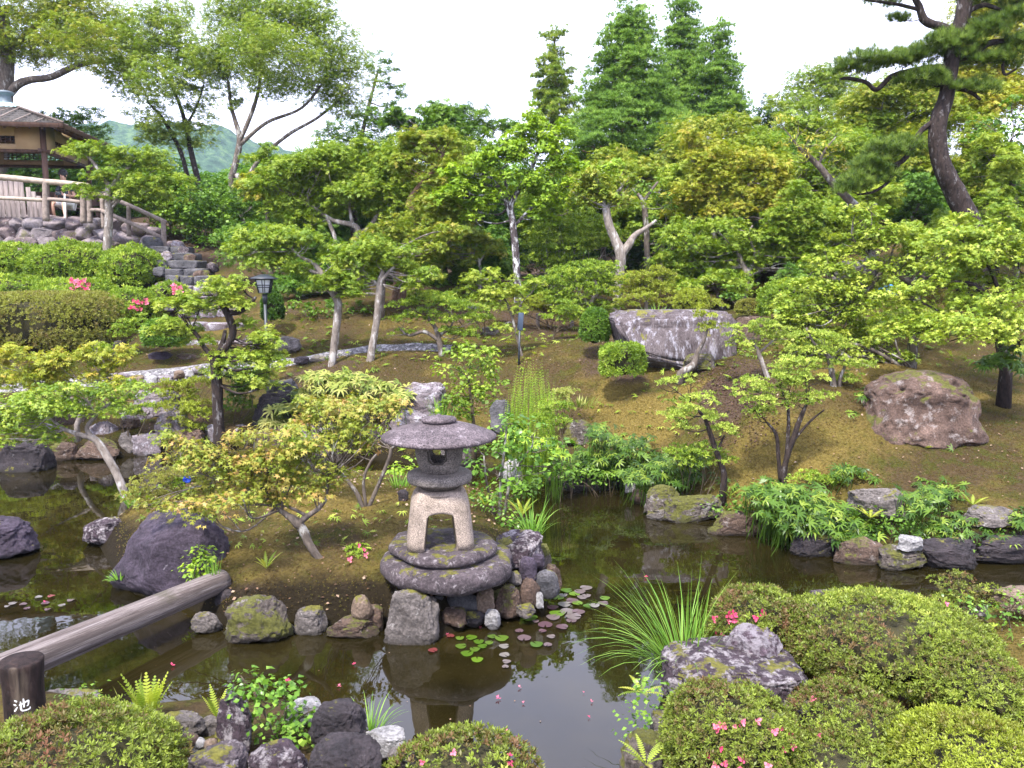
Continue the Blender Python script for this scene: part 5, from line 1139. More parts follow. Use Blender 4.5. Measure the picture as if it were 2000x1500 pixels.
for lab, x0, y0, x1, y1, mt_, Y, dp_ in (
    ("tall grey cliff rock under the peaked pale rock of the left bank", 300, 800, 372, 884, 'cliff', 11.3, .6), ("brown fissured rock closing the shore right of the broad grey one", 330, 838, 400, 890, 'brown', 11.1, .6),
    ("dark cleft rock behind the leaning trunk", 96, 800, 176, 870, 'brown', 11.5, .6), ("low lichened rock over the pale split one", 226, 800, 300, 850, 'cliff', 11.7, .6),
    ("brown rock block at the far shore under the bamboo", 500, 830, 580, 886, 'brown', 11.0, .6), ("pale-faced rock at the far shore centre", 580, 826, 668, 892, 'cliff', 11.1, .6), ("dark shore rock left of the lavender one", 664, 836, 764, 896, 'dark', 11.1, .5),
    ("grey shore rock hidden behind the lantern roof", 850, 850, 930, 918, 'grey', 10.2, .6), ("mossy shore rock behind the camellia", 1010, 900, 1100, 950, 'mossy', 9.4, .6), ("dark earthy rock at the shore right of the camellia", 1090, 905, 1215, 962, 'dark', 9.2, .4)):
    r_(lab, x0, y0, x1, y1, mt_, Y=Y, dep=dp_, box_=3.0, cuts=9)

# ================================================================ LILY PADS, PETALS
rs = np.random.RandomState(21)
PADS = [(713+650-650+0, 0, 0)] and [(900, 1262, 13, 0), (921, 1245, 13, 1), (935, 1253, 12, 1), (928, 1268, 12, 0), (942, 1262, 11, 1), (912, 1276, 15, 1), (932, 1288, 14, 1), (960, 1243, 10, 0), (955, 1255, 10, 0), (898, 1246, 10, 0), (980, 1246, 16, 0), (984, 1262, 12, 2), (985, 1279, 12, 2), (990, 1292, 10, 2), (987, 1302, 8, 2), (1014, 1232, 10, 2), (1024, 1246, 16, 2), (1048, 1258, 15, 1), (1076, 1243, 10, 2), (1070, 1259, 10, 2),
    (1034, 1206, 19, 1), (1065, 1220, 17, 2), (1080, 1205, 16, 2), (1046, 1213, 8, 2), (1098, 1224, 14, 2), (1088, 1198, 18, 1), (1108, 1194, 17, 2), (1120, 1204, 18, 2), (1130, 1195, 15, 2), (1102, 1180, 15, 2), (1090, 1167, 14, 1), (1118, 1173, 14, 2), (1122, 1160, 13, 1), (1106, 1153, 13, 1), (1133, 1155, 13, 2), (1145, 1148, 14, 2), (1137, 1166, 12, 2), (1128, 1178, 12, 1), (1148, 1183, 11, 1), (1161, 1182, 12, 2), (1178, 1178, 12, 2), (1182, 1168, 12, 1), (1100, 1162, 10, 2), (1146, 1163, 10, 2), (1080, 1186, 13, 2), (1116, 1212, 12, 2), (845, 1270, 11, 3), (880, 1242, 9, 3), (1060, 1232, 9, 2),
    (25, 1178, 9, 2), (45, 1180, 8, 2), (88, 1178, 9, 2), (75, 1166, 8, 2), (100, 1164, 8, 3), (120, 1182, 8, 2), (52, 1188, 7, 2), (138, 1172, 8, 2), (14, 1184, 6, 2), (93, 1190, 7, 2)]
for i_, (px, py, r0, kd) in enumerate(PADS):
    q = onz(px, py, .006 + .0015 * (i_ % 5)); rr = m(r0, q.y) * .88; th0 = rs.uniform(0, 6.28); nS = 22; a = np.linspace(.16, 6.12, nS) + th0; rad = rr * (1 + .05 * np.sin(3 * a) + .03 * rs.normal(size=nS) * .5)
    V = np.vstack([[0, 0, 0.002], np.stack([rad * .6 * np.cos(a), rad * .6 * np.sin(a), np.full(nS, .001)], 1), np.stack([rad * np.cos(a), rad * np.sin(a), np.maximum(0, .004 * np.sin(2 * a + th0)) + .0005], 1)])
    b = np.arange(nS - 1); mb = MB(); mb.add(V, [np.stack([np.zeros(nS - 1, int), 1 + b, 2 + b], 1), np.stack([1 + b, 1 + nS + b, 2 + nS + b, 2 + b], 1)], rs.rand())
    lab = {0: "dull green lily pad floating near the island", 1: "fresh green lily pad floating near the island", 2: "purplish bronze lily pad floating on the pond", 3: "dark red lily pad floating on the pond"}[kd]
    o = mb.build("lily_pad", {0: L['pad_green'], 1: leafmat('pad_fresh', [(.04, .085, .008), (.085, .145, .012)], .1, .3), 2: L['pad_purple'], 3: leafmat('pad_red', [(.10, .02, .02), (.2, .06, .05)], .1)}[kd], smooth=True); tag_loc(o, q, lab, "lily pad", {0: "dull green lily pads", 1: "fresh green lily pads", 2: "bronze lily pads", 3: "dark red lily pads"}[kd])
for i_, (px, py, s_) in enumerate([(336, 1300, 10), (692, 1297, 7), (972, 1364, 11), (562, 1330, 11), (662, 1340, 8), (1014, 1342, 8), (988, 1428, 8), (1155, 1370, 7), (1012, 1440, 8), (986, 1436, 6), (874, 1239, 8), (938, 1226, 6), (1022, 1372, 6), (1150, 1400, 6), (88, 1176, 8), (1262, 1127, 7), (1140, 1352, 4)]):
    q = onz(px, py, .008); mb = MB(); inst(mb, 'rosette5' if i_ % 3 else 'flower', np.zeros((1, 3)), rs.normal(size=(1, 3)), np.array([[0, 0, 1.]]) + rs.normal(size=(1, 3)) * .15, m(s_ * .8, q.y), rs.rand(1)); tag_loc(mb.build("fallen_flower", M_['flower_pink']), q, "pink azalea flower floating on the pond", "flower", "pink flowers afloat")
mb = MB(); N = 150; P = []
while len(P) < N:
    q = onz(rs.uniform(0, 1900), rs.uniform(930, 1500), .005); P.append((q.x, q.y, .005))
P = np.array(P); ok = (sdist(P[:, 0], P[:, 1], np.array(POND)) < -.05) & (sdist(P[:, 0], P[:, 1], np.array(ISLE)) > .05); P = P[ok]; inst(mb, 'quad', P, rs.normal(size=P.shape), np.array([[0, 0, 1.]]).repeat(len(P), 0) + rs.normal(size=P.shape) * .08, rs.uniform(.005, .014, len(P)), rs.rand(len(P)))
tag(mb.build("leaves", L['litter']), "specks of fallen leaf drifting on the water", "floating leaves", kind="stuff")

# ================================================================ GROUND COVER
def scatter(N, x0, y0, x1, y1, power=1.0):
    px = rs.uniform(x0, x1, N); Y = y0 + (y1 - y0) * rs.rand(N) ** power; x = (px - 1000) / F * Y; z = ground_np(x, Y); ok = z > .05
    return np.stack([x, Y, z], 1)[ok]
P = np.vstack([scatter(60000, 560, 7.2, 2080, 13, 1.), scatter(30000, 0, 10.8, 1200, 16, 1.), scatter(14000, 200, 5.1, 1060, 8.5), scatter(16000, 1180, 2.8, 2100, 5.5)])
mb = MB(); inst(mb, 'sugi', P, rs.normal(size=P.shape), rs.normal(size=P.shape) * .3 + np.array([0, 0, 1.]), rs.uniform(.008, .020, len(P)) * (1 + .05 * (P[:, 1] - 5)), np.clip(.5 + .6 * fbm(P * 1.7, 4, 3) + .25 * rs.normal(size=len(P)), 0, 1))
tag(mb.build("moss_tufts", L['moss']), "low golden and green moss growing over the banks", "moss", kind="stuff")
P = np.vstack([scatter(2600, 500, 7.2, 2080, 14, 1.), scatter(1100, 200, 5.1, 1060, 8.5), scatter(300, 1180, 2.8, 2100, 5.5), scatter(1500, 0, 11, 900, 16)]); P[:, 2] += .02
mb = MB(); inst(mb, 'quad', P, rs.normal(size=P.shape), rs.normal(size=P.shape) * .35 + np.array([0, 0, 1.]), rs.uniform(.012, .034, len(P)), rs.rand(len(P)))
tag(mb.build("leaves", L['litter']), "dry brown leaves scattered over the moss", "fallen leaves", kind="stuff")
q = ongr(1440, 770); P = np.stack([q.x + rs.normal(size=2600) * .2, q.y + rs.uniform(-1., 1.3, 2600), np.zeros(2600)], 1); P[:, 2] = ground_np(P[:, 0], P[:, 1]) + .006
mb = MB(); inst(mb, 'quad', P, rs.normal(size=P.shape), rs.normal(size=P.shape) * .18 + np.array([0, 0, 1.]), rs.uniform(.014, .034, len(P)), rs.rand(len(P)) * .3)
tag(mb.build("bark_mulch", leafmat('mulch', [(.05, .025, .018), (.12, .06, .045), (.2, .11, .08)], 0, .8)), "strip of reddish brown bark mulch on the right slope", "mulch", kind="stuff")

# ================================================================ TREES AND PLANTS
T = plant
# ---- skyline, far to near
T("broadleaf_tree", "huge spreading tree with a thick grey trunk rising behind the pavilion roof", "tree", 25, [[(-8, 330, 20.8), (2, 220, 17.6), (10, 150, 15.2), (14, 90, 12.0), (4, 20, 8.0)], [(8, 190, 9.6), (45, 160, 7.2), (100, 150, 6.4), (160, 125, 4.8), (230, 118, 2.4)], [(14, 100, 6.4), (60, 60, 4.8), (110, 20, 3.2)]],
  [(40, 40, 80, 45), (130, 60, 80, 45), (200, 90, 60, 40), (30, 100, 45, 25), (110, 105, 60, 25, 1), (170, 20, 70, 40), (70, -10, 90, 40), (225, 130, 40, 25, -1), (150, 80, 60, 35, -2), (-40, 60, 60, 60), (235, 60, 30, 30)], 'maple_olive', 'bark_grey', 'broad', 'spray', 8, 2.9, 1, twigs=6)
T("broadleaf_tree", "twin-stemmed tree with an airy crown left of the tallest bright tree", "tree", 24, [[(398, 400, 5.4), (385, 345, 5.4), (372, 290, 4.8), (362, 240, 4.1), (345, 190, 2.7), (320, 140, 2.0)], [(375, 400, 4.8), (365, 340, 4.1), (350, 290, 4.1), (320, 235, 3.4), (290, 200, 2.0)], [(362, 250, 2.7), (385, 205, 2.0), (398, 165, 1.4)]],
  [(300, 60, 60, 40), (350, 100, 60, 45), (260, 150, 50, 38), (310, 160, 50, 30, -1), (385, 130, 40, 35), (300, 235, 42, 28), (340, 265, 45, 22), (390, 250, 30, 30), (330, 20, 45, 25), (275, 100, 45, 40), (370, 180, 40, 25), (295, 265, 28, 15)], 'camphor', 'bark_dark', 'broad', 'spray', 7, 3.1, 2, twigs=5)
T("broadleaf_tree", "tallest bright round-crowned tree standing against the white sky", "tree", 23, [[(488, 470, 7.9), (470, 410, 7.3), (452, 360, 5.9), (462, 310, 5.9), (468, 268, 5.3), (452, 210, 3.3), (446, 160, 2.6)], [(466, 280, 4.6), (490, 225, 4.0), (505, 175, 3.3), (512, 120, 2.0)], [(466, 285, 4.0), (520, 240, 3.3), (590, 210, 2.6), (640, 150, 2.0)], [(478, 370, 4.6), (500, 320, 4.0), (560, 265, 3.3), (620, 230, 2.6), (680, 180, 2.0)], [(462, 340, 5.3), (480, 380, 4.6), (474, 430, 5.3)]],
  [(430, 80, 55, 50), (500, 50, 70, 45), (580, 60, 70, 45), (640, 100, 60, 45), (680, 150, 45, 45), (560, 120, 70, 40, -1), (470, 120, 50, 35), (610, 160, 60, 35, 1), (540, 20, 70, 30), (665, 205, 35, 25), (420, 140, 30, 25), (520, 165, 45, 28), (500, 95, 60, 40, -2), (470, 15, 50, 30), (610, 30, 40, 28), (445, 190, 25, 20)], 'camphor', 'bark_grey', 'broad', 'spray', 6.5, 3.0, 3, twigs=6)
T("broadleaf_tree", "slim open dark green tree right of the tall bright one", "tree", 26, [[(690, 330, 4.8), (705, 270, 4.0), (722, 200, 3.2), (738, 140, 2.0)]],
  [(745, 120, 30, 18), (760, 160, 25, 20), (775, 195, 25, 22), (725, 215, 30, 22), (700, 250, 40, 28), (745, 250, 35, 25), (670, 290, 45, 32), (715, 300, 50, 30), (780, 235, 25, 15), (640, 260, 25, 20)], 'green', 'bark_grey', 'broad', 'spray', 7.5, 2.0, 4, twigs=4)
def cone(label, cx, top, bot, hw, Y, seed, lean=0, lm_k='cedar', nm='cedar_tree', dens=1.0, bs=1.0):
    rs = np.random.RandomState(seed); bl = []
    n_ = int((bot - top) / 13)
    for i in range(n_):
        t = (i + .5) / n_; w_ = hw * (.10 + .90 * min(1, t * 1.2) ** .8) * rs.uniform(.78, 1.15); k = max(1, int(w_ / 11 / bs ** .5)); py = top + (bot - top) * t
        for j in range(k):
            u = -1 + 2 * (j + .5) / k + rs.uniform(-.15, .15); dy = rs.uniform(-1, .3) * m(w_, Y) * math.sqrt(max(0.05, 1 - u * u * .9)); s = rs.uniform(.8, 1.25)
            bl.append((cx + lean * t + u * w_ * .9, py + rs.uniform(-8, 8) + abs(u) * 10, 23 * s * bs, 19 * s * bs, dy, .45 * bs))
    T(nm, label, "tree", Y, [[(cx + lean, bot + 40, 10), (cx + lean * .5, (top + bot) / 2, 6), (cx, top + 6, 1.5)]], bl, lm_k, 'bark_brown', 'rhodo', 'sugi', 13, 3.2 * dens, seed, twigs=0, branchr=.3)
cone("small thin pointed conifer alone in the gap of sky", 1083, 64, 255, 50, 30, 5, 0, 'camphor', 'conifer_tree', 1.3, .75)
cone("great cone-shaped cedar with puffy fresh foliage, the biggest conifer", 1228, 12, 355, 124, 23, 6)
cone("slimmer cedar directly behind the great one, its tip reaching higher", 1332, 0, 235, 50, 27, 7)
cone("round-shouldered cedar on the right end of the conifers", 1402, 55, 260, 60, 26, 8)
# ---- backdrop masses
T("tree", "round pale green tree crown on the skyline left of the pine", "tree", 22, [[(1600, 330, 7), (1598, 260, 6), (1595, 200, 4)]], [(1590, 180, 55, 32), (1540, 200, 40, 24), (1640, 190, 45, 32), (1600, 150, 40, 18), (1570, 215, 50, 22, -1), (1660, 215, 40, 25, -1), (1625, 165, 40, 25)], 'camphor', 'bark_grey', 'broad', 'spray', 7.5, 3.2, 9)
T("maple_tree", "olive maple behind the old leaning plum's top", "tree", 19, [[(1730, 420, 6), (1735, 330, 5), (1720, 260, 3)]], [(1740, 210, 70, 28), (1690, 240, 50, 24), (1790, 240, 60, 30), (1730, 270, 70, 24), (1800, 190, 50, 25), (1690, 290, 55, 20), (1780, 300, 60, 26), (1740, 320, 60, 20)], 'maple_olive', 'bark_grey', 'maple', 'spray', 8, 3.0, 10)
T("maple_tree", "tall golden-green maple behind the pine's upper branches", "tree", 19.5, [[(1930, 420, 7), (1935, 300, 6), (1930, 160, 4), (1925, 60, 2)]], [(1900, 60, 60, 24), (1960, 40, 55, 28), (1870, 90, 40, 18), (1940, 100, 60, 24), (1990, 130, 40, 30), (1880, 150, 40, 25), (1940, 190, 60, 28), (1985, 20, 40, 20), (1890, 230, 50, 30), (1845, 100, 30, 12)], 'maple_gold', 'bark_grey', 'maple', 'spray', 8, 2.4, 11)
T("tree", "large-leaved green tree at the right edge below the pine branches", "tree", 16, [[(1985, 480, 7), (1980, 380, 6), (1965, 300, 4)]], [(1950, 250, 45, 28), (1985, 290, 35, 30), (1930, 280, 30, 20), (1985, 220, 30, 25), (1950, 330, 50, 28), (1990, 360, 40, 40)], 'green', 'bark_grey', 'broad', 'leaf', 14, 2.6, 12)
T("tree", "dense mid-green tree filling the space right of the pine trunk", "tree", 18.5, [[(1920, 470, 6), (1915, 400, 4)]], [(1930, 380, 60, 45), (1985, 420, 50, 50), (1900, 330, 40, 40), (1890, 410, 40, 40), (1950, 460, 60, 30)], 'maple_deep', 'bark_grey', 'broad', 'spray', 8, 3.2, 13, twigs=3)
T("tree", "dense mid-green tree left of the pine trunk, over the plum's stem", "tree", 18.5, [[(1770, 480, 6), (1772, 400, 4)]], [(1770, 370, 60, 40), (1720, 400, 50, 40), (1800, 430, 50, 40), (1740, 450, 60, 35), (1680, 370, 45, 35), (1800, 330, 45, 40), (1690, 450, 50, 30)], 'maple_deep', 'bark_grey', 'broad', 'spray', 8, 3.2, 14, twigs=3)
T("maple_tree", "olive maple under the conifers' right side", "tree", 20, [[(1405, 460, 6), (1400, 380, 5), (1395, 300, 3)]], [(1390, 270, 60, 22), (1430, 300, 60, 28), (1360, 310, 50, 26), (1460, 250, 35, 15), (1400, 340, 70, 28), (1340, 350, 50, 30), (1450, 350, 60, 30), (1480, 300, 35, 25)], 'maple_olive', 'bark_grey', 'maple', 'spray', 8, 3.2, 15)
T("dark_tree", "small dark evergreen peeking between cedar and pale round crown", "tree", 23, [[(1510, 330, 5), (1508, 260, 3)]], [(1500, 230, 30, 28), (1480, 260, 30, 28), (1520, 280, 40, 35), (1470, 300, 35, 30)], 'dark', 'bark_dark', 'broad', 'spray', 8, 3, 16)
T("broadleaf_tree", "flat-layered green tree on the centre skyline", "tree", 22, [[(880, 420, 4.9), (878, 330, 4.2), (870, 270, 2.8)], [(876, 330, 3.5), (930, 280, 2.8), (960, 250, 1.8)]], [(830, 235, 45, 20), (880, 255, 50, 22), (930, 240, 45, 14), (800, 260, 40, 20), (975, 245, 28, 10), (850, 290, 60, 24), (910, 300, 50, 20), (770, 225, 25, 12)], 'green', 'bark_grey', 'maple', 'spray', 9.5, 3.0, 17)
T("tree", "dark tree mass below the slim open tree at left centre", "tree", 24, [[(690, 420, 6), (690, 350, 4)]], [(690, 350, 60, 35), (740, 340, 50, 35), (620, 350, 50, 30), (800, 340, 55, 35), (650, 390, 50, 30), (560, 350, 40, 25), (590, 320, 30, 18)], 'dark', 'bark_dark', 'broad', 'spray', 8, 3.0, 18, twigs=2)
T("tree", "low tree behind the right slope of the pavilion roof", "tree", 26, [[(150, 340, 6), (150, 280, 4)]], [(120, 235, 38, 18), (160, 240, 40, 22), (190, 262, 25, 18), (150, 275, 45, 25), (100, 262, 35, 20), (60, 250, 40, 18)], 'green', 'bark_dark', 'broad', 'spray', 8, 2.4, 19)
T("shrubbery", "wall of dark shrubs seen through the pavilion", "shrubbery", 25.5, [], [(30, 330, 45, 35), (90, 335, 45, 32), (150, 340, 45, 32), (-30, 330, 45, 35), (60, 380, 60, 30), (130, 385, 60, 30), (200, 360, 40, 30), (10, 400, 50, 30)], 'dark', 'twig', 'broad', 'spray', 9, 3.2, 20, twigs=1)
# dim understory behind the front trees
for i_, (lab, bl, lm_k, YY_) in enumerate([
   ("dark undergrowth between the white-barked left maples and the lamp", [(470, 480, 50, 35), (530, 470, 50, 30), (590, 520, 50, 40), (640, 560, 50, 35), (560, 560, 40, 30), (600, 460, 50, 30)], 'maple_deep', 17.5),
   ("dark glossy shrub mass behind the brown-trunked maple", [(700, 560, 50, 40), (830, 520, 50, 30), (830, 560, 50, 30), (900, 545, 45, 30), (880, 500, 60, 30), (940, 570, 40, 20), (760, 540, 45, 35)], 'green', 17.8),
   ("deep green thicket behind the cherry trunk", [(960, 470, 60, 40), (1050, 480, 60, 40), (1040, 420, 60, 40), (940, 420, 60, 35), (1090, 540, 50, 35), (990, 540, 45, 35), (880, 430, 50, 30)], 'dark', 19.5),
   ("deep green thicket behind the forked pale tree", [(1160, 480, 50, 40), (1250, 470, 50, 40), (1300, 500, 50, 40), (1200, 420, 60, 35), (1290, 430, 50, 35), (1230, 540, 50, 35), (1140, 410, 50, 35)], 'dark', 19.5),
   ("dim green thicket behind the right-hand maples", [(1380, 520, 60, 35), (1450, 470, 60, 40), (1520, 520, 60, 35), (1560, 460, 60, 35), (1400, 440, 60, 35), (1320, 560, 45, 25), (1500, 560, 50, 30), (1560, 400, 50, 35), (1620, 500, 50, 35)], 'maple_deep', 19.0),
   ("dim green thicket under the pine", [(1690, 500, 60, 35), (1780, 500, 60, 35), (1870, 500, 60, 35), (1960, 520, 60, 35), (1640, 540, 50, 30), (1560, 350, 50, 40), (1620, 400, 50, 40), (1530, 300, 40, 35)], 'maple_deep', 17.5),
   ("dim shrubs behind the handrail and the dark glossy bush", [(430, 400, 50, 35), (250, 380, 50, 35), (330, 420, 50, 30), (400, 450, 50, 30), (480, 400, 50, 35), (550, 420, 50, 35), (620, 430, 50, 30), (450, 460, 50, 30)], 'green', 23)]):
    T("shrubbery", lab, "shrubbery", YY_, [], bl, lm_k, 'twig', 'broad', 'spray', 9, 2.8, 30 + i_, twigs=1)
# far wood closing the view
rsw = np.random.RandomState(77); mb = MB(); tw = MB()
for i_ in range(120):
    px = rsw.uniform(-250, 2300); Y = rsw.uniform(27, 36); c = (px - 1000) / F * Y; hgt = rsw.uniform(3.0, 4.5); base = gz(c, Y)
    lim = {0: 330}.get(0); top = at(px, 330 + 40 * rsw.rand(), Y).z; r0 = rsw.uniform(1.2, 2.0)
    zc = min(base + hgt, top) - r0
    P, X, Z, val = crown_pts(rsw, (np.array([c, Y, zc]), (r0, r0, r0 * 1.25), math.pi * (r0 / Y * F) ** 2, Y), 'broad', 13, 2.6); inst(mb, 'spray', P, X, Z, rsw.uniform(.18, .32, len(P)), val)
tag(mb.build("woods", L['maple_deep']), "dim green wood closing the view behind the garden trees", "woods", kind="stuff")


# ---- the packed grove behind the garden
def fill(name, label, Y, cx, cy, rx, ry, lm_k, seed, n_=9, style='maple', tm='spray', lp=8.5, bk='bark_grey', cover=2.4):
    rs = np.random.RandomState(seed); bl = []
    for i in range(n_):
        a = rs.rand() * 6.283; q = rs.rand() ** .5; bl.append((cx + rx * q * math.cos(a) * .8, cy + ry * q * math.sin(a) * .8, rx * rs.uniform(.35, .55), ry * rs.uniform(.22, .36), rs.uniform(-.6, .6)))
    bx = cx + rs.uniform(-.2, .2) * rx; g_ = None
    for py_ in range(int(cy), 700, 4):
        p_ = at(bx, py_, Y)
        if p_.z < gz(p_.x, Y): g_ = py_; break
    g_ = g_ or cy + ry + 60
    tr = [[(bx, g_, 5), (bx + rs.uniform(-12, 12), (g_ * 2 + cy) / 3, 4.5), (cx, cy, 3)]]
    T(name, label, "tree", Y, tr, bl, lm_k, bk, style, tm, lp, cover, seed, twigs=2, branchr=.4)
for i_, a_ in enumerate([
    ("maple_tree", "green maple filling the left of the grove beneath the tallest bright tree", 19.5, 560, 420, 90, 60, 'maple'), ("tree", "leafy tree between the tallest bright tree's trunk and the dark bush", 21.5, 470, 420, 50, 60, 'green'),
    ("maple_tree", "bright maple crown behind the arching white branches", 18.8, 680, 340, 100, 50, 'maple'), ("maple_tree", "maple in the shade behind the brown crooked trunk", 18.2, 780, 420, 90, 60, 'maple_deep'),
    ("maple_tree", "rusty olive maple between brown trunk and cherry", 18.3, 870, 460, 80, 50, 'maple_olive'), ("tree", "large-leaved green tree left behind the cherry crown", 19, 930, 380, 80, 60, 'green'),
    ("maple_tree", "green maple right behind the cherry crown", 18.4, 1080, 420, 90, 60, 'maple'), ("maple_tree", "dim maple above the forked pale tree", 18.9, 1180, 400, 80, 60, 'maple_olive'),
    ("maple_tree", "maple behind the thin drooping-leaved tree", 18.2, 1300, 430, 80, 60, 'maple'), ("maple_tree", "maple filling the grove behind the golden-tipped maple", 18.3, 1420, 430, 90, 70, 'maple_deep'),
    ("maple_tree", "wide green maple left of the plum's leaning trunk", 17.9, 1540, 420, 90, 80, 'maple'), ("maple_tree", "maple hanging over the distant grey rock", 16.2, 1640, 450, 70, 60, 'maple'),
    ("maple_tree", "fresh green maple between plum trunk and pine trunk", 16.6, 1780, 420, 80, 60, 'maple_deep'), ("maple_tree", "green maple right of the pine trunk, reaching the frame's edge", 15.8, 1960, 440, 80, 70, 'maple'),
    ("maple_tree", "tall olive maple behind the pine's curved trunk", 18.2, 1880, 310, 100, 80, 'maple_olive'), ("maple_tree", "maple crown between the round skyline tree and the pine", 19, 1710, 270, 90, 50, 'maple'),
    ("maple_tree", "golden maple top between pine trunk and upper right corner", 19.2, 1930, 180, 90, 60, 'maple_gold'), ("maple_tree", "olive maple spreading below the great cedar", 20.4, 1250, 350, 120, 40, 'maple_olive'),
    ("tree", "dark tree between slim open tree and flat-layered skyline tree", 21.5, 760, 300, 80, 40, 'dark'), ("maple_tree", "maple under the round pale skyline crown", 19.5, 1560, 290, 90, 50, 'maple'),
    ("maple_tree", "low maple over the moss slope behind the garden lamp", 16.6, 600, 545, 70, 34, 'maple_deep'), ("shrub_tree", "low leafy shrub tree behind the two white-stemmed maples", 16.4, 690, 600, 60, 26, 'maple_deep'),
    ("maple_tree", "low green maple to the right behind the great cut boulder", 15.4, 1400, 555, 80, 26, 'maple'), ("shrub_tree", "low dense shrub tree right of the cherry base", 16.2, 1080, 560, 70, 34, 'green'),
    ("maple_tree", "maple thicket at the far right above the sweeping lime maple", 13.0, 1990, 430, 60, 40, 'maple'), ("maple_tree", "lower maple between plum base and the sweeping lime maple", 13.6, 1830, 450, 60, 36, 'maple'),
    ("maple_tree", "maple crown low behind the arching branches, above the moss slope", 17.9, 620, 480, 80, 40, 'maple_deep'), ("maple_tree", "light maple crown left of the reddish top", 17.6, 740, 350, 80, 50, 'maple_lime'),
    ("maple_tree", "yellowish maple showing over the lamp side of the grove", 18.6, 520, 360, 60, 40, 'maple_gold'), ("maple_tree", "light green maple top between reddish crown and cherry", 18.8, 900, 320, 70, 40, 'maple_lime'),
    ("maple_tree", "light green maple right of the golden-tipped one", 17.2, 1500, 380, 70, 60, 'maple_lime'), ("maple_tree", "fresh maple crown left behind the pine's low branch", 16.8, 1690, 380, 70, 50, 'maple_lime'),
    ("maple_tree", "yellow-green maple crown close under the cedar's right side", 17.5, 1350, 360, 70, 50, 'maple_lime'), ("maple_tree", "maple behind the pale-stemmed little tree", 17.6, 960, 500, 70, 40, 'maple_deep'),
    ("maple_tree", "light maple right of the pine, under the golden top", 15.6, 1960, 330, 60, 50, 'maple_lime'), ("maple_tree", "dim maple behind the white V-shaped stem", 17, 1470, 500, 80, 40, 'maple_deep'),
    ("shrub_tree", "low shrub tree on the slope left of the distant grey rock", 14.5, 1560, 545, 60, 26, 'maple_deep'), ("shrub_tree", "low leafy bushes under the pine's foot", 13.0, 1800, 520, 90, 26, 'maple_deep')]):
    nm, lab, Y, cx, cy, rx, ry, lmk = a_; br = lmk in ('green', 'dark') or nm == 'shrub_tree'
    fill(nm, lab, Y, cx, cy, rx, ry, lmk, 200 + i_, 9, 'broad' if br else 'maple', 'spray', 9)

# ---- middle distance trees
T("maple_tree", "slender pale maple growing before the pavilion railing", "tree", 18.2, [[(208, 500, 8), (212, 440, 7.5), (213, 385, 7), (214, 360, 6)], [(213, 362, 5), (196, 335, 4), (180, 315, 3), (165, 300, 1.5)], [(214, 372, 5), (232, 345, 4), (248, 330, 3), (266, 312, 2)], [(216, 400, 3.5), (245, 375, 3), (275, 355, 2), (305, 330, 1.2)], [(214, 410, 3), (240, 385, 2), (262, 378, 1.2)]],
  [(150, 292, 45, 8), (190, 300, 40, 10), (240, 305, 35, 12), (290, 315, 40, 12), (310, 345, 35, 9), (200, 340, 50, 10), (265, 345, 35, 10), (250, 375, 50, 12), (175, 372, 30, 10), (300, 375, 30, 8), (235, 325, 30, 9)], 'maple', 'bark_pale', 'maple', 'spray', 8, 2.6, 40, twigs=4)
T("shrub", "round glossy dark evergreen bush above the stone steps", "shrub", 20.5, [], [(385, 400, 45, 35), (400, 445, 40, 38), (360, 430, 35, 35), (420, 410, 30, 28)], 'green', 'twig', 'broad', 'leaf', 12, 3.8, 41, twigs=2)
T("shrub", "yellow-green rhododendron-like bush beside the handrail", "shrub", 20.8, [], [(290, 385, 38, 26), (330, 375, 32, 22), (255, 390, 30, 24), (310, 415, 40, 28), (345, 400, 30, 28), (335, 450, 28, 30)], 'azalea', 'twig', 'rhodo', 'rosette', 12, 3.2, 42, twigs=2)
T("maple_tree", "wide white-branched maple arching left of the brown-trunked one", "tree", 17.2, [[(700, 560, 6.8), (695, 500, 6.8), (700, 455, 6.0), (690, 440, 5.2), (650, 430, 4.5), (610, 405, 3.8), (570, 385, 2.6)], [(700, 458, 5.2), (725, 440, 4.5), (745, 400, 3.4), (760, 385, 2.2)], [(690, 442, 3.8), (684, 415, 3.0), (682, 395, 1.5)], [(722, 440, 3.0), (780, 430, 2.2), (830, 415, 1.5)], [(640, 428, 3.8), (655, 470, 3.8), (640, 490, 2.2)]],
  [(560, 340, 50, 18), (600, 320, 50, 18), (650, 325, 50, 20), (620, 360, 60, 20), (700, 340, 50, 22), (740, 320, 45, 22), (760, 360, 50, 22), (700, 380, 60, 18), (580, 385, 50, 16), (660, 395, 50, 14), (530, 310, 35, 14), (520, 360, 35, 14), (800, 390, 40, 18), (745, 410, 40, 12), (620, 430, 50, 14), (560, 415, 40, 12)], 'maple', 'bark_pale', 'maple', 'spray', 8, 2.8, 43, twigs=4)
T("maple_tree", "reddish-brown crooked-trunked maple with rusty young leaves on top", "tree", 16.2, [[(782, 605, 9), (786, 560, 9), (792, 520, 9), (798, 480, 8), (812, 450, 7), (815, 425, 6), (800, 395, 6), (822, 360, 4.5), (850, 330, 3.5), (866, 300, 3)], [(770, 600, 7), (776, 550, 7), (782, 520, 6)], [(798, 480, 4), (830, 450, 3), (860, 430, 2)]],
  [(860, 262, 30, 14), (830, 275, 30, 14), (800, 285, 30, 14), (880, 285, 25, 12), (820, 310, 40, 18), (780, 320, 35, 16), (850, 345, 45, 18), (870, 390, 50, 18), (830, 420, 50, 18), (880, 430, 40, 16)], 'maple_olive', 'bark_brown', 'maple', 'spray', 8, 2.6, 44)
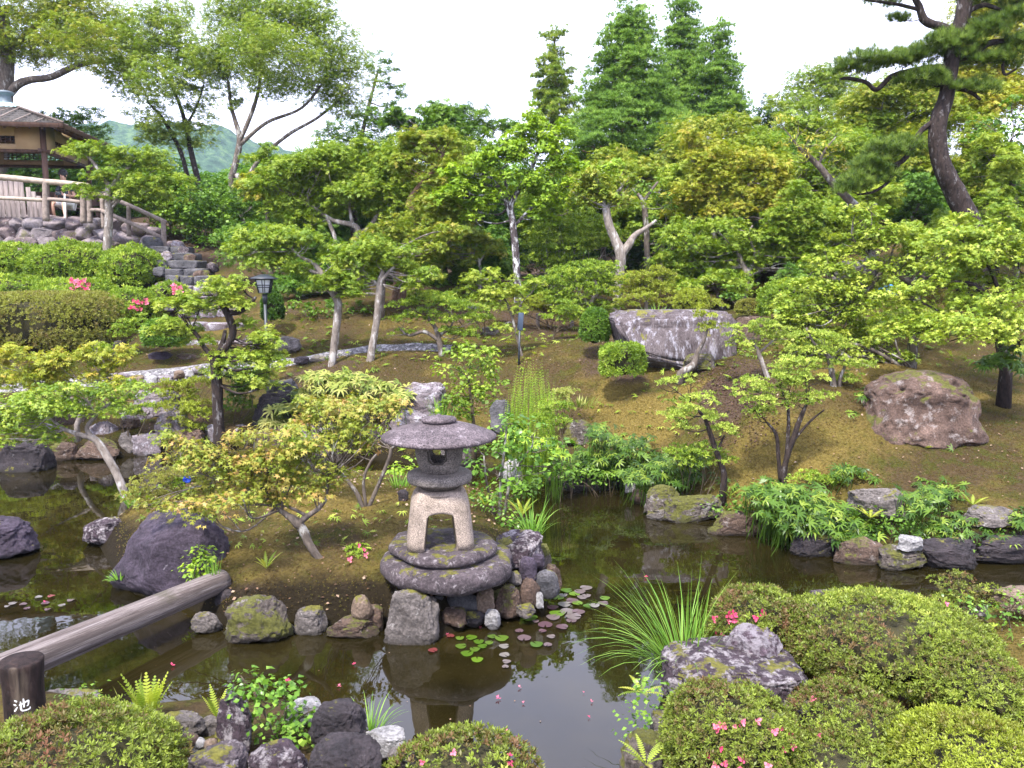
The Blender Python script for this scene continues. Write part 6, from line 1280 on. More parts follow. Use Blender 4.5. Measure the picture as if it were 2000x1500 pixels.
T("maple_tree", "low fine-leaved reddish maple in front of the brown trunk", "tree", 15.3, [[(745, 600, 6), (748, 545, 5), (744, 505, 4)]], [(700, 480, 45, 16), (750, 465, 50, 16), (790, 490, 45, 16), (720, 510, 50, 18), (690, 540, 40, 18), (830, 480, 45, 14), (760, 535, 40, 16), (840, 540, 35, 12), (870, 465, 35, 12)], 'maple_olive', 'bark_grey', 'maple', 'spray', 8, 2.6, 45)
T("cherry_tree", "cherry tree with dark trunk blotched with white lichen at the centre", "tree", 15.8, [[(1012, 590, 8.4), (1010, 540, 7.6), (1006, 480, 7.2), (1001, 430, 6.8), (998, 400, 6.1), (1022, 355, 4.6), (1040, 325, 3.8), (1050, 300, 3.0)], [(1000, 430, 5.3), (985, 385, 4.6), (965, 355, 3.8), (948, 340, 2.7)], [(1006, 440, 3.0), (1040, 405, 2.7), (1090, 375, 1.9), (1135, 350, 1.1)], [(998, 400, 3.8), (985, 350, 3.0), (975, 330, 2.3)]],
  [(1050, 255, 28, 18), (1020, 280, 45, 16), (1070, 280, 40, 18), (980, 290, 40, 16), (940, 310, 40, 14), (1000, 320, 50, 18), (1090, 315, 40, 16), (920, 350, 45, 16), (965, 365, 40, 16), (1050, 345, 50, 16), (900, 385, 40, 14), (930, 415, 45, 16), (1110, 345, 35, 14), (1080, 385, 45, 14), (1040, 415, 40, 14), (1180, 330, 30, 10), (1150, 350, 30, 10), (1110, 255, 30, 12), (880, 330, 30, 12)], 'lime', 'bark_cherry', 'maple', 'spray3', 11, 2.5, 46)
T("pale_tree", "forked smooth white-trunked tree with pruned stubs", "tree", 15.4, [[(1203, 608, 9), (1207, 570, 9), (1211, 530, 9.5), (1212, 495, 11), (1200, 465, 8.5), (1188, 435, 8), (1184, 405, 7.5)], [(1211, 500, 9), (1228, 478, 8), (1240, 460, 6), (1262, 445, 4), (1282, 430, 2.5)]],
  [(1180, 375, 40, 12), (1150, 385, 35, 12), (1210, 385, 35, 10), (1165, 355, 30, 12), (1130, 360, 30, 12), (1215, 350, 25, 10)], 'maple_olive', 'bark_pale', 'maple', 'spray3', 10, 2.4, 47)
T("small_tree", "thin crooked tree with drooping long leaves right of the fork", "tree", 16.3, [[(1268, 580, 5), (1264, 500, 5.5), (1262, 440, 5.5), (1256, 395, 5), (1245, 378, 3.5)], [(1256, 395, 4), (1272, 372, 3), (1285, 355, 2)]], [(1265, 360, 32, 14), (1290, 375, 25, 14), (1235, 365, 22, 12), (1305, 400, 30, 14), (1300, 440, 35, 20), (1280, 470, 35, 20), (1310, 490, 30, 20)], 'green', 'bark_grey', 'broad', 'long', 17, 2.4, 48)
T("maple_tree", "golden-tipped maple with grey forked limbs right of the conifers", "tree", 16.4, [[(1418, 560, 5.6), (1416, 500, 5.2), (1422, 455, 4.8), (1440, 410, 4.0), (1455, 370, 3.2), (1480, 345, 2.0)], [(1398, 480, 4.8), (1392, 440, 4.4), (1385, 400, 3.2), (1372, 350, 2.4), (1345, 300, 1.6)], [(1396, 410, 2.4), (1410, 370, 2.0), (1425, 330, 1.2)]],
  [(1350, 290, 35, 14), (1390, 300, 45, 15), (1440, 305, 45, 16), (1480, 325, 40, 16), (1420, 340, 50, 16), (1360, 345, 45, 16), (1510, 350, 35, 16), (1460, 365, 50, 16), (1390, 385, 50, 18), (1500, 390, 40, 18), (1440, 410, 50, 16), (1350, 400, 45, 20), (1520, 420, 40, 18)], 'maple_gold', 'bark_grey', 'maple', 'spray', 8, 2.4, 49)
T("maple_tree", "broad green maple with a white V-shaped stem behind the great cut boulder", "tree", 15.6, [[(1448, 595, 7), (1454, 565, 7), (1458, 535, 6.5), (1448, 510, 4), (1440, 490, 3)], [(1458, 537, 5), (1475, 500, 3.5), (1462, 460, 2.5), (1470, 440, 1.5)], [(1470, 505, 3), (1510, 460, 3), (1540, 445, 2)]],
  [(1350, 460, 50, 16), (1400, 470, 50, 18), (1340, 495, 50, 18), (1390, 510, 50, 16), (1460, 480, 45, 16), (1510, 470, 45, 18), (1550, 440, 45, 18), (1500, 510, 50, 18), (1560, 490, 45, 18), (1590, 430, 45, 18), (1610, 470, 40, 18), (1430, 540, 45, 14), (1340, 540, 40, 18), (1550, 530, 40, 16), (1580, 390, 45, 20)], 'maple', 'bark_pale', 'maple', 'spray', 8.5, 2.7, 50)
T("maple_tree", "mid-green maple crown between golden maple and plum", "tree", 17.0, [[(1560, 480, 5), (1556, 420, 4), (1550, 370, 3)]], [(1560, 340, 50, 20), (1600, 370, 50, 20), (1540, 380, 45, 18), (1640, 330, 50, 22), (1640, 400, 40, 20), (1680, 300, 50, 22), (1500, 300, 30, 20)], 'maple', 'bark_grey', 'maple', 'spray', 8, 2.6, 51)
T("plum_tree", "old knotty leaning tree with hanging yellowish leaves", "tree", 13.6, [[(1700, 480, 9.8), (1692, 440, 9.0), (1676, 410, 8.2), (1650, 382, 7.5), (1622, 352, 6.8), (1600, 325, 6.0), (1580, 305, 4.5), (1572, 285, 3.0)], [(1692, 430, 4.5), (1700, 412, 4.5), (1712, 398, 3.0)], [(1590, 318, 3.8), (1562, 290, 3.0), (1545, 268, 1.5)], [(1600, 320, 3.0), (1610, 295, 2.2), (1632, 268, 1.1)]],
  [(1560, 245, 30, 14), (1525, 235, 25, 12), (1595, 255, 32, 14), (1630, 265, 32, 14), (1540, 275, 30, 14), (1580, 285, 30, 14), (1620, 300, 35, 14), (1560, 315, 30, 14), (1640, 335, 25, 12)], 'maple_gold', 'bark_grey', 'broad', 'long', 17, 2.3, 52)
# ---- black pine
def pine_pads(lf, rs, T_, B):
    for (c, (a, b, h), area, y) in B:
        N = int(area / 9); u = rdir(rs, N) * rs.rand(N, 1) ** .35; u[:, 2] = np.abs(u[:, 2]) * .9 - .1; P = c + u * np.array([a, b, h * 1.1]); P[:, 2] += h * .9 * fbm(P * 5, 2, 3); Z = u * np.array([.7, .7, .5]) + np.array([0, 0, .9]) + rs.normal(size=P.shape) * .25
        inst(lf, 'tuft', P, rs.normal(size=P.shape), Z, m(15, y) * rs.uniform(.6, 1.15, N), rs.rand(N))
PT_ = T_tuft(22, .030, 12, 85); TM['tuft'] = PT_
T("pine_tree", "tall black pine with dark scaly curved trunk and flat needle pads", "tree", 12.6, [[(1905, 480, 24.3), (1890, 430, 21.8), (1868, 380, 19.2), (1842, 330, 17.3), (1831, 280, 16.6), (1833, 235, 15.4), (1848, 190, 14.1), (1856, 140, 13.4), (1862, 90, 12.8), (1878, 40, 14.1), (1890, -30, 12.8), (1900, -90, 10.2)],
   [(1862, 62, 9.0), (1835, 52, 8.3), (1806, 40, 7.7), (1795, 12, 6.4), (1785, -10, 5.1), (1790, -40, 3.8)], [(1800, 20, 3.8), (1750, 8, 3.2), (1690, 0, 1.9)], [(1852, 132, 7.0), (1810, 133, 5.8), (1770, 140, 4.5), (1740, 150, 4.5), (1712, 175, 4.5), (1690, 160, 3.8), (1655, 153, 3.2), (1640, 155, 1.9)], [(1862, 115, 9.0), (1900, 105, 7.0), (1930, 85, 5.8), (1965, 78, 4.5), (2010, 60, 3.2)],
   [(1930, 100, 3.8), (1955, 115, 3.2), (1962, 145, 2.6), (1985, 135, 1.9)], [(1832, 232, 5.8), (1800, 255, 5.1), (1780, 290, 5.1), (1765, 312, 5.1), (1740, 325, 3.8), (1700, 335, 1.9)], [(1755, 322, 3.8), (1735, 355, 3.2), (1705, 375, 2.6), (1675, 380, 1.6)], [(1860, 170, 4.5), (1895, 180, 3.8), (1915, 195, 2.6)], [(1878, 30, 5.1), (1920, 10, 4.5), (1960, 20, 2.6), (1985, 10, 1.9)]],
  [(1700, 125, 60, 14), (1760, 118, 45, 14), (1665, 140, 32, 12), (1815, 105, 50, 18), (1870, 85, 40, 18), (1920, 65, 40, 16), (1960, 45, 40, 18), (1990, 90, 35, 16), (1900, 120, 40, 14), (1800, 160, 50, 16), (1845, 172, 40, 12), (1735, 300, 38, 14), (1705, 322, 38, 14), (1685, 358, 42, 16), (1720, 345, 30, 12), (1660, 370, 25, 10), (1910, 175, 35, 12), (1960, 120, 30, 14), (1755, 36, 22, 8), (1740, -2, 45, 8), (1920, 0, 40, 12), (1985, 0, 30, 14), (1765, 285, 28, 12)], 'pine', 'bark_dark', 'broad', 'spray', 400, .001, 53, twigs=5, extra=pine_pads, branchr=.35)
# ---- bright near maples on the right
T("maple_tree", "big lime-green maple sweeping in from the right edge over the slope", "tree", 9.4, [[(1965, 720, 12.1), (1955, 670, 11.0), (1948, 620, 9.9), (1955, 580, 8.2)], [(1950, 600, 5.5), (1900, 556, 4.4), (1850, 550, 3.3), (1800, 540, 2.2)], [(1955, 640, 5.0), (1900, 625, 3.9), (1860, 620, 2.8), (1800, 590, 1.7)], [(1955, 580, 5.0), (2000, 545, 4.4), (2050, 530, 3.9)], [(1955, 580, 4.4), (1930, 520, 3.3), (1880, 470, 2.2)]],
  [(1960, 460, 60, 16), (1900, 450, 60, 16), (1850, 480, 60, 16), (1930, 500, 70, 18), (1990, 500, 40, 20), (1980, 560, 40, 14), (1910, 545, 60, 12), (1840, 520, 50, 12), (1870, 590, 60, 14), (1950, 600, 60, 14, -.6), (1810, 560, 50, 12), (1880, 640, 70, 14, -.8), (1820, 615, 60, 14), (1780, 640, 60, 12), (1960, 655, 50, 14, -.8), (1990, 615, 40, 16), (1760, 590, 50, 12), (1830, 655, 40, 8, -.6), (1900, 505, 50, 12, .6), (1735, 655, 40, 10)], 'maple_lime', 'bark_dark', 'maple', 'maple', 12, 2.5, 54, twigs=4)
T("maple_tree", "lime-green maple over the middle slope, left of the one from the edge", "tree", 10.6, [[(1790, 560, 8), (1760, 540, 7), (1730, 520, 6), (1700, 500, 4)], [(1730, 520, 5), (1700, 560, 4), (1660, 590, 3)]],
  [(1700, 455, 45, 14), (1750, 475, 45, 14), (1680, 500, 50, 14), (1660, 475, 35, 12), (1740, 510, 50, 14), (1790, 470, 50, 16), (1620, 525, 40, 14), (1680, 545, 50, 14), (1590, 555, 45, 14), (1640, 575, 50, 14), (1720, 590, 45, 14), (1610, 605, 50, 16), (1670, 620, 50, 14), (1720, 640, 50, 12), (1560, 600, 35, 14), (1650, 650, 45, 12), (1700, 670, 35, 9), (1800, 500, 40, 14), (1590, 635, 40, 12), (1850, 455, 45, 14), (1540, 640, 40, 14), (1570, 670, 45, 14), (1620, 685, 45, 12), (1740, 690, 45, 10), (1790, 600, 50, 14), (1680, 425, 40, 12)], 'maple_lime', 'bark_grey', 'maple', 'maple', 11, 2.5, 55, twigs=4)
# ---- mid left maples
T("maple_tree", "white-stemmed maple whose bare crooked trunk stands left of two", "tree", 13.1, [[(647, 725, 7.5), (652, 680, 7.5), (658, 630, 7.5), (660, 590, 8), (645, 565, 7), (632, 540, 6), (612, 515, 5), (585, 500, 3), (555, 470, 2)], [(630, 535, 4), (610, 530, 3.5), (590, 520, 2)]],
  [(480, 470, 45, 12), (530, 465, 50, 14), (570, 480, 45, 14), (500, 500, 50, 14), (550, 510, 50, 14), (600, 475, 40, 14), (455, 485, 30, 10), (640, 500, 40, 14), (610, 550, 30, 14)], 'maple', 'bark_pale', 'maple', 'spray', 9, 2.5, 56)
T("maple_tree", "white-stemmed maple with straight leaning trunk, right of two", "tree", 12.9, [[(720, 722, 8), (727, 680, 7.5), (735, 630, 7), (740, 580, 7), (742, 550, 6), (748, 530, 4)], [(742, 552, 4), (765, 525, 3), (790, 505, 2)], [(741, 560, 3.5), (715, 535, 3), (690, 515, 2)]],
  [(690, 500, 45, 14), (740, 490, 45, 14), (720, 525, 40, 14), (780, 510, 40, 14), (670, 535, 35, 14), (690, 570, 35, 12), (800, 540, 35, 12), (650, 560, 25, 12), (830, 530, 30, 10)], 'maple', 'bark_pale', 'maple', 'spray', 9, 2.5, 57)
T("azalea_tree", "low flat-topped azalea tree with crooked stems at the path's end", "small tree", 13.1, [[(862, 690, 6), (858, 665, 5.5), (850, 640, 4.5), (835, 620, 3)], [(858, 665, 4), (828, 648, 3.5), (800, 655, 3), (778, 640, 2)], [(858, 655, 3.5), (880, 640, 2.5)]],
  [(800, 600, 40, 10), (840, 592, 45, 10), (880, 600, 35, 10), (790, 625, 30, 9), (870, 630, 40, 12), (900, 655, 40, 14), (830, 615, 35, 8), (780, 655, 30, 8), (925, 625, 25, 10), (900, 605, 30, 8)], 'azalea', 'bark_grey', 'rhodo', 'rosette', 9, 2.6, 58)
T("maple_sapling", "thin young maple with feathery sprays by the narrow sign post", "sapling", 12.5, [[(1022, 705, 2.5), (1010, 660, 2.5), (1000, 620, 2.2), (985, 580, 1.8), (965, 545, 1)], [(1000, 620, 1.4), (1020, 590, 1), (1040, 570, .8)]],
  [(930, 545, 22, 10), (965, 560, 25, 12), (985, 590, 22, 10), (1010, 575, 20, 8), (1045, 560, 25, 8), (940, 580, 20, 8), (995, 555, 20, 8), (960, 530, 15, 8), (990, 640, 25, 6), (920, 560, 15, 6), (1020, 605, 18, 6)], 'maple_lime', 'bark_grey', 'maple', 'spray', 8, 2.2, 59, twigs=5)
T("rhododendron", "bushy rhododendron with pale crooked stems below the cherry's right side", "shrub", 14.6, [[(1150, 625, 5), (1154, 590, 4.5), (1168, 570, 4), (1160, 545, 3)], [(1152, 600, 3.5), (1135, 575, 3), (1120, 555, 2)]],
  [(1130, 540, 40, 14), (1170, 535, 35, 14), (1100, 560, 35, 14), (1150, 570, 40, 14), (1185, 580, 28, 16), (1090, 590, 30, 14), (1120, 600, 30, 14), (1200, 555, 25, 12), (1180, 610, 25, 14)], 'azalea', 'bark_pale', 'rhodo', 'rosette', 9, 2.8, 60)
T("azalea_shrub", "tall yellow-green shrub right of the cherry trunk", "shrub", 16.4, [], [(1090, 460, 35, 16), (1130, 450, 40, 18), (1060, 490, 30, 16), (1100, 500, 45, 20), (1150, 485, 35, 20), (1060, 520, 30, 18), (1190, 470, 30, 18), (1110, 530, 40, 18)], 'azalea', 'bark_pale', 'rhodo', 'rosette', 10, 2.8, 61)
T("rhododendron", "pale-tipped rhododendron above the left end of the great cut boulder", "shrub", 14.2, [[(1262, 615, 4), (1262, 590, 3.5), (1255, 570, 2.5)]], [(1240, 555, 30, 12), (1275, 545, 30, 12), (1260, 575, 35, 14), (1290, 570, 25, 12), (1225, 580, 25, 12), (1300, 545, 18, 8)], 'azalea_bright', 'bark_grey', 'rhodo', 'rosette', 10, 2.6, 62)
T("pine_sapling", "small bushy young pine behind the great cut boulder", "shrub", 16.2, [], [(1320, 545, 30, 18), (1350, 560, 30, 18), (1300, 570, 25, 16), (1335, 520, 22, 14)], 'green', 'twig', 'rhodo', 'tuft', 16, 2.6, 63)
T("small_tree", "little pale-stemmed shrub tree between brown maple and cherry", "small tree", 16.8, [[(935, 590, 3.5), (938, 545, 3.2), (936, 510, 3), (925, 495, 2)], [(937, 512, 2.2), (950, 492, 1.5)]], [(900, 470, 35, 12), (940, 475, 35, 12), (960, 490, 25, 10), (880, 495, 30, 12), (860, 470, 30, 12), (910, 500, 30, 10)], 'maple_olive', 'bark_pale', 'maple', 'spray', 8, 2.6, 64)
T("azalea_shrub", "loose yellow-green shrub at the foot of the sapling and stake", "shrub", 14.9, [], [(1085, 610, 25, 16), (1060, 600, 22, 14), (1030, 605, 20, 12), (975, 600, 20, 10)], 'azalea_bright', 'twig', 'rhodo', 'rosette', 9, 2.6, 65)
T("rhododendron", "yellow-leaved crooked sapling growing up the great cut boulder's face", "sapling", 10.6, [[(1330, 728, 8), (1355, 712, 7), (1362, 690, 5), (1375, 665, 3), (1382, 640, 2), (1388, 615, 1.5)]], [(1388, 600, 20, 9), (1378, 622, 22, 9), (1395, 640, 20, 8), (1375, 645, 14, 6)], 'azalea_bright', 'bark_grey', 'rhodo', 'rosette', 11, 2.2, 66)
# ---- right bank small trees
T("azalea_tree", "small leaning azalea tree in tiers over the bark mulch", "small tree", 9.8, [[(1500, 740, 5), (1490, 712, 4.5), (1480, 685, 4), (1470, 660, 3)], [(1482, 690, 3), (1510, 665, 2)]], [(1445, 650, 32, 12), (1480, 640, 28, 12), (1515, 645, 28, 12), (1450, 680, 30, 12), (1500, 668, 25, 10), (1430, 665, 22, 10), (1530, 660, 20, 10), (1490, 655, 25, 10)], 'azalea_pale', 'bark_pale', 'rhodo', 'rosette', 10, 2.6, 67)
T("azalea_tree", "leggy two-stemmed azalea left of the massive round boulder", "small tree", 9.3, [[(1630, 785, 7), (1628, 750, 6), (1622, 715, 5), (1612, 690, 3)], [(1640, 785, 5), (1640, 745, 4), (1650, 715, 3)], [(1625, 700, 3), (1590, 670, 2.5), (1575, 640, 2)]], [(1600, 690, 35, 14), (1640, 680, 35, 14), (1680, 720, 28, 12), (1630, 715, 35, 14), (1590, 720, 28, 12), (1660, 745, 30, 14), (1570, 660, 28, 12), (1560, 690, 25, 12), (1610, 660, 30, 12)], 'azalea_pale', 'bark_grey', 'rhodo', 'rosette', 10, 2.6, 68)
T("azalea_tree", "azalea tree with several dark bare stems fanning from the shore plants", "small tree", 8.05, [[(1528, 945, 6.4), (1535, 900, 5.6), (1548, 860, 5.6), (1562, 820, 4.8), (1575, 790, 3.2)], [(1525, 940, 4.8), (1520, 890, 4.0), (1516, 850, 3.6), (1498, 825, 2.4)], [(1532, 930, 4.8), (1538, 870, 4.0), (1540, 810, 3.2), (1535, 780, 2.4)], [(1548, 862, 3.2), (1580, 825, 2.4), (1610, 800, 1.6)]], [(1470, 760, 36, 20), (1500, 785, 40, 22), (1540, 760, 36, 20), (1540, 720, 36, 18), (1580, 745, 32, 18), (1600, 780, 28, 14), (1450, 785, 25, 12), (1480, 810, 30, 16), (1520, 740, 35, 18), (1570, 715, 28, 14), (1560, 790, 30, 16)], 'azalea_pale', 'bark_dark', 'rhodo', 'rosette', 12, 2.5, 69)
T("azalea_tree", "cloud-pruned azalea tree with dark crooked stem at the water's bend", "small tree", 8.2, [[(1412, 960, 6.8), (1414, 925, 6.0), (1400, 885, 5.5), (1388, 850, 5.1), (1375, 815, 3.4), (1350, 790, 2.5)], [(1400, 885, 3.4), (1408, 865, 2.5), (1415, 850, 1.7)]], [(1330, 790, 32, 12), (1370, 785, 30, 14), (1350, 815, 40, 18), (1410, 850, 28, 20), (1315, 815, 30, 12), (1390, 820, 25, 12), (1300, 748, 26, 7), (1350, 745, 22, 7), (1330, 835, 28, 10)], 'azalea_pale', 'bark_dark', 'rhodo', 'rosette', 12, 2.6, 70)
T("azalea_shrub", "low twiggy azalea at the stem foot by the water's bend", "shrub", 8.3, [], [(1380, 890, 30, 14), (1350, 905, 30, 14), (1410, 905, 25, 12), (1320, 890, 25, 12)], 'azalea', 'twig', 'rhodo', 'rosette', 12, 2.4, 71)
# ---- left bank
T("maple_tree", "maple with a lichened bare trunk leaning left from the island tip over the water", "tree", 8.75, [[(250, 985, 7.6), (232, 935, 8.1), (208, 890, 7.6), (185, 858, 6.8), (160, 850, 5.1), (120, 835, 3.4), (85, 800, 2.1)], [(185, 858, 5.1), (170, 835, 4.2), (200, 800, 3.0), (225, 780, 1.7)]],
  [(50, 800, 55, 14), (110, 795, 55, 14), (170, 800, 45, 12), (220, 785, 45, 12), (60, 835, 50, 12), (110, 850, 50, 10), (0, 820, 45, 14), (265, 765, 35, 10), (150, 770, 50, 10), (10, 850, 40, 10), (-30, 790, 40, 14), (80, 775, 40, 10)], 'maple', 'bark_pale', 'maple', 'maple', 11, 2.3, 72)
T("maple_tree", "golden-green maple with a pale hooked bare branch on the left bank", "tree", 10.9, [[(150, 830, 5), (168, 790, 5), (188, 770, 5), (192, 745, 4.5), (205, 730, 3)], [(190, 750, 3), (165, 748, 2.5), (148, 738, 1.5)], [(168, 790, 3), (100, 760, 2), (50, 730, 1.5)]],
  [(30, 690, 45, 12), (80, 700, 50, 12), (130, 715, 45, 12), (180, 700, 40, 12), (60, 730, 50, 12), (0, 710, 35, 12), (210, 720, 35, 12), (110, 745, 40, 10), (165, 735, 35, 8), (240, 745, 30, 8), (230, 690, 30, 8), (190, 685, 25, 8)], 'maple_gold', 'bark_pale', 'maple', 'spray', 10, 2.3, 73)
T("maple_tree", "low cloud-like maple with a thick dark twisted trunk above the left shore", "tree", 10.9, [[(428, 850, 11.2), (425, 800, 10.4), (424, 750, 10.4), (420, 700, 8.8), (428, 690, 8.0), (446, 672, 7.2), (455, 645, 7.2), (445, 615, 7.2), (432, 590, 6.4), (425, 580, 4.0)], [(420, 700, 6.4), (400, 680, 4.8), (385, 655, 4.0), (370, 640, 2.4)], [(445, 612, 5.6), (470, 608, 4.8), (490, 592, 4.0), (500, 580, 2.4)], [(425, 695, 5.6), (436, 665, 4.8), (440, 645, 3.2)]],
  [(458, 572, 20, 10), (446, 582, 30, 10), (470, 592, 16, 9), (390, 610, 45, 12), (350, 600, 40, 12), (420, 570, 35, 10), (480, 628, 22, 10), (430, 600, 36, 10), (330, 635, 40, 10), (380, 655, 45, 9), (470, 700, 50, 10), (530, 715, 45, 12), (430, 725, 45, 9), (500, 740, 45, 10), (540, 680, 35, 12), (510, 655, 30, 12), (370, 580, 30, 10), (458, 552, 14, 7)], 'maple_lime', 'bark_dark', 'maple', 'spray', 10, 2.4, 74)
T("maple_tree", "island maple with rusty-tipped leaves and a smooth bowed grey trunk", "tree", 5.9, [[(668, 1103, 3.9), (635, 1100, 7.0), (608, 1070, 8.6), (592, 1035, 9.4), (580, 1020, 10.1), (560, 1005, 6.2), (540, 990, 4.7), (520, 960, 3.1), (490, 940, 2.3)], [(582, 1022, 7.8), (605, 1005, 5.5), (625, 990, 4.7), (638, 970, 3.1), (640, 930, 2.3)], [(600, 1008, 3.9), (575, 995, 3.1), (548, 985, 3.1), (530, 1000, 1.6)], [(560, 1005, 3.1), (500, 960, 2.3), (430, 940, 1.6)]],
  [(330, 862, 35, 9), (370, 880, 45, 12), (420, 900, 50, 12), (470, 880, 45, 14), (520, 900, 50, 14), (560, 870, 45, 14), (610, 890, 45, 14), (640, 850, 45, 12), (690, 830, 45, 12), (730, 800, 40, 10), (660, 810, 35, 9), (450, 935, 55, 12), (520, 945, 50, 12), (590, 925, 50, 12), (400, 950, 45, 12), (660, 925, 40, 12), (380, 985, 55, 9, -.3), (450, 985, 45, 9, -.3), (310, 985, 40, 7), (540, 975, 35, 9), (620, 965, 35, 10), (700, 880, 30, 12), (770, 790, 22, 6), (560, 845, 30, 8), (490, 850, 30, 8)], 'maple_rust', 'bark_grey', 'maple', 'maple', 14, 2.7, 75, twigs=4)
T("maple_tree", "second island maple with slim arching bare stems beside the lantern", "tree", 6.9, [[(712, 1000, 5), (698, 965, 4.5), (680, 940, 4), (668, 925, 3)], [(716, 1000, 4.5), (740, 945, 4), (760, 895, 3.5), (765, 875, 3), (785, 868, 2)], [(716, 995, 4), (710, 940, 3), (725, 900, 2.5), (745, 880, 2)]], [(650, 800, 35, 12), (700, 790, 40, 12), (620, 830, 35, 12), (750, 810, 25, 8), (670, 850, 40, 12), (600, 790, 30, 9)], 'maple_rust', 'bark_grey', 'maple', 'maple', 13, 2.6, 76)

# ---- shrubs and clipped domes
dome("clipped_hedge", "long low hedge clipped into a smooth flat-topped mound below the pavilion", 14.9, 100, 632, 142, 62, 'hedge', 7, 3.4, 80, dep=.9, flat=3.2, cat="hedge", lump=.04)
for i_, (lab, Y, cx, cy, rx, ry, fl, fr_) in enumerate([
    ("loose bright azalea bank under the left part of the boulder wall", 18.6, 20, 520, 120, 42, 0, None), ("loose bright azalea bank under the middle of the boulder wall", 18.3, 150, 520, 90, 44, 0, None), ("loose azalea bank meeting the top of the stone steps", 17.8, 262, 530, 58, 46, 0, None),
    ("azalea mound with a cluster of pink flowers above the clipped hedge", 16.6, 150, 572, 75, 28, 9, (140, 552, 174, 576)), ("azalea mound with red-pink flowers right of the clipped hedge", 15.8, 262, 605, 52, 42, 6, (250, 588, 285, 606)), ("azalea mound left above the clipped hedge", 16.8, 20, 570, 80, 30, 0, None), ("small azalea with orange-pink flowers at the edge of the steps", 16.2, 335, 575, 25, 22, 4, (335, 560, 350, 575))]):
    dome("azalea", lab, Y, cx, cy, rx, ry, 'azalea', 9, 3.2, 81 + i_, dep=.8, flat=2., flowers=fl * 2, frect=fr_, fpx=11, lump=.28)
dome("azalea", "loose bright azalea bank left of the frame under the boulder wall", 18.6, -230, 520, 150, 42, 'azalea', 9, 3.0, 89, dep=.8, lump=.28)
dome("shrub", "round glossy green bush at the foot of the stone steps", 13.7, 322, 655, 42, 33, 'green', 9, 4, 90, tm='rosette5', lump=.1)
dome("shrub", "small dark conifer bush behind the garden lamp pole", 14.6, 532, 602, 20, 34, 'dark', 8, 4, 91)
dome("shrub", "ball-clipped yellow-green shrub behind the great cut boulder", 12.3, 1351, 592, 33, 27, 'azalea_bright', 7, 4, 92, lump=.04)
dome("shrub", "small dull green ball shrub right of the yellow-green ball", 13.2, 1462, 602, 23, 17, 'hedge', 7, 4, 93, lump=.05)
dome("shrub", "tall rounded green shrub tucked against the great cut boulder's left end", 11.9, 1162, 642, 28, 40, 'green', 8, 4, 94, lump=.06)
dome("shrub", "squarish green shrub in front of the great cut boulder", 10.7, 1216, 706, 42, 36, 'azalea', 9, 4, 95, flat=3.2, lump=.12)
dome("azalea", "large light green azalea mound under the lime maples", 12.4, 1545, 590, 60, 42, 'azalea', 10, 3.4, 96, lump=.16)
dome("azalea", "low azalea mound beyond the squarish rock's slope, left of the lime maple", 11.6, 1620, 600, 50, 40, 'azalea', 10, 3, 97, lump=.2)
def spiky(lf, rs, T_, B):
    q = (0, 0)
g0 = at(1038, 812, 9.4); q = Vector((g0.x, 9.4, gz(g0.x, 9.4))); rs = np.random.RandomState(9); mb = MB(); top = at(1038, 690, 9.4).z - q.z
V = []; 
for k in range(330):
    a = rs.rand() * 6.283; sprd = rs.rand() ** .6 * .32; tip = np.array([math.cos(a) * sprd, math.sin(a) * sprd, top * (1 - .3 * (sprd / .32) ** 2) * rs.uniform(.62, 1.0)]); b0 = np.array([math.cos(a), math.sin(a), 0]) * .20 * rs.rand(); n_ = 42; t = np.linspace(.08, 1, n_)[:, None]
    P = b0 + (tip - b0) * t + np.array([math.cos(a), math.sin(a), 0]) * .07 * np.sin(t * 3.1); inst(mb, 'rosette5', P, rs.normal(size=P.shape), (tip - b0) * np.ones((n_, 1)) + rs.normal(size=P.shape) * .08, .019 * (1.15 - .4 * t[:, 0]), np.clip(rs.rand() * .5 + .5 * rs.rand(n_), 0, 1))
tag_loc(mb.build("shrub", L['lime']), q, "feathery lime green broom-like shrub on the slope behind the lantern", "shrub")
T("shrub", "leafy green shrub with layered pointed leaves left of the broom-like one", "shrub", 10.0, [[(925, 830, 4), (920, 780, 3), (915, 740, 2)]], [(890, 690, 35, 16), (930, 685, 35, 16), (960, 710, 32, 18), (900, 725, 45, 20), (945, 745, 40, 22), (890, 765, 38, 20), (935, 790, 42, 22), (965, 770, 30, 20), (880, 800, 30, 18)], 'azalea', 'twig', 'broad', 'leaf', 15, 3.0, 98)
T("camellia", "glossy camellia with slender upright stems behind the lantern's right", "shrub", 7.0, [[(975, 1005, 4), (978, 940, 3.5), (985, 880, 2.5), (990, 830, 1.5)], [(985, 1005, 3.5), (1000, 930, 3), (1040, 870, 2)], [(965, 1005, 3), (950, 940, 2.5), (945, 890, 1.5)]], [(1000, 825, 30, 14), (1035, 850, 35, 16), (980, 855, 35, 16), (1070, 875, 32, 16), (1020, 885, 40, 18), (960, 885, 30, 14), (1080, 910, 28, 14), (1040, 925, 35, 14), (940, 905, 25, 12), (970, 930, 28, 14), (1010, 945, 25, 10), (930, 870, 20, 10), (950, 965, 20, 14)], 'glossy', 'bark_grey', 'broad', 'leaf', 19, 2.2, 99)
T("leafy_plant", "bright green leafy herbs at the island's rear edge beside the camellia", "plant", 6.75, [], [(985, 1010, 25, 18), (1010, 1025, 25, 16), (1035, 1030, 20, 12), (960, 1000, 18, 16)], 'glossy', 'twig', 'broad', 'leaf', 15, 2.4, 100, twigs=3)
T("leafy_plant", "bright leafy plant between the two island maples and the lantern", "plant", 7.9, [], [(580, 850, 30, 14), (620, 860, 25, 12), (770, 930, 25, 20), (790, 910, 20, 16), (740, 950, 20, 12)], 'lime', 'twig', 'broad', 'leaf', 14, 2.6, 101)
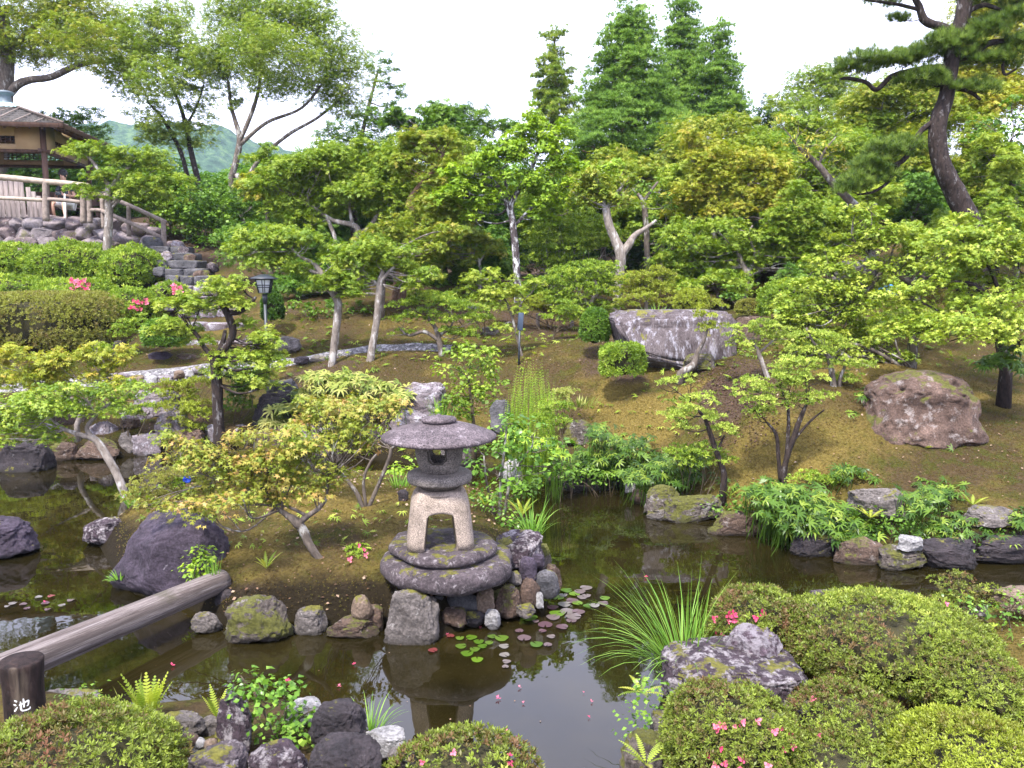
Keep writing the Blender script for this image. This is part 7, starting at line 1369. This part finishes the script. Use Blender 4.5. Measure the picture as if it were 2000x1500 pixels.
T("leafy_plant", "bright green herbs on the far shore left of the lantern roof", "plant", 10.8, [], [(590, 865, 30, 14), (560, 850, 25, 12), (640, 850, 30, 12), (700, 860, 30, 14), (740, 850, 25, 12)], 'lime', 'twig', 'broad', 'leaf', 12, 2.6, 102)
for i_, (lab, Y, bl, lm_k, lp) in enumerate([
    ("light green azalea clump at the left edge above the leaning maple", 12.0, [(20, 760, 35, 14), (60, 745, 35, 12), (0, 740, 30, 12), (80, 765, 25, 10)], 'azalea_bright', 11),
    ("green shrub overhanging the dark square shore rock", 11.2, [(20, 840, 40, 16), (60, 835, 35, 14), (-20, 850, 40, 16), (90, 850, 25, 10), (30, 815, 35, 12)], 'azalea', 11),
    ("low azalea on the left bank in front of the peaked rock", 11.2, [(345, 800, 30, 10), (375, 815, 30, 12), (340, 830, 25, 8), (400, 800, 22, 10), (370, 840, 25, 8)], 'azalea_bright', 11),
    ("dark evergreen shrub right of the thick dark maple trunk", 11.6, [(480, 770, 25, 22), (465, 800, 22, 20), (500, 750, 22, 14), (475, 740, 22, 12)], 'green', 11),
    ("small yellow-green azalea under the dark maple's left side", 11.8, [(350, 770, 28, 10), (385, 755, 28, 10), (330, 755, 20, 8), (380, 785, 20, 8)], 'azalea_bright', 10),
    ("leafy ground shrub along the foot of the azalea mounds", 14.0, [(210, 690, 30, 10), (245, 655, 20, 16), (280, 635, 15, 12)], 'azalea', 9),
    ("mossy little azalea on the island behind the purple boulder", 7.4, [(300, 950, 35, 12), (340, 935, 30, 12), (270, 975, 28, 10), (310, 975, 30, 10)], 'hedge', 10),
    ("green shrub right of the island rear rocks behind the lantern", 8.6, [(1085, 800, 20, 12), (1060, 820, 20, 10), (1100, 830, 15, 10)], 'azalea', 11)]):
    T("azalea_shrub", lab, "shrub", Y, [], bl, lm_k, 'twig', 'rhodo', 'rosette', lp, 3.0, 110 + i_, twigs=2)


for i_, (lab, Y, bl, lm_k, lp) in enumerate([
    ("low green shrub on the moss slope right of the garden lamp", 15.2, [(620, 610, 28, 12), (650, 600, 22, 12), (590, 600, 22, 12)], 'green', 9),
    ("leafy low shrub at the foot of the brown crooked trunk", 15.4, [(700, 610, 24, 12), (672, 620, 20, 10)], 'green', 9),
    ("loose shrub between the flat-topped azalea tree and the sapling", 14.2, [(930, 630, 26, 12), (905, 610, 24, 10), (880, 590, 26, 10), (950, 605, 18, 8)], 'azalea', 9),
    ("yellowish low shrub beyond the half-buried pale stone", 16.6, [(860, 590, 30, 10), (820, 585, 30, 10), (900, 580, 24, 9)], 'azalea', 9),
    ("bushy green shrub left of the tall rounded shrub", 13.6, [(1110, 610, 26, 14), (1085, 625, 20, 10), (1130, 625, 18, 10)], 'azalea', 9),
    ("shrub with upright shoots behind the flat top of the great cut boulder", 13.4, [(1250, 590, 26, 10), (1300, 598, 22, 9), (1220, 598, 18, 8)], 'azalea_bright', 9),
    ("dark low shrub right of the dull green ball", 14.0, [(1500, 610, 24, 12), (1480, 590, 20, 12), (1425, 580, 22, 14)], 'green', 9),
    ("low bush on the slope under the sweeping lime maple", 11.6, [(1700, 640, 26, 10), (1660, 660, 22, 8), (1745, 625, 24, 10)], 'azalea', 9),
    ("weedy green bush at the shore end of the left bank path", 12.6, [(480, 700, 22, 9), (540, 715, 22, 9), (510, 730, 20, 8)], 'azalea', 9),
    ("small bush at the broom-like shrub's right foot", 10.2, [(1085, 780, 20, 8), (1105, 770, 16, 7)], 'bamboo_pale', 9),
    ("ragged azalea over the left shore rocks", 11.0, [(250, 815, 24, 9), (290, 805, 22, 9), (225, 800, 20, 8)], 'azalea', 9)]):
    T("azalea_shrub", lab, "shrub", Y, [], bl, lm_k, 'twig', 'rhodo' if lm_k != 'green' else 'broad', 'rosette' if lm_k != 'green' else 'leaf', lp + (3 if lm_k == 'green' else 0), 2.8, 300 + i_, twigs=2)
P = np.vstack([scatter(2600, -100, 11.3, 2000, 16.5), scatter(1100, 650, 8.2, 2100, 11.5), scatter(500, 250, 5.2, 1060, 8.4), scatter(350, 1300, 3.0, 2100, 5.2)])
k_ = fbm(P * np.array([.9, .9, 0]) + 3, 3, 21) > .08; P = P[k_]
mb = MB(); inst(mb, 'bam', P + np.array([0, 0, .03]), rs.normal(size=P.shape), rs.normal(size=P.shape) * .4 + np.array([0, 0, 1.]), rs.uniform(.04, .10, len(P)) * (.35 + .065 * P[:, 1]), rs.rand(len(P)))
tag(mb.build("weeds", L['azalea']), "small green weeds sprinkled over the moss", "weeds", kind="stuff")


for i_, (lab, Y, bl, lm_k, lp, st_) in enumerate([
    ("dark low shrub over the shore between bamboo grass and wet ledge", 7.6, [(1440, 985, 30, 14), (1470, 1000, 25, 12), (1410, 990, 20, 12)], 'green', 13, 'broad'),
    ("leafy undergrowth behind the small bright white block", 6.9, [(1740, 1020, 30, 16), (1785, 1050, 25, 12), (1700, 1055, 25, 12)], 'green', 13, 'broad'),
    ("leafy undergrowth along the shore at the right edge", 6.8, [(1880, 1060, 35, 12), (1940, 1065, 35, 12), (1990, 1060, 30, 14), (1830, 1070, 25, 10)], 'green', 13, 'broad'),
    ("dark leafy tangle at the foot of the camellia", 7.4, [(1000, 965, 28, 14), (1040, 955, 25, 12), (960, 985, 20, 12)], 'green', 13, 'broad'),
    ("tangle of leaves along the shore right of the camellia", 8.8, [(1110, 925, 30, 14), (1150, 930, 30, 12), (1190, 935, 28, 12)], 'green', 12, 'broad'),
    ("low azalea between the weeds above the squarish grey rock", 7.9, [(1620, 945, 30, 10), (1580, 940, 26, 10), (1665, 935, 24, 9)], 'azalea', 11, 'rhodo')]):
    T("azalea_shrub", lab, "shrub", Y, [], bl, lm_k, 'twig', st_, 'rosette' if st_ == 'rhodo' else 'leaf', lp, 3.0, 330 + i_, twigs=2)

# ---- bamboo grass, sasa
def sasa(label, Y, rects, n_, s_px, lm_k, seed, h=(14, 40), name="bamboo_grass", cat="bamboo grass", stems=True, tm='bam'):
    """rects: pixel ellipses (cx,cy,rx,ry,dY) filled with leaf whorls on thin canes"""
    rs = np.random.RandomState(seed); c0 = at(rects[0][0], rects[0][1], Y); org = np.array([c0.x, Y, max(gz(c0.x, Y), 0)]); root = empty(name, org, label, cat); lf = MB(); st = MB()
    for i in range(n_):
        r = rects[rs.randint(len(rects))]; u, v = rs.normal(size=2) * .5; px, py = r[0] + np.clip(u, -1, 1) * r[2], r[1] + np.clip(v, -1, 1) * r[3]; yy = Y + (r[4] if len(r) > 4 else 0) + (-(py - r[1]) / r[3]) * .25 + rs.uniform(-.15, .15)
        p_ = np.array(at(px, py, yy)); g_ = max(gz(p_[0], p_[1] + .1), 0); 
        Z = np.array([[rs.normal() * .35, -.35 + rs.normal() * .35, 1.]]); inst(lf, tm, p_[None], rs.normal(size=(1, 3)) + np.array([[0, -.6, -.2]]), Z, m(s_px, yy) * rs.uniform(.65, 1.2), rs.rand(1))
        if stems and g_ < p_[2] + .1 and i % 2 == 0:
            b = np.array([p_[0] + rs.normal() * .05, p_[1] + .1, g_ - .02]); tube(st, catmull([(*b, .004), (*((b + p_) / 2 + rs.normal(size=3) * .02), .0035), (*p_, .003)], 3), 5)
    lf.build("leaves", L[lm_k], root, origin=org)
    if st.n: st.build("canes", L['bamboo'], root, origin=org)
    return root
sasa("dense bamboo grass with broad dark leaves overhanging the right shore", 7.15, [(1500, 960, 45, 22, .3), (1560, 975, 55, 28), (1620, 1000, 55, 28), (1680, 1030, 50, 25), (1580, 1015, 60, 28, -.1), (1640, 1045, 50, 18, -.1), (1520, 1000, 40, 22)], 820, 25, 'bamboo', 1)
sasa("bamboo grass and weeds below the slope near the right edge", 7.0, [(1800, 980, 50, 30), (1850, 1020, 50, 28), (1910, 1030, 50, 25), (1960, 1040, 40, 22), (1800, 1040, 45, 25), (1990, 1010, 30, 20), (1840, 960, 45, 25, .4)], 620, 20, 'bamboo', 2)
sasa("light green bamboo grass around the squat pale bank rock", 9.2, [(1170, 845, 30, 20), (1200, 880, 40, 25), (1240, 870, 35, 20), (1150, 890, 40, 22), (1270, 900, 40, 25), (1220, 910, 45, 20), (1180, 910, 40, 14), (1130, 905, 30, 12)], 520, 18, 'bamboo', 3)
sasa("bright bamboo grass along the water's bend", 8.6, [(1290, 910, 40, 22), (1330, 930, 40, 20), (1250, 930, 35, 14), (1350, 900, 35, 18), (1420, 935, 35, 18), (1460, 950, 35, 18)], 420, 19, 'bamboo', 4)
sasa("green weeds on the moss above the squarish grey rock", 7.9, [(1640, 925, 35, 10), (1700, 930, 30, 10), (1660, 915, 30, 8), (1740, 960, 30, 12), (1800, 935, 30, 14)], 110, 20, 'bamboo', 5)
sasa("pale yellow-edged bamboo with drooping leaves above the dark rocks", 11.3, [(640, 745, 40, 16), (690, 740, 45, 16), (740, 755, 40, 16), (600, 770, 40, 14), (660, 775, 50, 16), (720, 790, 40, 14), (780, 770, 25, 12), (560, 795, 30, 12), (540, 820, 22, 12), (620, 735, 30, 10)], 420, 26, 'bamboo_pale', 6)
sasa("weeds at the foot of the leggy azalea beside the massive boulder", 9.0, [(1670, 800, 25, 14), (1690, 770, 20, 14), (1650, 820, 25, 8), (1600, 830, 20, 8)], 90, 18, 'bamboo', 7)
sasa("leafy weeds at the right edge under the maple trunk", 9.0, [(1960, 700, 30, 12), (1990, 715, 25, 12), (1930, 710, 25, 8), (1985, 680, 25, 8)], 90, 26, 'bamboo', 8, stems=False)
sasa("leafy weeds below the thick-stemmed shrub and the island end", 8.6, [(1010, 850, 30, 14), (1060, 860, 25, 12), (1090, 880, 20, 12)], 80, 18, 'lime', 9)

# ---- foreground clipped azaleas
dome("azalea", "brown-tipped azalea mound filling the bottom left corner", 2.95, 130, 1558, 235, 160, 'azalea_brown', 17, 2.6, 120, dep=.45, lump=.13)
dome("azalea", "brown-tipped azalea mound at the bottom edge in the middle", 3.0, 905, 1540, 170, 80, 'azalea_brown', 17, 2.8, 121, dep=.35, flowers=4, frect=(770, 1465, 1000, 1500), fpx=15, lump=.13)
dome("azalea", "azalea mound with pink flowers on its left, behind the white-patched rock", 4.5, 1480, 1235, 98, 88, 'azalea_brown', 13, 3., 122, dep=.32, flowers=10, frect=(1385, 1190, 1500, 1280), fpx=14, lump=.1)
dome("azalea", "wide umbrella-shaped azalea dome, the largest on the near bank", 4.2, 1735, 1252, 200, 76, 'azalea_brown', 12, 3.2, 123, dep=.5, flowers=3, fpx=15, lump=.12)
dome("azalea", "sprawling azalea lobe spreading right of the largest dome", 3.85, 1885, 1330, 110, 82, 'azalea_brown', 12, 3., 124, dep=.4, flowers=2, fpx=15, lump=.12)
dome("azalea", "lower green azalea cushion beneath the largest dome's trunk", 3.42, 1668, 1446, 128, 88, 'azalea_brown', 13, 3., 125, dep=.38, flowers=3, fpx=16, lump=.14)
dome("azalea", "dark azalea cushion with many pink flowers below the flat lichened rock", 3.25, 1425, 1445, 135, 102, 'azalea_brown', 13, 3., 126, dep=.3, flowers=22, frect=(1385, 1405, 1545, 1495), fpx=15, lump=.12)
dome("azalea", "bright yellow-green azalea mound in the bottom right corner", 3.0, 1915, 1548, 176, 135, 'azalea_bright', 15, 3.2, 127, dep=.42, flowers=1, fpx=15, lump=.06)
dome("azalea", "dull azalea base filling the gap between cushion and corner mound", 3.08, 1650, 1520, 130, 60, 'azalea_brown', 14, 2.6, 128, dep=.3, flowers=2, fpx=16, lump=.15)
mb = MB(); a_ = at(1762, 1335, 3.95); g_ = gz(a_.x, 3.95)
_bd = [o for o in bpy.data.objects if o.get('label', '').startswith('wide umbrella-shaped')][0]
tube(mb, catmull([(a_.x, 3.95, g_ - .02, .022), (a_.x + .01, 3.95, g_ + .1, .02), (a_.x - .01, 3.97, a_.z + .05, .018)], 4), 8, .1)
tube(mb, catmull([(a_.x - .03, 3.95, g_ + .02, .016), (a_.x - .2, 3.97, g_ + .1, .014), (a_.x - .34, 4.0, a_.z + .08, .012)], 4), 7, .1)
mb.build('trunk', M_['bark_dark'], _bd, smooth=True, origin=np.array(_bd.location))
T("sparse_azalea", "sparse twiggy azalea before the pinkish boulder at the water", "shrub", 4.95, [], [(1860, 1150, 22, 14), (1885, 1175, 28, 12), (1850, 1170, 22, 9), (1925, 1165, 20, 9), (1905, 1185, 22, 8), (1835, 1180, 18, 7), (1872, 1130, 12, 8)], 'azalea_brown', 'twig', 'rhodo', 'rosette', 11, 1.8, 129, twigs=4)
T("rose_plant", "leafy green briar climbing among the bottom rocks", "plant", 3.4, [[(540, 1440, 3), (520, 1400, 2.5), (500, 1360, 2), (470, 1320, 1.2)], [(545, 1440, 3), (560, 1380, 2), (545, 1340, 1.2)], [(550, 1440, 2.5), (590, 1400, 2), (615, 1385, 1.2)]], [(500, 1350, 28, 14), (530, 1375, 32, 18), (560, 1350, 22, 14), (555, 1410, 45, 24), (600, 1400, 26, 16), (510, 1410, 32, 24), (575, 1435, 40, 18), (475, 1335, 16, 8), (590, 1440, 35, 14)], 'glossy', 'twig', 'broad', 'leaf', 23, 2.0, 130)
T("leafy_plant", "small bright green plant growing against the huge purple boulder", "plant", 5.75, [], [(385, 1085, 14, 8), (398, 1100, 18, 10), (380, 1115, 14, 9), (392, 1128, 12, 8)], 'lime', 'twig', 'broad', 'leaf', 17, 1.8, 131)
T("azalea_shrub", "tiny azalea with pink flowers beside the slab's left end", "shrub", 6.0, [], [(700, 1085, 22, 12), (690, 1100, 24, 10), (715, 1100, 18, 9)], 'azalea', 'twig', 'rhodo', 'rosette', 11, 2.6, 132)
_o = bpy.data.objects[[o.name for o in bpy.data.objects if o.get("label", "").startswith("tiny azalea")][0]]
rs = np.random.RandomState(3); addflowers(_o, np.array([at(x, y, 5.82) for x, y in ((700, 1066), (712, 1072), (684, 1094), (690, 1102), (716, 1084))]), m(13, 6), np.array(_o.location), 'flower_pink', rs)
T("hydrangea", "little hydrangea with one vivid blue flower head on the island's rear tip", "plant", 7.6, [], [(350, 930, 14, 7), (340, 940, 14, 6)], 'lime', 'twig', 'broad', 'leaf', 16, 1.8, 133, twigs=2)
_o = [o for o in bpy.data.objects if o.get("label", "").startswith("little hydrangea")][0]; mb = MB(); P = rdir(rs, 60); q = np.array(at(365, 936, 7.45)); inst(mb, 'flower', q + P * .028, rs.normal(size=P.shape), P, .016, rs.rand(60)); mb.build("flower_head", L_ if False else M_['flower_blue'], _o, origin=np.array(_o.location))
T("leafy_plant", "ivy-like weeds under the flat lichened rock at the pond edge", "plant", 3.75, [], [(1260, 1385, 18, 12), (1245, 1430, 18, 12), (1262, 1350, 18, 10), (1350, 1470, 22, 14), (1380, 1490, 20, 10)], 'glossy', 'twig', 'broad', 'leaf', 18, 2.0, 134, auto=False)
T("leafy_plant", "small clover-like weeds along the pale flat stone by the post", "plant", 3.5, [], [(130, 1390, 25, 8), (165, 1380, 22, 8), (100, 1395, 20, 8), (190, 1395, 18, 8)], 'green', 'twig', 'broad', 'leaf', 14, 1.6, 135)
T("leafy_plant", "weeds at the foot of the pinkish boulder on the near bank", "plant", 4.8, [], [(1885, 1185, 20, 7), (1900, 1195, 18, 6), (1965, 1200, 18, 6), (1990, 1170, 14, 8)], 'glossy', 'twig', 'broad', 'leaf', 14, 1.8, 136)

# ---- grasses and ferns
grass("grass_tuft", "tall arching grass tuft leaning over the water before the lichened rocks", 1330, 1305, 235, 130, Y=4.2, wpx=3.3, lean=(-.22, -.05), spread=.7, seed=2, rad=.12, droop=1.2)
grass("grass_tuft", "thin grass tuft at the bottom shore by the white mottled rock", 722, 1425, 85, 40, Y=3.45, wpx=3., spread=.7, seed=3, rad=.06, droop=1.3)
grass("grass_tuft", "reedy grass tuft beside the log end and purple boulder", 418, 1128, 55, 26, Y=5.65, wpx=2.5, spread=.25, seed=4)
grass("grass_tuft", "grass tuft at the island's rear edge by the camellia", 1040, 1040, 80, 50, Y=6.5, wpx=3, spread=.8, seed=5, rad=.1)
grass("grass_tuft", "upright grass tuft on the far bank left of the leafy shrub", 865, 830, 60, 60, Y=10.6, wpx=3, spread=.4, seed=6, rad=.15)
grass("grass_tuft", "grass tuft sprouting on top behind the great cut boulder", 1280, 622, 34, 60, Y=12.0, wpx=2.5, spread=.8, seed=7, rad=.2)
grass("grass_tuft", "soft dull grass patch on the brown rise below the small bank trees", 1130, 790, 22, 120, Y=10.4, wpx=2, spread=.7, seed=8, rad=.3, lm='bamboo_pale')
grass("grass_tuft", "wispy grass on the shore behind the lantern's left legs", 780, 960, 45, 60, Y=7.6, wpx=2.5, spread=.5, seed=9, rad=.12)
grass("grass_tuft", "tuft of grass on the left side of the huge purple boulder", 228, 1128, 26, 22, Y=6.0, wpx=3, spread=.9, seed=10, lean=(-.4, 0))
grass("grass_tuft", "sparse dark grass stalks beside the front ferns", 262, 1400, 70, 14, Y=3.5, wpx=1.8, spread=.5, seed=11, rad=.15, lm='bamboo_pale')
grass("grass_tuft", "bright broad grass at the base of the leaning maple trunk", 262, 985, 40, 40, Y=8.4, wpx=5, spread=.8, seed=12, rad=.08)
fern("bright yellow-green fern cluster at the near left shore", 290, 1408, 118, 17, Y=3.55, seed=1, upright=2.4, droop=.35)
fern("small slanting fern against the tall dark speckled rock", 425, 1402, 75, 6, Y=3.55, seed=2, upright=2.2, droop=.4)
fern("pale fern on the moss left of the lantern slabs", 700, 1078, 42, 6, Y=6.1, seed=3, upright=1.1)
fern("yellow fern on the island moss front", 520, 1108, 40, 7, Y=5.75, seed=4, upright=1.3)
fern("small fern behind the lantern's right leg", 948, 985, 38, 6, Y=6.9, seed=5, upright=1.2)
fern("green fern beside the herbs at the island's right rear", 1020, 1005, 45, 7, Y=6.7, seed=6, upright=1.4)
fern("yellowing fern hanging at the pond edge of the right rocks", 1255, 1350, 60, 7, Y=3.95, seed=7, upright=.5)
fern("large pale fern in the bottom right cut by the frame", 1262, 1490, 75, 8, Y=3.3, seed=8, upright=.9)
fern("fern under the bamboo grass by the shore", 1480, 975, 38, 7, Y=7.9, seed=9, upright=.8)
fern("fern between bamboo grass and the squarish grey rock", 1700, 1010, 42, 7, Y=7.0, seed=10, upright=.9)
fern("fern in the weeds near the right edge", 1900, 985, 40, 7, Y=7.2, seed=11, upright=1.1)
fern("fern on the rock at the water's bend", 1425, 968, 36, 7, Y=8.2, seed=12, upright=.9)
fern("fern overhanging the far right shore", 1960, 1030, 40, 7, Y=6.9, seed=13, upright=.8)
fern("fern among the lime bamboo grass", 1310, 925, 36, 7, Y=8.6, seed=14, upright=1.)

print('FACES', sum(len(o.data.polygons) for o in bpy.data.objects if o.type == 'MESH'))


# ---- summer haze
mt = bpy.data.materials.new("haze"); mt.use_nodes = True; n = mt.node_tree; n.nodes.clear(); out = n.nodes.new("ShaderNodeOutputMaterial"); pv = n.nodes.new("ShaderNodeVolumePrincipled")
pv.inputs["Color"].default_value = (.6, .78, 1, 1); pv.inputs["Density"].default_value = .00034; n.links.new(pv.outputs[0], out.inputs["Volume"])
mb = MB(); box(mb, (-100, 180, 33.5), (380, 520, 71)); tag(mb.build("haze", mt), "thin bluish summer haze in the distance", kind="stuff")
